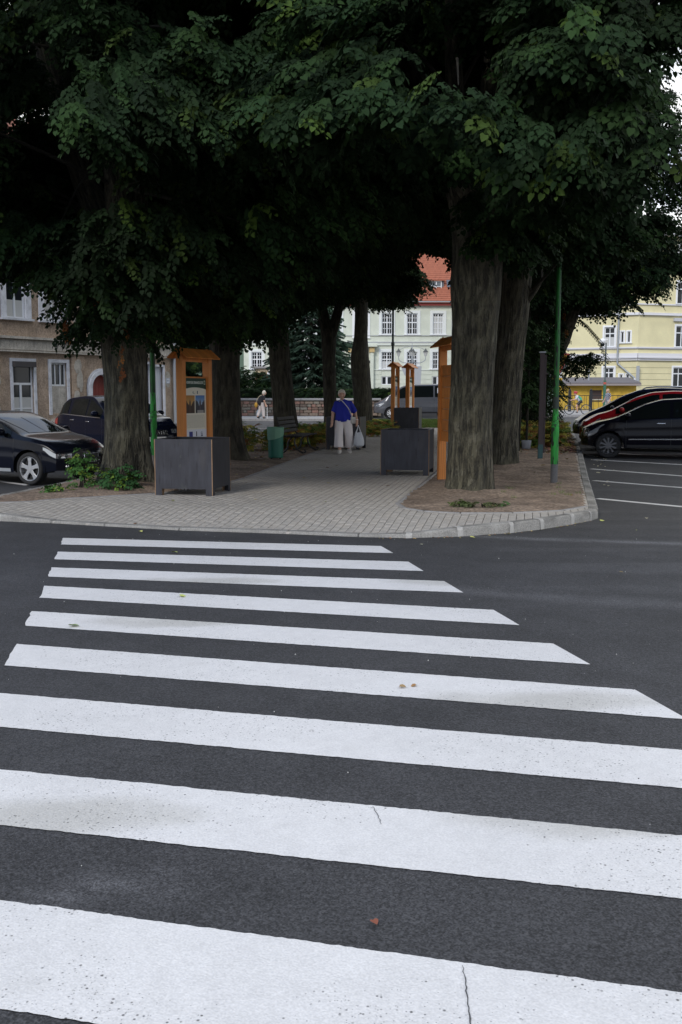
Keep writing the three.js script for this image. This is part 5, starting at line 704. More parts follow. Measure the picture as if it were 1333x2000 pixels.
// cars standing behind the hedge
const small = { ...hatch, spokes: 8 };
for (const [x, d, yaw, c, label] of [[-6.9, 66, 0.1, [0.55, 0.57, 0.6], 'silver car roof showing just above the clipped hedge'], [-5.4, 72, 0.3, [0.05, 0.13, 0.35], 'blue car standing behind the hedge by the brick gatehouse'], [-9.4, 71, 3.0, [0.62, 0.64, 0.66], 'white car behind the hedge left of the blue car'], [1.0, 73, 0.1, [0.66, 0.67, 0.68], 'white car half hidden between spruce and bulging lime trunk'], [6.6, 67, Math.PI / 2 * 3 + 0.3, [0.60, 0.62, 0.65], 'pale car whose roof shows above the grey van']]) {
  const C = base('parked_car', label, 'car', [x, roadY(x, d) + 0.355, -d], yaw, 'parked cars round the square'); carModel(C, { ...small, paint: paintOf(...c) });
}
solo('terrace', [box(16.5, 1.0, 40, 0.2, 0.10, -80.6)], M(0.09, 0.09, 0.09, 0.9), 'raised car park behind the stone wall', null, null, 'structure');
// ---------------------------------------------------------------- street furniture
function onTop(x, d, dy = 0) { return [x, (inside(outline, x, d) ? (isPave(x, d) ? topY(x, d) : soilY(x, d)) : roadY(x, d)) + dy, -d]; }
{ // steel planters: four plates on corner feet, open at the top and partly filled with earth
  const make = () => {
    const g = new THREE.Group(), S = 0.92, H = 0.86, f = 0.10, t = 0.006;
    for (let k = 0; k < 4; k++) {
      const a = k * Math.PI / 2, pl = flat([[-S / 2, f * 0.0], [-S / 2 + 0.11, 0], [-S / 2 + 0.11, f], [S / 2 - 0.11, f], [S / 2 - 0.11, 0], [S / 2, 0], [S / 2, H], [-S / 2, H]], 0.006); pl.translate(0, 0, S / 2 - 0.006); pl.rotateY(a); part('side_panel', pl, steelMat, g);
      const e = box(0.012, H - 0.002, 0.012, S / 2 - 0.003, H / 2, S / 2 - 0.003); e.rotateY(a); part('weld_seam', e, rustMat, g);
      const rim = box(S - 0.02, 0.006, 0.045, 0, H - 0.006, S / 2 - 0.029); rim.rotateY(a); part('rim', rim, steelMat, g);
      const ft = box(0.11, f - 0.002, 0.006, S / 2 - 0.06, f / 2 - 0.001, S / 2 - 0.10); ft.rotateY(a); part('foot', ft, rustMat, g);
    }
    part('floor_plate', box(S - 0.02, 0.01, S - 0.02, 0, f + 0.02, 0), steelMat, g);
    part('earth', gridGeo(8, 8, (u, v) => [(u - 0.5) * (S - 0.016), H - 0.16 + 0.03 * fbm(u * 5, v * 5), (0.5 - v) * (S - 0.016), u, v]), M(0.10, 0.075, 0.055, 0.95), g);
    return g;
  };
  const proto = make(), spots = [[-2.32, 15.66, -0.187, 'dark steel planter box standing in front of the left information board'], [1.29, 19.33, -0.187, 'dark steel planter box on the right of the path beside the thick lime trunk'], [2.46, 36.9, -0.187, 'dark steel planter box seen above the nearer right planter before the van'], [0.14, 26.95, -0.2, 'dark steel planter box standing behind the woman in blue']];
  spots.forEach(([x, d, a, label], i) => { const o = i ? proto.clone() : proto; o.name = numbered('planter_box'); o.position.set(...onTop(x, d)); if (i === 2) o.position.y += 0.02; o.rotation.y = a; scene.add(o); tag(o, label, 'planter', 'steel planter boxes along the path'); });
  // run marks on the front of the nearest planter
  const r = mulberry(3), st = []; for (const [x, y, w, h] of [[-0.02, 0.13, 0.05, 0.12], [0.03, 0.12, 0.03, 0.09], [-0.07, 0.11, 0.02, 0.06], [-0.04, 0.6, 0.03, 0.05], [-0.06, 0.78, 0.015, 0.06], [-0.02, 0.79, 0.01, 0.05], [-0.05, 0.45, 0.035, 0.05]]) { const pts = []; for (let i = 0; i < 14; i++) { const a = i / 14 * 6.283, q = 0.4 + 0.8 * r(); pts.push([x + Math.cos(a) * w * q * 0.6, y + Math.sin(a) * h * q * 0.6]); } const g = flat(pts, 0.0008); g.translate(0, 0, 0.4605); st.push(g); }
  part('stain', st, M(0.035, 0.037, 0.042, 0.6), proto);
}
const printBoard = signTex(512, 1024, (c) => {
  c.fillStyle = '#ded8c6'; c.fillRect(0, 0, 512, 1024); c.fillStyle = '#173a28'; c.fillRect(0, 0, 512, 190);
  c.fillStyle = '#d6d0bb'; c.beginPath(); c.moveTo(0, 190); c.quadraticCurveTo(256, 120, 512, 190); c.lineTo(512, 210); c.lineTo(0, 210); c.fill(); c.fillStyle = '#ded8c6'; c.beginPath(); c.moveTo(0, 196); c.quadraticCurveTo(256, 130, 512, 196); c.lineTo(512, 230); c.lineTo(0, 230); c.fill();
  c.fillStyle = '#e6e6dc'; c.font = 'bold 60px sans-serif'; c.textAlign = 'center'; c.save(); c.translate(256, 96); c.scale(0.52, 1); c.fillText('KOMPLEKS EWANGELICKI', 0, 0); c.restore(); c.fillStyle = '#d9d7c6'; c.fillRect(14, 40, 34, 66); c.fillRect(464, 40, 34, 66); c.fillStyle = '#3d6b4a'; c.fillRect(20, 50, 22, 46); c.fillRect(470, 50, 22, 46);
  c.fillStyle = '#8d8f8c'; c.beginPath(); c.arc(236, 240, 26, 0, 7); c.fill(); c.fillStyle = '#ded8c6'; c.beginPath(); c.arc(240, 236, 21, 0, 7); c.fill(); c.fillStyle = '#4b5a70'; c.fillRect(300, 214, 22, 52); c.fillRect(204, 226, 12, 28);
  const r = mulberry(99);
  const photo = (x, sky0, sky1, dark, tower) => { const g = c.createLinearGradient(0, 290, 0, 470); g.addColorStop(0, sky0); g.addColorStop(1, sky1); c.fillStyle = g; c.fillRect(x, 290, 214, 300); c.fillStyle = dark; for (let i = 0; i < 26; i++) { const w = 12 + r() * 34, e = Math.abs(i / 26 - 0.5) * 2, h = 80 + 120 * e + 30 * r(); c.globalAlpha = 0.75; c.fillRect(x + i * 7.4, 590 - h, Math.min(w, x + 214 - (x + i * 7.4)), h); } c.globalAlpha = 1; c.fillStyle = tower; c.beginPath(); c.moveTo(x + 88, 590); c.lineTo(x + 88, 410); c.lineTo(x + 107, 350); c.lineTo(x + 126, 410); c.lineTo(x + 126, 590); c.fill(); };
  photo(32, '#a8743a', '#cfa867', '#3f2c22', '#4f3b2c'); photo(264, '#3f6fae', '#b9c3cd', '#36373f', '#4a4650'); c.fillStyle = '#9a9792'; c.fillRect(290, 540, 160, 50); c.fillStyle = '#2c2d33'; c.fillRect(264, 520, 40, 70);
  c.fillStyle = '#7d7a6c'; for (let y = 622; y < 842; y += 15) for (let x = 34; x < 470;) { const w = 8 + r() * 40; c.fillRect(x, y, Math.min(w, 478 - x), 4); x += w + 6; }
  c.fillStyle = '#d5d7de'; c.fillRect(0, 866, 512, 158); c.fillStyle = '#2b2f7a'; c.fillRect(110, 900, 80, 90); c.fillStyle = '#22262e'; c.fillRect(268, 900, 20, 86); c.fillStyle = '#7a8092'; c.beginPath(); c.arc(400, 930, 24, 0, 7); c.fill(); c.fillStyle = '#d5d7de'; c.beginPath(); c.arc(404, 926, 14, 0, 7); c.fill(); c.fillStyle = '#5d6273'; c.fillRect(380, 960, 44, 26);
});
function infoBoard(x, d, yaw, label, h = 2.45, wdt = 1.02) { // two posts, a plank back with a printed face on +z, a little gabled roof of boards
  const B = base('information_board', label, 'information board', onTop(x, d, -0.03), yaw, 'roofed wooden information boards along the path'), hw = wdt / 2, pw = 0.115, y0 = 0.72, y1 = h - 0.46;
  for (const s of [-1, 1]) { part('post', rbox(pw, h - 0.1, pw + 0.02, 0.008, s * (hw - pw / 2), (h - 0.1) / 2, 0), woodMat, B); const gb = flat([[-0.2, 0], [0.2, 0], [0, 0.17]], 0.05); gb.rotateY(Math.PI / 2); gb.translate(s * (hw - pw / 2) - 0.025, h - 0.13, 0); part('gable', gb, woodMat, B); }
  const n = 7, ph = (y1 - y0) / n; for (let i = 0; i < n; i++) part('plank', box(wdt - 2 * pw, ph - 0.008, 0.026, 0, y0 + ph * (i + 0.5), -0.02), woodMat, B);
  part('panel', new THREE.BoxGeometry(wdt - 2 * pw - 0.02, y1 - y0 - 0.06, 0.006).translate(0, (y0 + y1) / 2, 0.004), [white, white, white, white, printBoard, white], B);
  part('beam', box(wdt - 2 * pw, 0.09, 0.08, 0, h - 0.16, 0), woodMat, B);
  const R = sub('roof', B), ra = 0.68; for (const s of [-1, 1]) for (let k = 0; k < 2; k++) part('board', box(wdt + 0.15 - 0.02 * k, 0.022, 0.14, 0, h + 0.035 - Math.sin(ra) * (0.068 + k * 0.122) + k * 0.004 - 0.02, s * Math.cos(ra) * (0.068 + k * 0.122), 0, s * ra), woodMat, R);
  return B;
}
infoBoard(-2.62, 18.0, 1.16, 'orange wooden information board with printed panel behind the left planter', 2.32, 1.0);
infoBoard(1.90, 17.5, 1.76, 'orange wooden information board seen edge-on beside the thick lime trunk', 2.52, 1.06);
infoBoard(2.02, 37.4, 1.32 , 'farther wooden information board in front of the tall dark lamp post', 2.55, 1.0);
infoBoard(2.62, 38.2, 1.30, 'farther wooden information board just right of its twin, before the grey van', 2.52, 1.0);
{ // dark green bin with a pale liner pulled over its rim
  const B = base('litter_bin', 'dark green round litter bin with a pale green liner beside the bench', 'bin', onTop(-1.5, 22.95, 0.0)), gm = M(0.012, 0.13, 0.085, 0.4), lm = M(0.15, 0.31, 0.21, 0.6);
  part('drum', lathe([[0, 0.03], [0.165, 0.03], [0.172, 0.05], [0.176, 0.45], [0.18, 0.70], [0.188, 0.715], [0.18, 0.725], [0.17, 0.70], [0.165, 0.2]], 28), gm, B);
  const g = lathe([[0.181, 0.50], [0.186, 0.56], [0.189, 0.64], [0.192, 0.715], [0.187, 0.735], [0.172, 0.72], [0.166, 0.5]], 36), p = g.attributes.position; for (let i = 0; i < p.count; i++) { const a = Math.atan2(p.getZ(i), p.getX(i)), low = clamp((0.62 - p.getY(i)) / 0.12), k = 1 + 0.02 * Math.sin(a * 9) + 0.015 * Math.sin(a * 17 + 1); p.setXYZ(i, p.getX(i) * k, p.getY(i) - low * 0.06 * Math.sin(a - 0.9), p.getZ(i) * k); } g.computeVertexNormals(); part('liner', g, lm, B);
  part('stand', [cyl([-0.1, -0.05, 0], [-0.1, 0.06, 0], 0.02), cyl([0.1, -0.05, 0], [0.1, 0.06, 0], 0.02)], iron, B);
}
{ // park bench: dark slats on curled cast-iron ends, facing the path
  const B = base('park_bench', 'dark slatted park bench with curled iron legs beside the green bin', 'bench', onTop(-1.06, 25.2), Math.PI / 2 - 0.19), slat = M(0.014, 0.0135, 0.014, 0.7); // +z faces the path, x along the bench
  for (const z of [-0.16, -0.06, 0.04, 0.14, 0.235]) part('seat_slat', rbox(1.75, 0.032, 0.085, 0.01, 0, 0.435 - 0.02 * Math.abs(z - 0.05), z), slat, B);
  for (const [y, z] of [[0.54, -0.255], [0.645, -0.285], [0.75, -0.315], [0.85, -0.345]]) { const g = rbox(1.75, 0.082, 0.03, 0.01, 0, 0, 0); g.rotateX(-0.27); g.translate(0, y, z); part('back_slat', g, slat, B); }
  for (const x of [-0.72, 0.72]) part('leg', [tube([[x, 0.42, 0.24], [x, 0.40, 0.10], [x, 0.30, 0.06], [x, 0.16, 0.10], [x, 0.05, 0.20], [x, 0.022, 0.30], [x, 0.07, 0.34], [x, 0.09, 0.29]], [0.02, 0.02, 0.022, 0.022, 0.022, 0.02, 0.018, 0.014], 8), tube([[x, 0.40, 0.0], [x, 0.28, -0.10], [x, 0.14, -0.12], [x, 0.04, -0.20], [x, 0.022, -0.30], [x, 0.07, -0.33]], [0.02, 0.022, 0.022, 0.022, 0.02, 0.014], 8), tube([[x, 0.41, -0.1], [x, 0.46, -0.24], [x, 0.62, -0.30], [x, 0.88, -0.375]], [0.02, 0.022, 0.02, 0.016], 8), tube([[x, 0.42, 0.22], [x, 0.41, 0], [x, 0.41, -0.2]], [0.018, 0.018, 0.018], 8)], iron, B);
}
// green painted posts
const gpTex = tex(256, (x, y) => { const chip = ss(0.62, 0.70, fbm(x * 10, y * 16, 4, 10 * 16, 55)); let v = 0.8 + (fbm(x * 5, y * 9, 3, 45, 56) - 0.5) * 0.5; return [lerp(v * 0.5, 0.18, chip), lerp(v, 0.2, chip), lerp(v * 0.62, 0.2, chip)]; }, true);
const greenPaint = M(0.10, 0.46, 0.14, 0.5, { map: rep(gpTex, 1, 0.8) }), greenDark = M(0.045, 0.20, 0.065, 0.5, { map: rep(gpTex, 1, 0.8) });
{ // right one: grey sleeve, thick lower tube, thinner shaft rising into the crown
  const B = base('lamp_post', 'green painted steel post on the right bed with a grey foot and flaking paint', 'post', onTop(3.69, 17.25, -0.05));
  part('foot', lathe([[0.062, 0], [0.06, 0.38]], 18), M(0.12, 0.12, 0.125, 0.7, { map: rep(grain, 3) }), B);
  part('sleeve', lathe([[0.066, 0.37], [0.068, 1.0], [0.064, 1.06], [0.052, 1.13], [0.05, 1.32]], 18), greenPaint, B);
  part('band', lathe([[0.053, 1.32], [0.053, 1.52]], 18), M(0.03, 0.045, 0.035, 0.6), B);
  part('shaft', lathe([[0.05, 1.52], [0.048, 2.0], [0.042, 2.8], [0.038, 4.2]], 16), greenDark, B); part('upper_shaft', lathe([[0.033, 4.2], [0.03, 7.2]], 14), greenDark, B);
  const L = sub('lantern', B, [0, 7.2, 0]); part('arm', tube([[0, 0, 0], [-0.1, 0.25, 0.1], [-0.45, 0.34, 0.3]], [0.03, 0.028, 0.025], 8), greenDark, L); part('head', [ball(0.2, -0.6, 0.33, 0.4, 1.4, 0.4, 0.8)], greyMetal, L);
}
{
  const B = base('lamp_post', 'green painted steel post behind the left planter between lime trunk and board', 'post', onTop(-3.62, 19.35, -0.05));
  part('foot', lathe([[0.05, 0], [0.05, 0.42]], 16), M(0.22, 0.2, 0.18, 0.8, { map: rep(grain, 3) }), B);
  part('sleeve', lathe([[0.062, 0.4], [0.064, 1.1], [0.07, 1.15], [0.06, 1.25], [0.055, 1.6]], 16), greenPaint, B);
  part('shaft', lathe([[0.055, 1.6], [0.052, 2.6], [0.04, 2.75], [0.026, 2.8], [0.024, 4.6]], 14), greenDark, B); part('cap', ball(0.035, 0, 4.6, 0), greenDark, B);
}
{ // twin-section dark brown signpost without a sign
  const B = base('signpost', 'dark brown twin steel post with a greenish foot on the right bed', 'post', onTop(4.61, 23.1, -0.05)), bm = M(0.045, 0.028, 0.028, 0.6);
  part('post', box(0.105, 2.1, 0.06, 0, 1.42, 0), bm, B); part('post', box(0.035, 2.25, 0.06, 0.10, 1.3, -0.12), bm, B); part('foot', box(0.107, 0.38, 0.062, -0.002, 0.19, 0), M(0.03, 0.085, 0.085, 0.6), B); part('cap', box(0.15, 0.03, 0.09, 0, 2.485, 0), greyMetal, B); part('bracket', [box(0.2, 0.03, 0.05, 0.05, 2.0, -0.06), box(0.2, 0.03, 0.05, 0.05, 1.0, -0.06)], bm, B);
}
{ // red no-entry disc half hidden by the left lime
  const B = base('no_entry_sign', 'round red no entry sign with a white bar, half hidden by the left lime trunk', 'road sign', [-5.42, roadY(-5.42, 26) , -26]);
  const disc = (r, d, z) => { const g = new THREE.CylinderGeometry(r, r, d, 36); g.rotateX(Math.PI / 2); g.translate(0, 2.52, z); return g; };
  part('disc', disc(0.34, 0.01, 0.04), M(0.55, 0.02, 0.03, 0.4), B); part('border', disc(0.355, 0.008, 0.034), white, B); part('bar', box(0.5, 0.11, 0.004, 0, 2.52, 0.048), white, B); part('pole', cyl([0, -0.05, 0], [0, 2.9, 0], 0.03), greyMetal, B);
}
{ // yellow give-way triangle before the back of a round sign
  const B = base('give_way_sign', 'yellow give way triangle with red border on a pole behind the right green post', 'road sign', [8.62, roadY(8.62, 40) , -40], 0.25), tri = (s, z, d) => { const pts = []; for (let k = 0; k < 3; k++) for (const e of [-0.07, 0.07]) { const a = -Math.PI / 2 + k * 2.0944 + e; pts.push([Math.cos(a) * s, 2.78 + Math.sin(a) * s]); } const g = flat(pts, d); g.translate(0, 0, z); return g; };
  part('border', tri(0.52, 0.05, 0.008), M(0.42, 0.05, 0.03, 0.5), B); part('face', tri(0.40, 0.06, 0.005), M(0.75, 0.36, 0.02, 0.5), B); const g = new THREE.CylinderGeometry(0.46, 0.46, 0.01, 8); g.rotateX(Math.PI / 2); g.translate(0.05, 2.76, -0.03); part('back_plate', g, M(0.17, 0.17, 0.165, 0.6), B); part('pole', cyl([0, -0.05, 0], [0, 3.4, 0], 0.035), greyMetal, B);
}
{ // hydrant, tall dark pole, twin lantern, camera mast
  const H = base('fire_hydrant', 'red post hydrant with white collar among the low shrubs', 'hydrant', onTop(5.0, 29.5, -0.03)), red = M(0.42, 0.035, 0.025, 0.45); part('barrel', lathe([[0.075, 0], [0.075, 0.62], [0.09, 0.64], [0.09, 0.7]], 16), red, H); part('head', lathe([[0.09, 0.74], [0.09, 0.84], [0.06, 0.95], [0.02, 1.02], [0, 1.03]], 16), red, H); part('collar', lathe([[0.093, 0.7], [0.093, 0.74]], 16), white, H); part('outlet_cap', ball(0.05, 0.1, 0.68, 0.03), black, H);
  const P1 = base('lamp_post', 'tall thin dark lamp post rising behind the farther wooden boards', 'post', [2.36, roadY(2.3, 46), -46]), dm = M(0.018, 0.03, 0.026, 0.5); part('shaft', lathe([[0.08, 0], [0.08, 1.2], [0.06, 1.25], [0.055, 3.6]], 12), dm, P1); part('joint', lathe([[0.075, 3.6], [0.085, 3.68], [0.075, 3.76]], 12), dm, P1); part('upper_shaft', lathe([[0.05, 3.76], [0.042, 8]], 12), dm, P1); part('lamp_head', [ball(0.22, 0, 8.1, 0, 1, 0.5, 1)], dm, P1);
  const P2 = base('street_lamp', 'grey ornamental lamp post with curled arms and four small lanterns before the green building', 'street lamp', [5.35, gY, -76]), gm = M(0.30, 0.32, 0.34, 0.5); part('shaft', lathe([[0.16, 0], [0.16, 0.5], [0.1, 0.6], [0.085, 4.2], [0.06, 4.3], [0.05, 4.9], [0.0, 5.0]], 12), gm, P2); part('finial', cyl([0, 4.9, 0], [0, 5.25, 0], 0.03, 0.008), gm, P2);
  for (const [dx, dz] of [[-1.02, 0], [1.02, 0], [-0.12, 0.9], [0.16, -0.9]]) { part('arm', tube([[0, 3.85, 0], [dx * 0.5, 3.75, dz * 0.5], [dx * 0.95, 3.95, dz * 0.95], [dx, 4.25, dz]], [0.035, 0.03, 0.03, 0.025], 7), gm, P2); const L = sub('lantern', P2, [dx, 4.25, dz]); part('glass', lathe([[0.08, 0], [0.17, 0.28], [0.16, 0.32]], 8), P(0.7, 0.7, 0.68, 0.3, { transmission: 0.4, thickness: 0 }), L); part('cap', lathe([[0.23, 0.32], [0.12, 0.42], [0.03, 0.55], [0, 0.62]], 8), M(0.06, 0.065, 0.06, 0.5), L); }
  part('arch', tube([[-1.0, 4.7, 0], [-0.5, 4.92, 0], [0, 4.98, 0], [0.5, 4.92, 0], [1.0, 4.7, 0]], [0.018, 0.018, 0.018, 0.018, 0.018], 6), gm, P2);
  part('sign_back', [flat([[-0.85, 3.5], [0.72, 3.5], [0.65, 2.1], [0.3, 2.02], [-0.05, 2.6], [-0.3, 2.5], [-0.6, 2.9]], 0.03).translate(0, 0, 0.12)], M(0.36, 0.37, 0.39, 0.6), P2); part('sign_back', [flat([[-0.8, 0.95 + 0.2], [1.0, 1.15], [0.72, 1.85], [-0.5, 1.85]], 0.03).translate(-0.05, 0, 0.12)], M(0.40, 0.41, 0.43, 0.6), P2);
  const C = base('camera_mast', 'slim mast with a white domed surveillance camera before the yellow building', 'camera mast', [17.3, gY, -66]); part('mast', [cyl([0, 0, 0], [0, 2.3, 0], 0.09)], M(0.03, 0.13, 0.08, 0.5), C); part('upper_mast', cyl([0, 2.3, 0], [0, 4.75, 0], 0.05), M(0.10, 0.12, 0.12, 0.5), C); part('warning_band', cyl([0, 2.05, 0], [0, 2.2, 0], 0.094), M(0.45, 0.08, 0.05, 0.5), C); const K = sub('camera', C, [-0.18, 4.65, 0]); part('bracket', box(0.4, 0.06, 0.06, 0.1, 0.32, 0), white, K); part('housing', [ball(0.2, -0.05, 0.2, 0, 1, 0.9, 1)], white, K); part('dome', ball(0.15, -0.05, 0.0, 0), carGlass, K);
}
// ---------------------------------------------------------------- planting other than the limes
{ // spruce behind the wall: tiers of drooping boughs
  const x0 = -2.0, d0 = 67, S = base('spruce', 'dense blue-green spruce behind the stone wall', 'tree', [x0, gY + 0.35, -d0]), r = mulberry(61);
  part('trunk', tube([[0, 0, 0], [0.05, 4, 0], [0, 9.5, 0]], [0.2, 0.13, 0.03], 10), barkDark, S);
  const nd = (() => { const pos = [], idx = [], q = mulberry(2); for (let i = 0; i < 34; i++) { const s = i / 34, x = s * 0.8, y = -0.10 * s * s, w = 0.14 * (1 - s * 0.75), a = (i & 1 ? 1 : -1), k = pos.length / 3; pos.push(x, y, 0, x + 0.10, y - 0.03 - 0.05 * q(), a * w * 1.1, x + 0.15, y - 0.01, a * w * 0.45); idx.push(k, k + 1, k + 2); const m = pos.length / 3; pos.push(x, y, 0, x + 0.06, y - 0.12 * (0.5 + q()), 0.03 * a, x + 0.12, y, 0.01); idx.push(m, m + 1, m + 2); } const g = new THREE.BufferGeometry(); g.setAttribute('position', new THREE.Float32BufferAttribute(pos, 3)); g.setIndex(idx); g.computeVertexNormals(); return g; })();
  const items = []; for (let y = 0.25; y < 9.4; y += 0.2) { const R = 3.6 * (1 - y / 9.7) ** 0.8 + 0.1, n = Math.ceil(R * 9); for (let i = 0; i < n; i++) { const a = r() * 6.283, up = 0.75 + 0.4 * r(); for (let s = 0.25; s < 1; s += 0.55 / Math.max(0.6, R)) { const q = R * s * up; for (let k = 0; k < 2; k++) { const g = 0.7 + 0.5 * r(), tip = 0.7 + 0.6 * s; items.push([Math.cos(a) * q, y + 0.1 - 0.30 * s * s * R * 0.3 + (r() - 0.5) * 0.12, -Math.sin(a) * q, a + (r() - 0.5) * 1.3, -0.05 - 0.25 * r(), (r() - 0.5) * 0.7, 0.5 + 0.4 * r(), [0.030 * g * tip, 0.062 * g * tip, 0.036 * g * tip]]); } } } }
  scatterLeaves(S, 'boughs', items, nd, M(1, 1, 1, 0.8));
}
function bush(name, label, cat, x, y, d, rx, ry, rz, n, seed, col, geo, sc = 1, stems = 6) {
  const r = mulberry(seed), B = base(name, label, cat, [x, y, -d]), items = [];
  for (let i = 0; i < n; i++) { const a = r() * 6.283, b = Math.acos(1 - 1.2 * r()), q = 0.55 + 0.5 * r() ** 0.5, k = 0.75 + 0.25 * fbm(a * 2, b * 3 + seed, 2); items.push([Math.sin(b) * Math.cos(a) * rx * q * k, Math.max(0.05, (Math.cos(b) * 0.75 + 0.25) * ry * q * k), Math.sin(b) * Math.sin(a) * rz * q * k, -a + (r() - 0.5) * 2, 0.3 - 0.9 * r(), (r() - 0.5) * 1.2, sc * (0.7 + 0.6 * r()), col(r)]); }
  const st = []; for (let i = 0; i < stems; i++) { const a = r() * 6.28, q = 0.6 * r(); st.push(tube([[Math.cos(a) * 0.05, -0.03, Math.sin(a) * 0.05], [Math.cos(a) * rx * q * 0.5, ry * 0.4, Math.sin(a) * rz * q * 0.5], [Math.cos(a) * rx * q, ry * 0.85, Math.sin(a) * rz * q]], [0.012, 0.009, 0.004], 5)); }
  part('stem', st, barkDark, B); scatterLeaves(B, 'foliage', items, geo || sprays[0]); return B;
}
bush('bush', 'round dark green bush left of the brick gatehouse', 'bush', -6.0, gY + 0.35, 66, 1.9, 3.0, 1.6, 900, 201, (r) => LG(r, 1.3));
{ // clipped hedge on the terrace
  const H = base('hedge', 'clipped green hedge along the top of the stone wall', 'hedge', [0, gY + 0.34, -61.6]), r = mulberry(17), items = []; for (let i = 0; i < 2600; i++) { const x = -9.5 + 14.4 * r(), f = r(); items.push([x, f < 0.45 ? 1.32 + 0.06 * r() : 0.1 + 1.25 * r(), f < 0.45 ? (r() - 0.5) * 0.9 : 0.45 + 0.06 * r(), r() * 6.28, 0.5 - r(), r() - 0.5, 0.5 + 0.3 * r(), LG(r, 1.15)]); }
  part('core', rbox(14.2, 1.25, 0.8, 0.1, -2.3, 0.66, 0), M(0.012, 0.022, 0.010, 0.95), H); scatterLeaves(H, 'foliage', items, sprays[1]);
}
{ // young suckers with bright leaves at the foot of the left lime
  const bright = (r) => { const b = 0.7 + 0.6 * r(); return r() < 0.25 ? [0.22 * b, 0.32 * b, 0.05 * b] : [0.075 * b, 0.18 * b, 0.045 * b]; };
  const fresh = sprayGeo(12, 2, 8, 0.3, 0.085);
  bush('lime_shoots', 'bright green lime shoots on the left foot of the large trunk before the black car', 'plant', -4.22, soilY(-4.22, 16.25), 16.25, 0.17, 0.72, 0.15, 62, 301, bright, fresh, 0.5);
  bush('lime_shoots', 'spreading green lime shoots at the front foot of the large left trunk', 'plant', -3.55, soilY(-3.55, 15.95), 15.95, 0.28, 0.42, 0.18, 66, 302, (r) => { const b = 0.7 + 0.6 * r(); return r() < 0.2 ? [0.16 * b, 0.26 * b, 0.04 * b] : [0.045 * b, 0.12 * b, 0.04 * b]; }, fresh, 0.52);
  bush('weed', 'tiny yellow-green weed on the soil left of the large trunk', 'plant', -4.42, soilY(-4.42, 15.55), 15.55, 0.14, 0.16, 0.1, 16, 303, bright, fresh, 0.5, 2);
  bush('fallen_twig', 'fallen twig with wilting leaves at the front edge of the right bed', 'twig', 1.93, soilY(1.93, 13.45), 13.45, 0.30, 0.07, 0.1, 22, 304, (r) => [0.07 + 0.05 * r(), 0.095 + 0.05 * r(), 0.05], fresh, 0.55, 2);
  bush('weed', 'small grass-green weed beside the fallen twig on the right bed', 'plant', 1.60, soilY(1.6, 13.5), 13.5, 0.12, 0.09, 0.1, 14, 305, (r) => [0.09, 0.13, 0.035], fresh, 0.4, 2);
}
// low yellowing shrubs that fill the far ends of the beds
const autumn = (r) => { const a = r(), b = 0.7 + 0.6 * r(); return a < 0.4 ? [0.42 * b, 0.36 * b, 0.07 * b] : a < 0.55 ? [0.34 * b, 0.16 * b, 0.06 * b] : [0.15 * b, 0.25 * b, 0.06 * b]; };
function undergrowth(label, zone, n, seed, hgt) { const r = mulberry(seed), items = []; for (let i = 0; i < n; i++) { const [x, d, k] = zone(r), h = hgt * k * (0.4 + 0.9 * fbm(x * 1.7, d * 1.7 + seed, 3)); items.push([x, soilY(x, d) + h * r() ** 0.7, -d, r() * 6.28, 0.6 - 0.9 * r(), (r() - 0.5), 0.35 + 0.35 * r(), autumn(r)]); } const g = new THREE.Group(); const im = scatterLeaves(g, 'undergrowth', items, sprays[1]); g.remove(im); im.name = numbered('undergrowth'); scene.add(im); tag(im, label, null, null, 'stuff'); }
undergrowth('yellowing low shrubs behind the bench', (r) => { const d = 26.2 + 5.5 * r(), x = -1.75 + (d - 26) * 0.16 + (r() - 0.35) * 1.15; return [Math.min(x, lut([[27.35, -0.55], [33, 0.35]], d)), d, 1]; }, 1000, 401, 0.5);
undergrowth('sparse yellow shrub left of the bin', (r) => [-2.45 + (r() - 0.5) * 0.45, 26 + (r() - 0.5) * 0.6, 1], 70, 402, 0.7);
undergrowth('low yellow-green shrubs beyond the right bed', (r) => { const d = 27 + 7 * r(); return [lerp(3.9 + (d - 27) * 0.18, 6.1 + (d - 27) * 0.17, r()), d, 1]; }, 2400, 403, 0.6);
undergrowth('yellow-green ground cover at the far end of the island', (r) => { const d = 33 + 7 * r(); return [lerp(0.5 + (d - 33) * 0.1, 1.5 + (d - 33) * 0.1, r()), d, 0.8]; }, 500, 404, 0.5);
{ // saplings with thin stems on the right bed
  for (const [x, d, h, label, s] of [[4.95, 26.7, 4.3, 'young tree with a slim dark stem standing in a white tub on the right bed', 501], [4.55, 25.6, 3.4, 'very thin sapling just left of the tub on the right bed', 502]]) {
    const r = mulberry(s), T = base('sapling', label, 'tree', onTop(x, d)), items = []; part('trunk', tube([[0, 0, 0], [0.03, h * 0.5, 0], [0, h, 0.02]], [0.035, 0.028, 0.01], 8), barkDark, T);
    for (let i = 0; i < 130; i++) { const y = 1.3 + (h - 1.3) * r(), a = r() * 6.28, q = 0.15 + 0.75 * r(); items.push([Math.cos(a) * q, y - 0.2 * q, Math.sin(a) * q, -a + r() - 0.5, -0.5 * r() - 0.1, r() - 0.5, 0.6 + 0.4 * r(), LG(r)]); } scatterLeaves(T, 'crown', items, sprays[0]);
    if (s === 501) { const tb = M(0.30, 0.31, 0.33, 0.7); part('tub', lathe([[0, 0.02], [0.11, 0.02], [0.135, 0.24], [0.125, 0.24], [0.11, 0.18]], 18), tb, T); }
  }
}
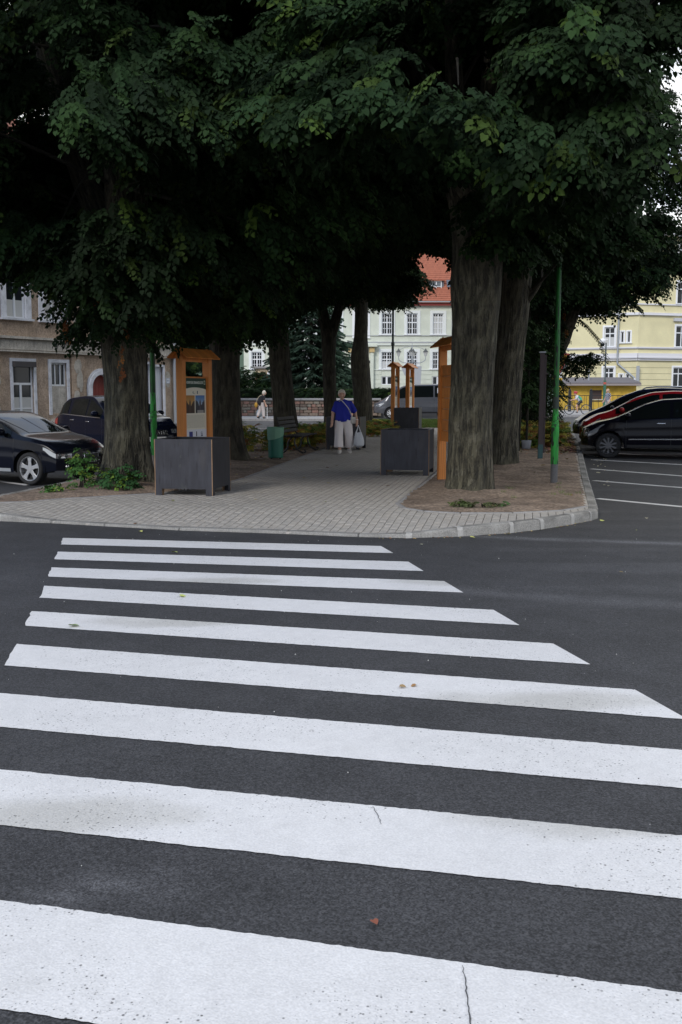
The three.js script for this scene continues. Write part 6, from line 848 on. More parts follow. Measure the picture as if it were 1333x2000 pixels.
{ // withered brown leaf sprigs hanging on the lime trunks
  const r = mulberry(71), dry = sprayGeo(31, 1, 7, 0.22, 0.075), put = (root, list) => { const items = []; for (const [x, y, z, n, dy] of list) for (let i = 0; i < n; i++) items.push([x + (r() - 0.5) * 0.07, y - dy * i / n, z, r() * 6.28, -1.1, r() - 0.5, 0.4 + 0.25 * r(), r() < 0.5 ? [0.30, 0.11, 0.02] : [0.20, 0.065, 0.018]]); scatterLeaves(root, 'withered_leaves', items, dry, M(1, 1, 1, 0.8)); };
  const limes = scene.children.filter((o) => o.name.startsWith('lime_tree'));
  put(limes[0], [[-0.22, 3.4, 0.75, 9, 0.75], [0.22, 2.95, 0.62, 8, 0.4], [0.06, 2.35, 0.44, 6, 0.5], [-0.75, 2.75, 0.6, 7, 0.3]]); put(limes[7], [[0.95, 5.2, 1.2, 10, 0.6], [0.75, 3.4, 0.6, 4, 0.2], [0.65, 4.2, 0.7, 5, 0.5]]);
}
{ // leaf litter
  const one = (() => { const pos = [], idx = []; leafInto(pos, idx, V(0, 0, 0), V(1, 0, 0), V(0, 1, 0), 0.075); const g = new THREE.BufferGeometry(); g.setAttribute('position', new THREE.Float32BufferAttribute(pos, 3)); g.setIndex(idx); g.computeVertexNormals(); return g; })();
  const r = mulberry(88), items = [], col = () => { const a = r(), b = 0.7 + 0.6 * r(); return a < 0.35 ? [0.42 * b, 0.33 * b, 0.13 * b] : a < 0.8 ? [0.26 * b, 0.13 * b, 0.06 * b] : [0.16 * b, 0.17 * b, 0.06 * b]; };
  const put = (x, d, y, s, c) => items.push([x, y + 0.008, -d, r() * 6.28, (r() - 0.5) * 0.5, (r() - 0.5) * 0.5, s, c || col()]);
  for (let i = 0; i < 5200; i++) { const d = 15 + 23 * r() ** 0.8, x = -5.2 + 13 * r(); const L = inside(soilL, x, d), R = inside(soilR, x, d); if (!L && !R) continue; const p = R ? ss(23.5, 27, d) + 0.04 : 0.10 + 0.9 * ss(23, 27, d) - 0.06 * ss(19, 16, d); if (r() > p) continue; put(x, d, soilY(x, d), 0.7 + 0.6 * r()); }
  for (let i = 0; i < 2600; i++) { const d = 25.2 + 11 * r(), x = 5.0 + (d - 24) * 0.18 + 1.1 * r(); if (inside(soilR, x, d)) put(x, d, soilY(x, d), 0.8 + 0.6 * r(), [0.30 * (0.6 + 0.7 * r()), 0.18 * (0.6 + 0.7 * r()), 0.10]); }
  for (let i = 0; i < 46; i++) { const d = 12.4 + 14 * r(), x = -3 + 6.5 * r(); if (isPave(x, d)) put(x, d, topY(x, d), 0.45 + 0.5 * r()); }
  for (const [x, d, s, c] of [[-2.45, 12.0, 0.9, [0.5, 0.5, 0.16]], [-1.72, 10.35, 0.9, [0.35, 0.4, 0.12]], [-1.33, 8.08, 1.0, [0.45, 0.5, 0.14]], [-1.95, 7.02, 1.0, [0.18, 0.25, 0.09]], [0.33, 5.52, 0.55, [0.3, 0.2, 0.09]], [0.43, 5.55, 0.5, [0.3, 0.17, 0.07]], [0.1, 2.98, 0.4, [0.22, 0.07, 0.04]], [1.5, 11.5, 0.8, [0.5, 0.5, 0.15]], [3.4, 12.95, 0.9, [0.4, 0.42, 0.12]], [4.1, 13.3, 0.7, [0.5, 0.45, 0.3]], [3.6, 12.1, 0.4, [0.3, 0.3, 0.12]], [2.6, 9.2, 0.5, [0.2, 0.15, 0.08]], [0.9, 10.9, 0.5, [0.4, 0.4, 0.3]]]) put(x, d, roadY(x, d) + 0.005, s, c);
  for (let i = 0; i < 60; i++) { const x = 0.4 + 3 * r(), d = frontD(x) - 0.03 - 0.12 * r(); put(x, d, roadY(x, d), 0.2 + 0.3 * r()); }
  for (let i = 0; i < 24; i++) { const d = 18 + 8 * r(), x = 3.6 + (d - 14) * 0.23 + 0.15 + 0.5 * r() * r(); put(x, d, roadY(x, d), 0.5 + 0.4 * r(), [0.5, 0.46, 0.32]); }
  const im = scatterLeaves(new THREE.Group(), 'fallen_leaves', items, one, M(1, 1, 1, 0.85)); im.name = 'fallen_leaves'; scene.add(im); tag(im, 'dry fallen lime leaves scattered over soil, path and road', null, null, 'stuff');
  // short grass at the far end of the island
  const blade = (() => { const pos = [], idx = [], q = mulberry(4); for (let i = 0; i < 14; i++) { const x = (q() - 0.5) * 0.2, z = (q() - 0.5) * 0.2, h = 0.05 + 0.07 * q(), k = pos.length / 3; pos.push(x - 0.006, 0, z, x + 0.006, 0, z, x + (q() - 0.5) * 0.06, h, z + (q() - 0.5) * 0.06); idx.push(k, k + 1, k + 2); } const g = new THREE.BufferGeometry(); g.setAttribute('position', new THREE.Float32BufferAttribute(pos, 3)); g.setIndex(idx); g.computeVertexNormals(); return g; })();
  const gr = []; for (let i = 0; i < 9000; i++) { const d = 37 + 10.6 * r(), x = -0.8 + 10.5 * r(); if (!inside(outline, x, d) || isPave(x, d)) continue; gr.push([x, soilY(x, d), -d, r() * 6.28, 0, 0, 0.9 + 0.7 * r(), [0.10 + 0.06 * r(), 0.16 + 0.06 * r(), 0.035]]); }
  for (let i = 0; i < 16; i++) { const x = 2.2 + 1.6 * r(), d = 14 + 3 * r(); gr.push([x, soilY(x, d), -d, r() * 6.28, 0, 0, 0.5, [0.12, 0.15, 0.05]]); }
  const ig = scatterLeaves(new THREE.Group(), 'grass', gr, blade, M(1, 1, 1, 0.8)); ig.name = 'grass'; scene.add(ig); tag(ig, 'short grass at the far end of the tree island', null, null, 'stuff');
  // grit on the asphalt: stray chips and stones
  const gi = []; for (let i = 0; i < 420; i++) { const d = 2.6 + 10 * r() ** 0.8, x = -3.5 + 9 * r(); gi.push([x, roadY(x, d) + 0.003, -d, r() * 6, r(), r(), 0.4 + 0.9 * r() ** 3, r() < 0.5 ? [0.5, 0.5, 0.48] : [0.05, 0.05, 0.05]]); }
  const ii = scatterLeaves(new THREE.Group(), 'gravel', gi, new THREE.IcosahedronGeometry(0.004, 0), M(1, 1, 1, 0.9)); ii.name = 'gravel'; scene.add(ii); tag(ii, 'stray chippings lying on the road', null, null, 'stuff');
}
// ---------------------------------------------------------------- people: one continuous skin meshed from a field of tapered bones
function fieldMesh(bones, cell, k = 0.02) { // surface nets over the smooth union of round cones; bones: [ax,ay,az, bx,by,bz, ra, rb, (squash z)]
  let lo = V(1e9, 1e9, 1e9), hi = V(-1e9, -1e9, -1e9); for (const b of bones) for (const [o, r] of [[0, b[6]], [3, b[7]]]) { lo.min(V(b[o] - r, b[o + 1] - r, b[o + 2] - r)); hi.max(V(b[o] + r, b[o + 1] + r, b[o + 2] + r)); }
  lo.subScalar(cell * 2.5 + k * 0.3); hi.addScalar(cell * 2.5 + k * 0.3);
  const n = [0, 1, 2].map((i) => Math.ceil((hi.getComponent(i) - lo.getComponent(i)) / cell) + 1), F = new Float32Array(n[0] * n[1] * n[2]);
  const dist = (x, y, z) => { let d = 1e3; for (const b of bones) { const q = b[8] || 1, dx = b[3] - b[0], dy = b[4] - b[1], dz = (b[5] - b[2]), px = x - b[0], py = y - b[1], pz = z - b[2], t = clamp((px * dx + py * dy + pz * dz) / (dx * dx + dy * dy + dz * dz + 1e-9)), ex = px - dx * t, ey = py - dy * t, ez = (pz - dz * t) / q, e = (Math.sqrt(ex * ex + ey * ey + ez * ez) - lerp(b[6], b[7], t)) * Math.min(1, q), h = Math.max(k - Math.abs(d - e), 0) / k; d = Math.min(d, e) - h * h * k * 0.25; } return d; };
  for (let c = 0, i = 0; c < n[2]; c++) for (let b = 0; b < n[1]; b++) for (let a = 0; a < n[0]; a++) F[i++] = dist(lo.x + a * cell, lo.y + b * cell, lo.z + c * cell);
  const id = new Int32Array(F.length).fill(-1), pos = [], idx = [], sx = 1, sy = n[0], sz = n[0] * n[1];
  for (let c = 0; c + 1 < n[2]; c++) for (let b = 0; b + 1 < n[1]; b++) for (let a = 0; a + 1 < n[0]; a++) {
    const o = a + b * sy + c * sz; let m = 0, x = 0, y = 0, z = 0, w = 0; const v = []; for (let q = 0; q < 8; q++) { v[q] = F[o + (q & 1) * sx + (q >> 1 & 1) * sy + (q >> 2) * sz]; if (v[q] < 0) m |= 1 << q; } if (!m || m === 255) continue;
    for (let q = 0; q < 8; q++) for (const bit of [1, 2, 4]) { const e = q | bit; if (e === q || (v[q] < 0) === (v[e] < 0)) continue; const t = v[q] / (v[q] - v[e]); x += (q & 1) + (bit === 1 ? t : 0); y += (q >> 1 & 1) + (bit === 2 ? t : 0); z += (q >> 2) + (bit === 4 ? t : 0); w++; }
    id[o] = pos.length / 3; pos.push(lo.x + (a + x / w) * cell, lo.y + (b + y / w) * cell, lo.z + (c + z / w) * cell);
  }
  for (let c = 1; c + 1 < n[2]; c++) for (let b = 1; b + 1 < n[1]; b++) for (let a = 1; a + 1 < n[0]; a++) { const o = a + b * sy + c * sz; for (const [s, u, w] of [[sx, sy, sz], [sy, sz, sx], [sz, sx, sy]]) { const i = F[o] < 0, j = F[o + s] < 0; if (i === j) continue; const A = id[o], B = id[o - u], C = id[o - u - w], D = id[o - w]; if (A < 0 || B < 0 || C < 0 || D < 0) continue; if (i) idx.push(A, B, C, A, C, D); else idx.push(A, C, B, A, D, C); } }
  const g = new THREE.BufferGeometry(); g.setAttribute('position', new THREE.Float32BufferAttribute(pos, 3)); g.setAttribute('uv', new THREE.Float32BufferAttribute(new Float32Array(pos.length / 3 * 2), 2)); g.setIndex(idx); g.computeVertexNormals(); return g;
}
const chain = (pts) => pts.slice(1).map((p, i) => [...pts[i].slice(0, 3), ...p.slice(0, 3), pts[i][3], p[3]]);
function handBones(w, f, side) { // wrist point w, direction f the hand hangs along, side: direction of the thumb; four fingers and thumb, slightly curled
  const W = V(...w), F = V(...f).normalize(), T = V(...side); T.addScaledVector(F, -T.dot(F)).normalize(); const N = V().crossVectors(F, T).normalize(), out = [], at = (a, b, c) => W.clone().addScaledVector(F, a).addScaledVector(T, b).addScaledVector(N, c).toArray();
  out.push([...at(0, 0, 0), ...at(0.075, 0.012, 0.004), 0.024, 0.026, 1], [...at(0.02, -0.012, 0), ...at(0.075, -0.018, 0.003), 0.02, 0.018]);
  [0.03, 0.011, -0.008, -0.027].forEach((o, i) => { const L = [0.07, 0.078, 0.072, 0.056][i]; out.push([...at(0.078, o, 0), ...at(0.078 + L * 0.5, o * 1.1, 0.012), 0.0095, 0.009], [...at(0.078 + L * 0.5, o * 1.1, 0.012), ...at(0.078 + L * 0.85, o * 1.1, 0.036), 0.009, 0.0075]); });
  out.push([...at(0.025, 0.026, 0.004), ...at(0.062, 0.048, 0.018), 0.012, 0.0105], [...at(0.062, 0.048, 0.018), ...at(0.092, 0.044, 0.032), 0.0105, 0.008]); return out;
}
function headBones(c, s = 1) { const p = (x, y, z) => [c[0] + x * s, c[1] + y * s, c[2] + z * s]; return [[...p(0, 0.045, -0.012), ...p(0, 0.025, 0.004), 0.082 * s, 0.078 * s], [...p(0, -0.02, 0.028), ...p(0, -0.075, 0.052), 0.058 * s, 0.03 * s], [...p(0, 0.012, 0.088), ...p(0, -0.022, 0.103), 0.009 * s, 0.013 * s], [...p(-0.035, -0.01, 0.06), ...p(-0.03, -0.03, 0.062), 0.022 * s, 0.02 * s], [...p(0.035, -0.01, 0.06), ...p(0.03, -0.03, 0.062), 0.022 * s, 0.02 * s], [...p(-0.078, 0.012, -0.006), ...p(-0.08, -0.02, 0), 0.014 * s, 0.011 * s], [...p(0.078, 0.012, -0.006), ...p(0.08, -0.02, 0), 0.014 * s, 0.011 * s], [...p(0, -0.05, 0.072), ...p(0, -0.056, 0.074), 0.014 * s, 0.012 * s]]; }
function faceParts(root, c, s = 1) { const p = (x, y, z) => [c[0] + x * s, c[1] + y * s, c[2] + z * s]; part('eyes', [-1, 1].map((k) => ball(0.0105 * s, ...p(k * 0.031, 0.018, 0.077))), M(0.05, 0.04, 0.035, 0.3), root); part('eyebrows', [-1, 1].map((k) => cyl(p(k * 0.018, 0.038, 0.083), p(k * 0.045, 0.037, 0.074), 0.004 * s)), M(0.2, 0.16, 0.12, 0.8), root); part('mouth', cyl(p(-0.02, -0.05, 0.082), p(0.02, -0.05, 0.082), 0.0045 * s), M(0.30, 0.10, 0.09, 0.5), root); }
{ // woman in a blue blouse walking towards the camera; +z faces the camera, her left is at +x
  const pos = onTop(0.06, 25.0), W = base('person', 'person with short grey hair in a loose royal blue blouse and white trousers', 'person', pos, 0.06);
  const hc = [-0.045, 1.46, 0.05], ra = [[-0.175, 1.25, 0, 0.045], [-0.255, 1.04, 0.0, 0.042], [-0.285, 0.80, 0.05, 0.03]], la = [[0.175, 1.25, 0, 0.045], [0.285, 1.05, -0.01, 0.042], [0.335, 0.83, 0.06, 0.03]];
  const body = [...headBones(hc), [-0.025, 1.31, 0.0, -0.035, 1.40, 0.03, 0.05, 0.048], [-0.14, 1.25, 0, 0.14, 1.25, 0, 0.045, 0.045], [0, 1.24, 0, 0, 1.0, 0.01, 0.085, 0.09], [0, 0.98, 0, 0, 0.84, 0, 0.095, 0.10], ...chain(ra), ...chain(la), ...handBones([-0.285, 0.80, 0.05], [-0.05, -1, 0.25], [0.1, 0, 1]), ...handBones([0.335, 0.83, 0.06], [0.08, -1, 0.15], [-0.1, 0, 1]),
    ...chain([[-0.085, 0.80, 0, 0.085], [-0.10, 0.45, 0.05, 0.06], [-0.10, 0.10, 0.10, 0.038]]), ...chain([[0.085, 0.80, 0, 0.085], [0.12, 0.45, 0.03, 0.06], [0.15, 0.12, -0.12, 0.038]])];
  part('body', fieldMesh(body, 0.0085, 0.03), skin, W); faceParts(W, hc);
  part('hair', fieldMesh([[...[hc[0], hc[1] + 0.055, hc[2] - 0.02], hc[0], hc[1] + 0.04, hc[2] - 0.035, 0.09, 0.085], [hc[0] - 0.06, hc[1] + 0.03, hc[2] - 0.02, hc[0] - 0.055, hc[1] - 0.02, hc[2] - 0.04, 0.035, 0.03], [hc[0] + 0.06, hc[1] + 0.03, hc[2] - 0.02, hc[0] + 0.055, hc[1] - 0.02, hc[2] - 0.04, 0.035, 0.03], [hc[0] - 0.04, hc[1] + 0.095, hc[2] + 0.045, hc[0] + 0.035, hc[1] + 0.1, hc[2] + 0.045, 0.03, 0.03], [hc[0], hc[1] - 0.02, hc[2] - 0.06, hc[0], hc[1] - 0.06, hc[2] - 0.05, 0.05, 0.04]], 0.008, 0.03), hairGrey, W);
  const blue = M(0.012, 0.022, 0.33, 0.8);
  const bl = fieldMesh([[-0.02, 1.305, -0.005, -0.165, 1.25, -0.005, 0.06, 0.058], [-0.02, 1.305, -0.005, 0.165, 1.25, -0.005, 0.06, 0.058], [-0.08, 1.18, 0.0, -0.09, 0.86, 0.02, 0.105, 0.115, 0.9], [0.08, 1.18, 0.0, 0.09, 0.88, 0.02, 0.105, 0.115, 0.9], [0, 1.2, 0.01, 0, 0.88, 0.03, 0.14, 0.145, 0.95], ...chain([[-0.175, 1.25, 0, 0.056], [-0.235, 1.07, 0, 0.064]]), ...chain([[0.175, 1.25, 0, 0.056], [0.27, 1.07, -0.01, 0.074]])], 0.0095, 0.03);
  { const p = bl.attributes.position; for (let i = 0; i < p.count; i++) { const x = p.getX(i), y = p.getY(i), z = p.getZ(i), f = 0.010 * Math.sin(x * 42 + y * 9) * ss(1.25, 0.95, y); p.setXYZ(i, x + f * 0.5, Math.max(y, 0.80 + 0.006 * Math.sin(x * 22)), z + f * Math.sign(z)); } bl.computeVertexNormals(); } part('blouse', bl, blue, W);
  const tr = (side, pts) => { const g = tube(pts.map((p) => p.slice(0, 3)), pts.map((p) => p[3]), 22, (th, t) => 1 + 0.05 * Math.sin(th * 5 + side * 2) * t + 0.03 * Math.sin(th * 9)); return g; };
  const cloth = M(0.80, 0.74, 0.73, 0.85); part('trousers', [tr(1, [[-0.075, 0.90, 0.0, 0.125], [-0.10, 0.74, 0.01, 0.115], [-0.115, 0.45, 0.05, 0.105], [-0.12, 0.16, 0.095, 0.118]]), tr(2, [[0.075, 0.90, 0, 0.125], [0.105, 0.74, 0.01, 0.115], [0.135, 0.45, 0.02, 0.105], [0.155, 0.19, -0.09, 0.115]]), ball(0.15, 0, 0.84, 0, 1.15, 0.7, 0.85, 18)], cloth, W);
  const sh = M(0.58, 0.55, 0.52, 0.7); part('shoe', fieldMesh([[-0.10, 0.06, 0.08, -0.115, 0.045, 0.22, 0.048, 0.042, 1], [-0.10, 0.10, 0.09, -0.10, 0.06, 0.08, 0.042, 0.045]], 0.008, 0.02), sh, W); part('shoe', fieldMesh([[0.155, 0.08, -0.13, 0.17, 0.045, 0.0, 0.048, 0.042], [0.155, 0.12, -0.12, 0.155, 0.09, -0.13, 0.042, 0.045]], 0.008, 0.02), sh, W);
  part('bracelet', lathe([[0.034, -0.012], [0.038, 0], [0.034, 0.012]], 14, 0.332, 0.845, 0.055), white, W);
  const m = (x, y, z) => { const c = Math.cos(0.06), s = Math.sin(0.06); return [pos[0] + x * c + z * s, pos[1] + y, pos[2] - x * s + z * c]; };
  const bagM = M(0.55, 0.53, 0.50, 0.7), HB = base('handbag', 'small pale grey crossbody bag at the hip of the person in blue', 'bag', m(0.255, 0.83, 0.05), 0.5);
  part('pouch', rbox(0.19, 0.16, 0.07, 0.02, 0, 0, 0), bagM, HB); part('flap', rbox(0.195, 0.08, 0.076, 0.02, 0, 0.045, 0.002), bagM, HB); part('strap', tube([[-0.06, 0.07, 0.02], [-0.12, 0.14, 0.09], [-0.22, 0.30, 0.12], [-0.30, 0.44, 0.03], [-0.33, 0.50, -0.06], [-0.30, 0.42, -0.20], [-0.1, 0.16, -0.2], [0.02, 0.06, -0.06]], Array(8).fill(0.013), 8), bagM, HB);
  const PB = base('carrier_bag', 'white plastic carrier bag hanging from the hand of the woman in blue', 'bag', m(0.375, 0.33, 0.08), 0.1), pm = P(0.66, 0.68, 0.72, 0.4, { transmission: 0.15, thickness: 0 });
  part('sack', tube([[0, -0.02 - 0.15, 0], [0, -0.12, 0], [0.005, 0.0, 0], [0, 0.1, 0], [-0.01, 0.20, 0]], [0.04, 0.125, 0.125, 0.115, 0.085], 20, (th, t) => (1 + 0.08 * Math.sin(th * 4 + t * 5) + 0.05 * Math.sin(th * 9)) * (0.75 + 0.25 * Math.abs(Math.cos(th)))), pm, PB); part('handle', [tube([[-0.07, 0.18, 0.01], [-0.03, 0.30, 0.005], [-0.012, 0.385, 0]], [0.02, 0.012, 0.009], 8), tube([[0.06, 0.18, -0.01], [0.02, 0.30, 0], [-0.008, 0.385, 0]], [0.02, 0.012, 0.009], 8)], pm, PB);
}
{ // old woman with a stick, seen from behind across the square; +z is the way she faces (right and away)
  const d = 53.9, x = -4.27, y = gY + 0.112, T = 2.2, O = base('person', 'stooped white-haired person in a black top walking with a stick by the stone wall', 'person', [x, y, -d], T);
  const hc = [0, 1.36, 0.20], body = [...headBones(hc), [0, 1.2, 0.08, 0, 1.3, 0.16, 0.05, 0.045], [-0.14, 1.16, 0.05, 0.14, 1.16, 0.05, 0.07, 0.07], [0, 1.1, 0.04, 0, 0.85, -0.03, 0.13, 0.14], ...chain([[-0.19, 1.16, 0.05, 0.05], [-0.25, 0.95, 0.02, 0.042], [-0.25, 0.76, 0.10, 0.03]]), ...chain([[0.19, 1.16, 0.05, 0.05], [0.26, 0.95, 0.0, 0.042], [0.28, 0.74, 0.08, 0.03]]), ...handBones([-0.25, 0.76, 0.10], [0, -1, 0.3], [0.2, 0, 1]), ...handBones([0.28, 0.74, 0.08], [0, -1, 0.2], [-0.2, 0, 1]), ...chain([[-0.085, 0.80, -0.03, 0.085], [-0.09, 0.42, 0.05, 0.06], [-0.09, 0.06, 0.08, 0.04]]), ...chain([[0.085, 0.80, -0.03, 0.085], [0.09, 0.44, -0.04, 0.06], [0.09, 0.09, -0.2, 0.04]])];
  part('body', fieldMesh(body, 0.014, 0.03), skin, O); part('hair', fieldMesh([[0, hc[1] + 0.05, hc[2] - 0.03, 0, hc[1] + 0.0, hc[2] - 0.05, 0.095, 0.09]], 0.014, 0.03), M(0.66, 0.60, 0.50, 0.8), O);
  part('top', fieldMesh([[-0.13, 1.16, 0.05, 0.13, 1.16, 0.05, 0.085, 0.085], [0, 1.1, 0.04, 0, 0.84, -0.03, 0.165, 0.175], ...chain([[-0.19, 1.16, 0.05, 0.065], [-0.235, 1.0, 0.02, 0.06]]), ...chain([[0.19, 1.16, 0.05, 0.065], [0.245, 1.0, 0.01, 0.06]])], 0.014, 0.03), M(0.012, 0.012, 0.016, 0.85), O);
  part('trousers', [tube([[-0.075, 0.86, -0.03], [-0.09, 0.45, 0.05], [-0.09, 0.12, 0.08]], [0.12, 0.09, 0.075], 16), tube([[0.075, 0.86, -0.03], [0.09, 0.46, -0.04], [0.09, 0.14, -0.19]], [0.12, 0.09, 0.075], 16)], M(0.6, 0.54, 0.52, 0.85), O);
  part('shoe', fieldMesh([[-0.09, 0.045, 0.06, -0.09, 0.035, 0.17, 0.042, 0.035]], 0.012, 0.02), black, O); part('shoe', fieldMesh([[0.09, 0.08, -0.2, 0.09, 0.035, -0.1, 0.042, 0.035]], 0.012, 0.02), black, O);
  const m = (a, b, c) => [x + a * Math.cos(T) + c * Math.sin(T), y + b, -d - a * Math.sin(T) + c * Math.cos(T)];
  const S = base('walking_stick', 'pale walking stick in the hand of the stooped person by the stone wall', 'stick', m(-0.25, 0, 0.2)); part('shaft', cyl([0, 0, 0], [0, 0.72, 0], 0.014), white, S); part('grip', cyl([-0.05, 0.72, 0], [0.06, 0.72, 0], 0.016), black, S);
  const Y = base('shoulder_bag', 'mustard yellow bag on a strap behind the stooped person by the stone wall', 'bag', m(0.12, 0.72, -0.27), T); part('pouch', [ball(0.13, 0, 0, 0, 1, 1.1, 0.55)], M(0.50, 0.27, 0.03, 0.7), Y); part('strap', tube([[0.02, 0.12, 0.02], [-0.05, 0.36, 0.08], [-0.16, 0.52, 0.22], [-0.2, 0.5, 0.34]], [0.016, 0.016, 0.016, 0.016], 6), M(0.5, 0.42, 0.28, 0.7), Y);
  const Gb = base('shopping_bag', 'greyish shopping bag carried low by the stooped person at the stone wall', 'bag', m(0.34, 0.26, 0.05), T); part('sack', tube([[0, -0.2, 0], [0, -0.1, 0], [0, 0.1, 0], [0, 0.22, 0]], [0.08, 0.16, 0.15, 0.08], 14, (th) => 0.8 + 0.2 * Math.abs(Math.cos(th))), P(0.3, 0.36, 0.40, 0.5), Gb); part('handle', tube([[-0.04, 0.2, 0], [-0.03, 0.4, 0.01], [-0.01, 0.46, 0.01], [0.03, 0.2, 0]], [0.012, 0.012, 0.012, 0.012], 6), P(0.3, 0.36, 0.40, 0.5), Gb);
}
const ringGeo = (R, r, x, y, z) => { const g = new THREE.TorusGeometry(R, r, 8, 32); g.translate(x, y, z); return g; };
{ // child on a bicycle heading left; the bicycle's front is at -x
  const d = 64.2, x = 15.15, y = gY + 0.112, B = base('bicycle', 'black bicycle with large wheels under the child in the red helmet', 'bicycle', [x, y, -d], -0.12), R = 0.33;
  for (const wx of [-0.53, 0.50]) { const Wl = sub('wheel', B, [wx, R, 0]); part('tyre', ringGeo(R - 0.02, 0.022, 0, 0, 0), rubber, Wl); part('rim', ringGeo(R - 0.05, 0.010, 0, 0, 0), greyMetal, Wl); const sp = []; for (let k = 0; k < 12; k++) sp.push(cyl([0, 0, 0], [Math.cos(k * 0.5236) * (R - 0.05), Math.sin(k * 0.5236) * (R - 0.05), 0], 0.0025, 0.0025, 4)); part('spokes', sp, greyMetal, Wl); }
  part('frame', [cyl([-0.38, 0.72, 0], [0.02, 0.27, 0], 0.018), cyl([0.02, 0.27, 0], [0.16, 0.74, 0], 0.016), cyl([-0.40, 0.78, 0], [0.13, 0.66, 0], 0.016), cyl([0.16, 0.66, 0], [0.50, R, 0.05], 0.010), cyl([0.16, 0.66, 0], [0.50, R, -0.05], 0.010), cyl([0.02, 0.27, 0], [0.50, R, 0.05], 0.010), cyl([0.02, 0.27, 0], [0.50, R, -0.05], 0.010)], iron, B); part('fork', [cyl([-0.38, 0.76, 0], [-0.53, R, 0.05], 0.012), cyl([-0.38, 0.76, 0], [-0.53, R, -0.05], 0.012)], iron, B); part('handlebar', [cyl([-0.42, 0.88, 0], [-0.38, 0.72, 0], 0.014), cyl([-0.40, 0.90, -0.28], [-0.40, 0.90, 0.28], 0.013)], iron, B); part('saddle', [rbox(0.24, 0.05, 0.13, 0.02, 0.18, 0.78, 0)], black, B); part('crank', [cyl([0.02, 0.27, 0.07], [-0.06, 0.13, 0.07], 0.012), rbox(0.1, 0.02, 0.08, 0.008, -0.06, 0.13, 0.12), cyl([0.02, 0.27, -0.07], [0.10, 0.41, -0.07], 0.012)], iron, B);
  const C = base('person', 'child in a red helmet and light shirt riding a bicycle past the iron fence', 'person', [x, y, -d], -0.12), hc = [-0.17, 1.33, 0.0];
  const hd = headBones([0, 0, 0], 0.92).map((b) => [hc[0] - b[2], hc[1] + b[1], hc[2] + b[0], hc[0] - b[5], hc[1] + b[4], hc[2] + b[3], b[6], b[7]]);
  part('body', fieldMesh([...hd, [-0.10, 1.16, 0, -0.15, 1.26, 0, 0.042, 0.04], [0.16, 0.86, 0, -0.06, 1.12, 0, 0.11, 0.10], ...[1, -1].flatMap((s) => chain([[-0.07, 1.12, s * 0.13, 0.042], [-0.20, 0.96, s * 0.22, 0.034], [-0.38, 0.93, s * 0.25, 0.025]])), ...handBones([-0.36, 0.935, 0.25], [-1, -0.15, 0], [0, 0, -1]).map((b) => b), ...handBones([-0.36, 0.935, -0.25], [-1, -0.15, 0], [0, 0, 1]), ...chain([[0.16, 0.82, 0.08, 0.075], [-0.10, 0.56, 0.10, 0.052], [-0.03, 0.20, 0.10, 0.034]]), ...chain([[0.16, 0.82, -0.08, 0.075], [-0.04, 0.66, -0.10, 0.052], [0.14, 0.40, -0.10, 0.034]])], 0.0135, 0.025), skin, C);
  part('helmet', fieldMesh([[hc[0] - 0.02, hc[1] + 0.07, 0, hc[0] + 0.04, hc[1] + 0.065, 0, 0.098, 0.095]], 0.012, 0.02), M(0.42, 0.03, 0.03, 0.4), C); part('shirt', fieldMesh([[0.15, 0.88, 0, -0.06, 1.12, 0, 0.125, 0.12], [-0.06, 1.12, -0.12, -0.06, 1.12, 0.12, 0.065, 0.065], ...[1, -1].flatMap((s) => chain([[-0.07, 1.12, s * 0.13, 0.058], [-0.14, 1.02, s * 0.19, 0.052]]))], 0.0135, 0.025), M(0.55, 0.55, 0.58, 0.85), C); part('shorts', fieldMesh([[0.16, 0.84, -0.06, 0.16, 0.84, 0.06, 0.115, 0.115], [0.16, 0.82, 0.08, 0.0, 0.66, 0.10, 0.09, 0.08], [0.16, 0.82, -0.08, 0.04, 0.72, -0.10, 0.09, 0.08]], 0.0135, 0.025), black, C); part('shoe', fieldMesh([[-0.02, 0.17, 0.1, -0.12, 0.155, 0.1, 0.035, 0.03]], 0.012, 0.02), black, C); part('shoe', fieldMesh([[0.15, 0.37, -0.1, 0.05, 0.40, -0.1, 0.035, 0.03]], 0.012, 0.02), black, C);
  const K = base('backpack', 'bright green backpack on the child riding past the iron fence', 'backpack', [x + 0.10, y + 1.04, -d + 0.0], -0.12); const bp = rbox(0.15, 0.36, 0.30, 0.06); bp.rotateZ(0.62); part('pack', bp, M(0.05, 0.34, 0.20, 0.7), K); const pk = rbox(0.06, 0.17, 0.22, 0.025); pk.rotateZ(0.62); pk.translate(0.075, 0.02, 0); part('pocket', pk, M(0.10, 0.42, 0.27, 0.7), K);
}
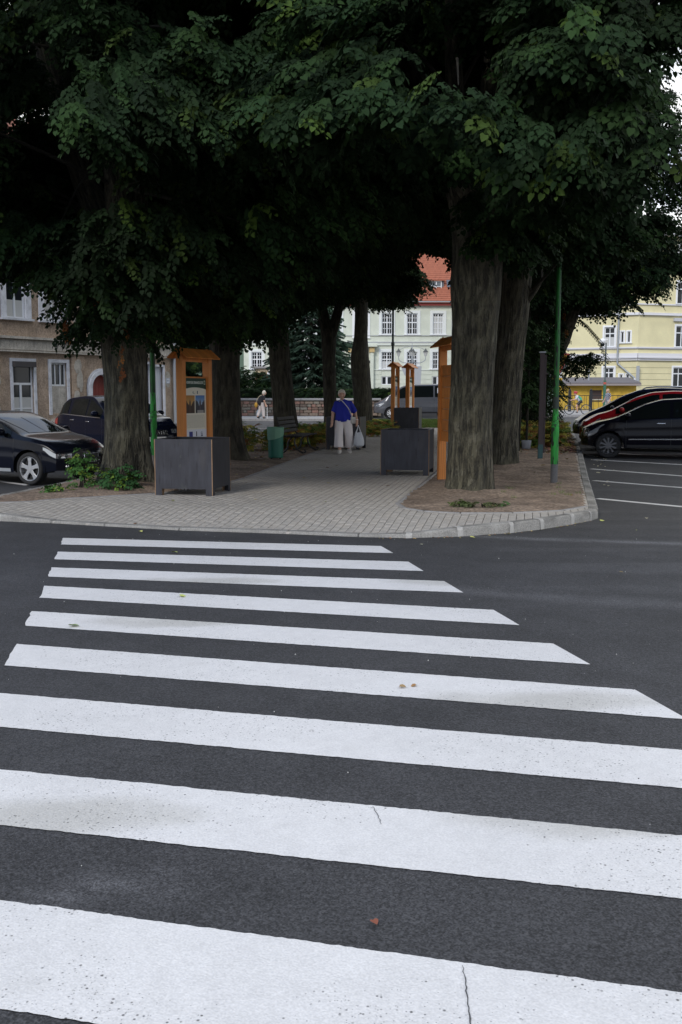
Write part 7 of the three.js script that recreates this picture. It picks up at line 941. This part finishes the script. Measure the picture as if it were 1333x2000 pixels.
{ // passer-by behind the cars on the right
  const d = 62.5, x = 16.6, y = gY + 0.112, O = base('person', 'fair-haired person in a patterned top walking near the yellow shed', 'person', [x, y, -d], -1.2), hc = [0, 1.5, 0.04];
  part('body', fieldMesh([...headBones(hc), [0, 1.34, 0, 0, 1.42, 0.02, 0.05, 0.045], [-0.13, 1.3, 0, 0.13, 1.3, 0, 0.06, 0.06], [0, 1.25, 0, 0, 0.95, 0, 0.12, 0.13], ...chain([[-0.18, 1.3, 0, 0.045], [-0.22, 1.06, 0.03, 0.038], [-0.2, 0.86, 0.16, 0.028]]), ...chain([[0.18, 1.3, 0, 0.045], [0.22, 1.06, -0.03, 0.038], [0.24, 0.84, 0.08, 0.028]]), ...handBones([-0.2, 0.86, 0.16], [0, -1, 0.6], [0.2, 0, 1]), ...handBones([0.24, 0.84, 0.08], [0, -1, 0.3], [-0.2, 0, 1]), ...chain([[-0.08, 0.85, 0, 0.08], [-0.09, 0.45, 0.08, 0.056], [-0.09, 0.06, 0.10, 0.036]]), ...chain([[0.08, 0.85, 0, 0.08], [0.09, 0.45, -0.03, 0.056], [0.09, 0.09, -0.2, 0.036]])], 0.014, 0.03), skin, O);
  part('hair', fieldMesh([[0, hc[1] + 0.05, hc[2] - 0.03, 0, hc[1] - 0.03, hc[2] - 0.06, 0.093, 0.08]], 0.014, 0.03), M(0.50, 0.36, 0.22, 0.8), O);
  const chk = tex(64, (u, v) => { const a = (Math.floor(u * 8) + Math.floor(v * 8)) & 1; return a ? [0.75, 0.76, 0.8] : [0.2, 0.22, 0.28]; }, true); const tp = fieldMesh([[-0.12, 1.3, 0, 0.12, 1.3, 0, 0.075, 0.075], [0, 1.25, 0, 0, 0.92, 0, 0.145, 0.155], ...chain([[-0.18, 1.3, 0, 0.06], [-0.21, 1.16, 0.02, 0.055]]), ...chain([[0.18, 1.3, 0, 0.06], [0.21, 1.16, -0.02, 0.055]])], 0.014, 0.03); { const p = tp.attributes.position, u = tp.attributes.uv; for (let i = 0; i < p.count; i++) u.setXY(i, Math.atan2(p.getX(i), p.getZ(i)) * 0.5, p.getY(i) * 2.2); } part('top', tp, M(0.8, 0.8, 0.8, 0.85, { map: chk }), O);
  part('shorts', fieldMesh([[-0.08, 0.86, 0, 0.08, 0.86, 0, 0.125, 0.125], [-0.085, 0.84, 0, -0.09, 0.6, 0.04, 0.1, 0.09], [0.085, 0.84, 0, 0.09, 0.6, -0.01, 0.1, 0.09]], 0.014, 0.03), M(0.4, 0.38, 0.36, 0.8), O); part('shoe', fieldMesh([[-0.09, 0.045, 0.08, -0.09, 0.035, 0.2, 0.042, 0.035]], 0.012, 0.02), white, O); part('shoe', fieldMesh([[0.09, 0.08, -0.2, 0.09, 0.035, -0.08, 0.042, 0.035]], 0.012, 0.02), white, O);
}
renderer.render(scene, camera);
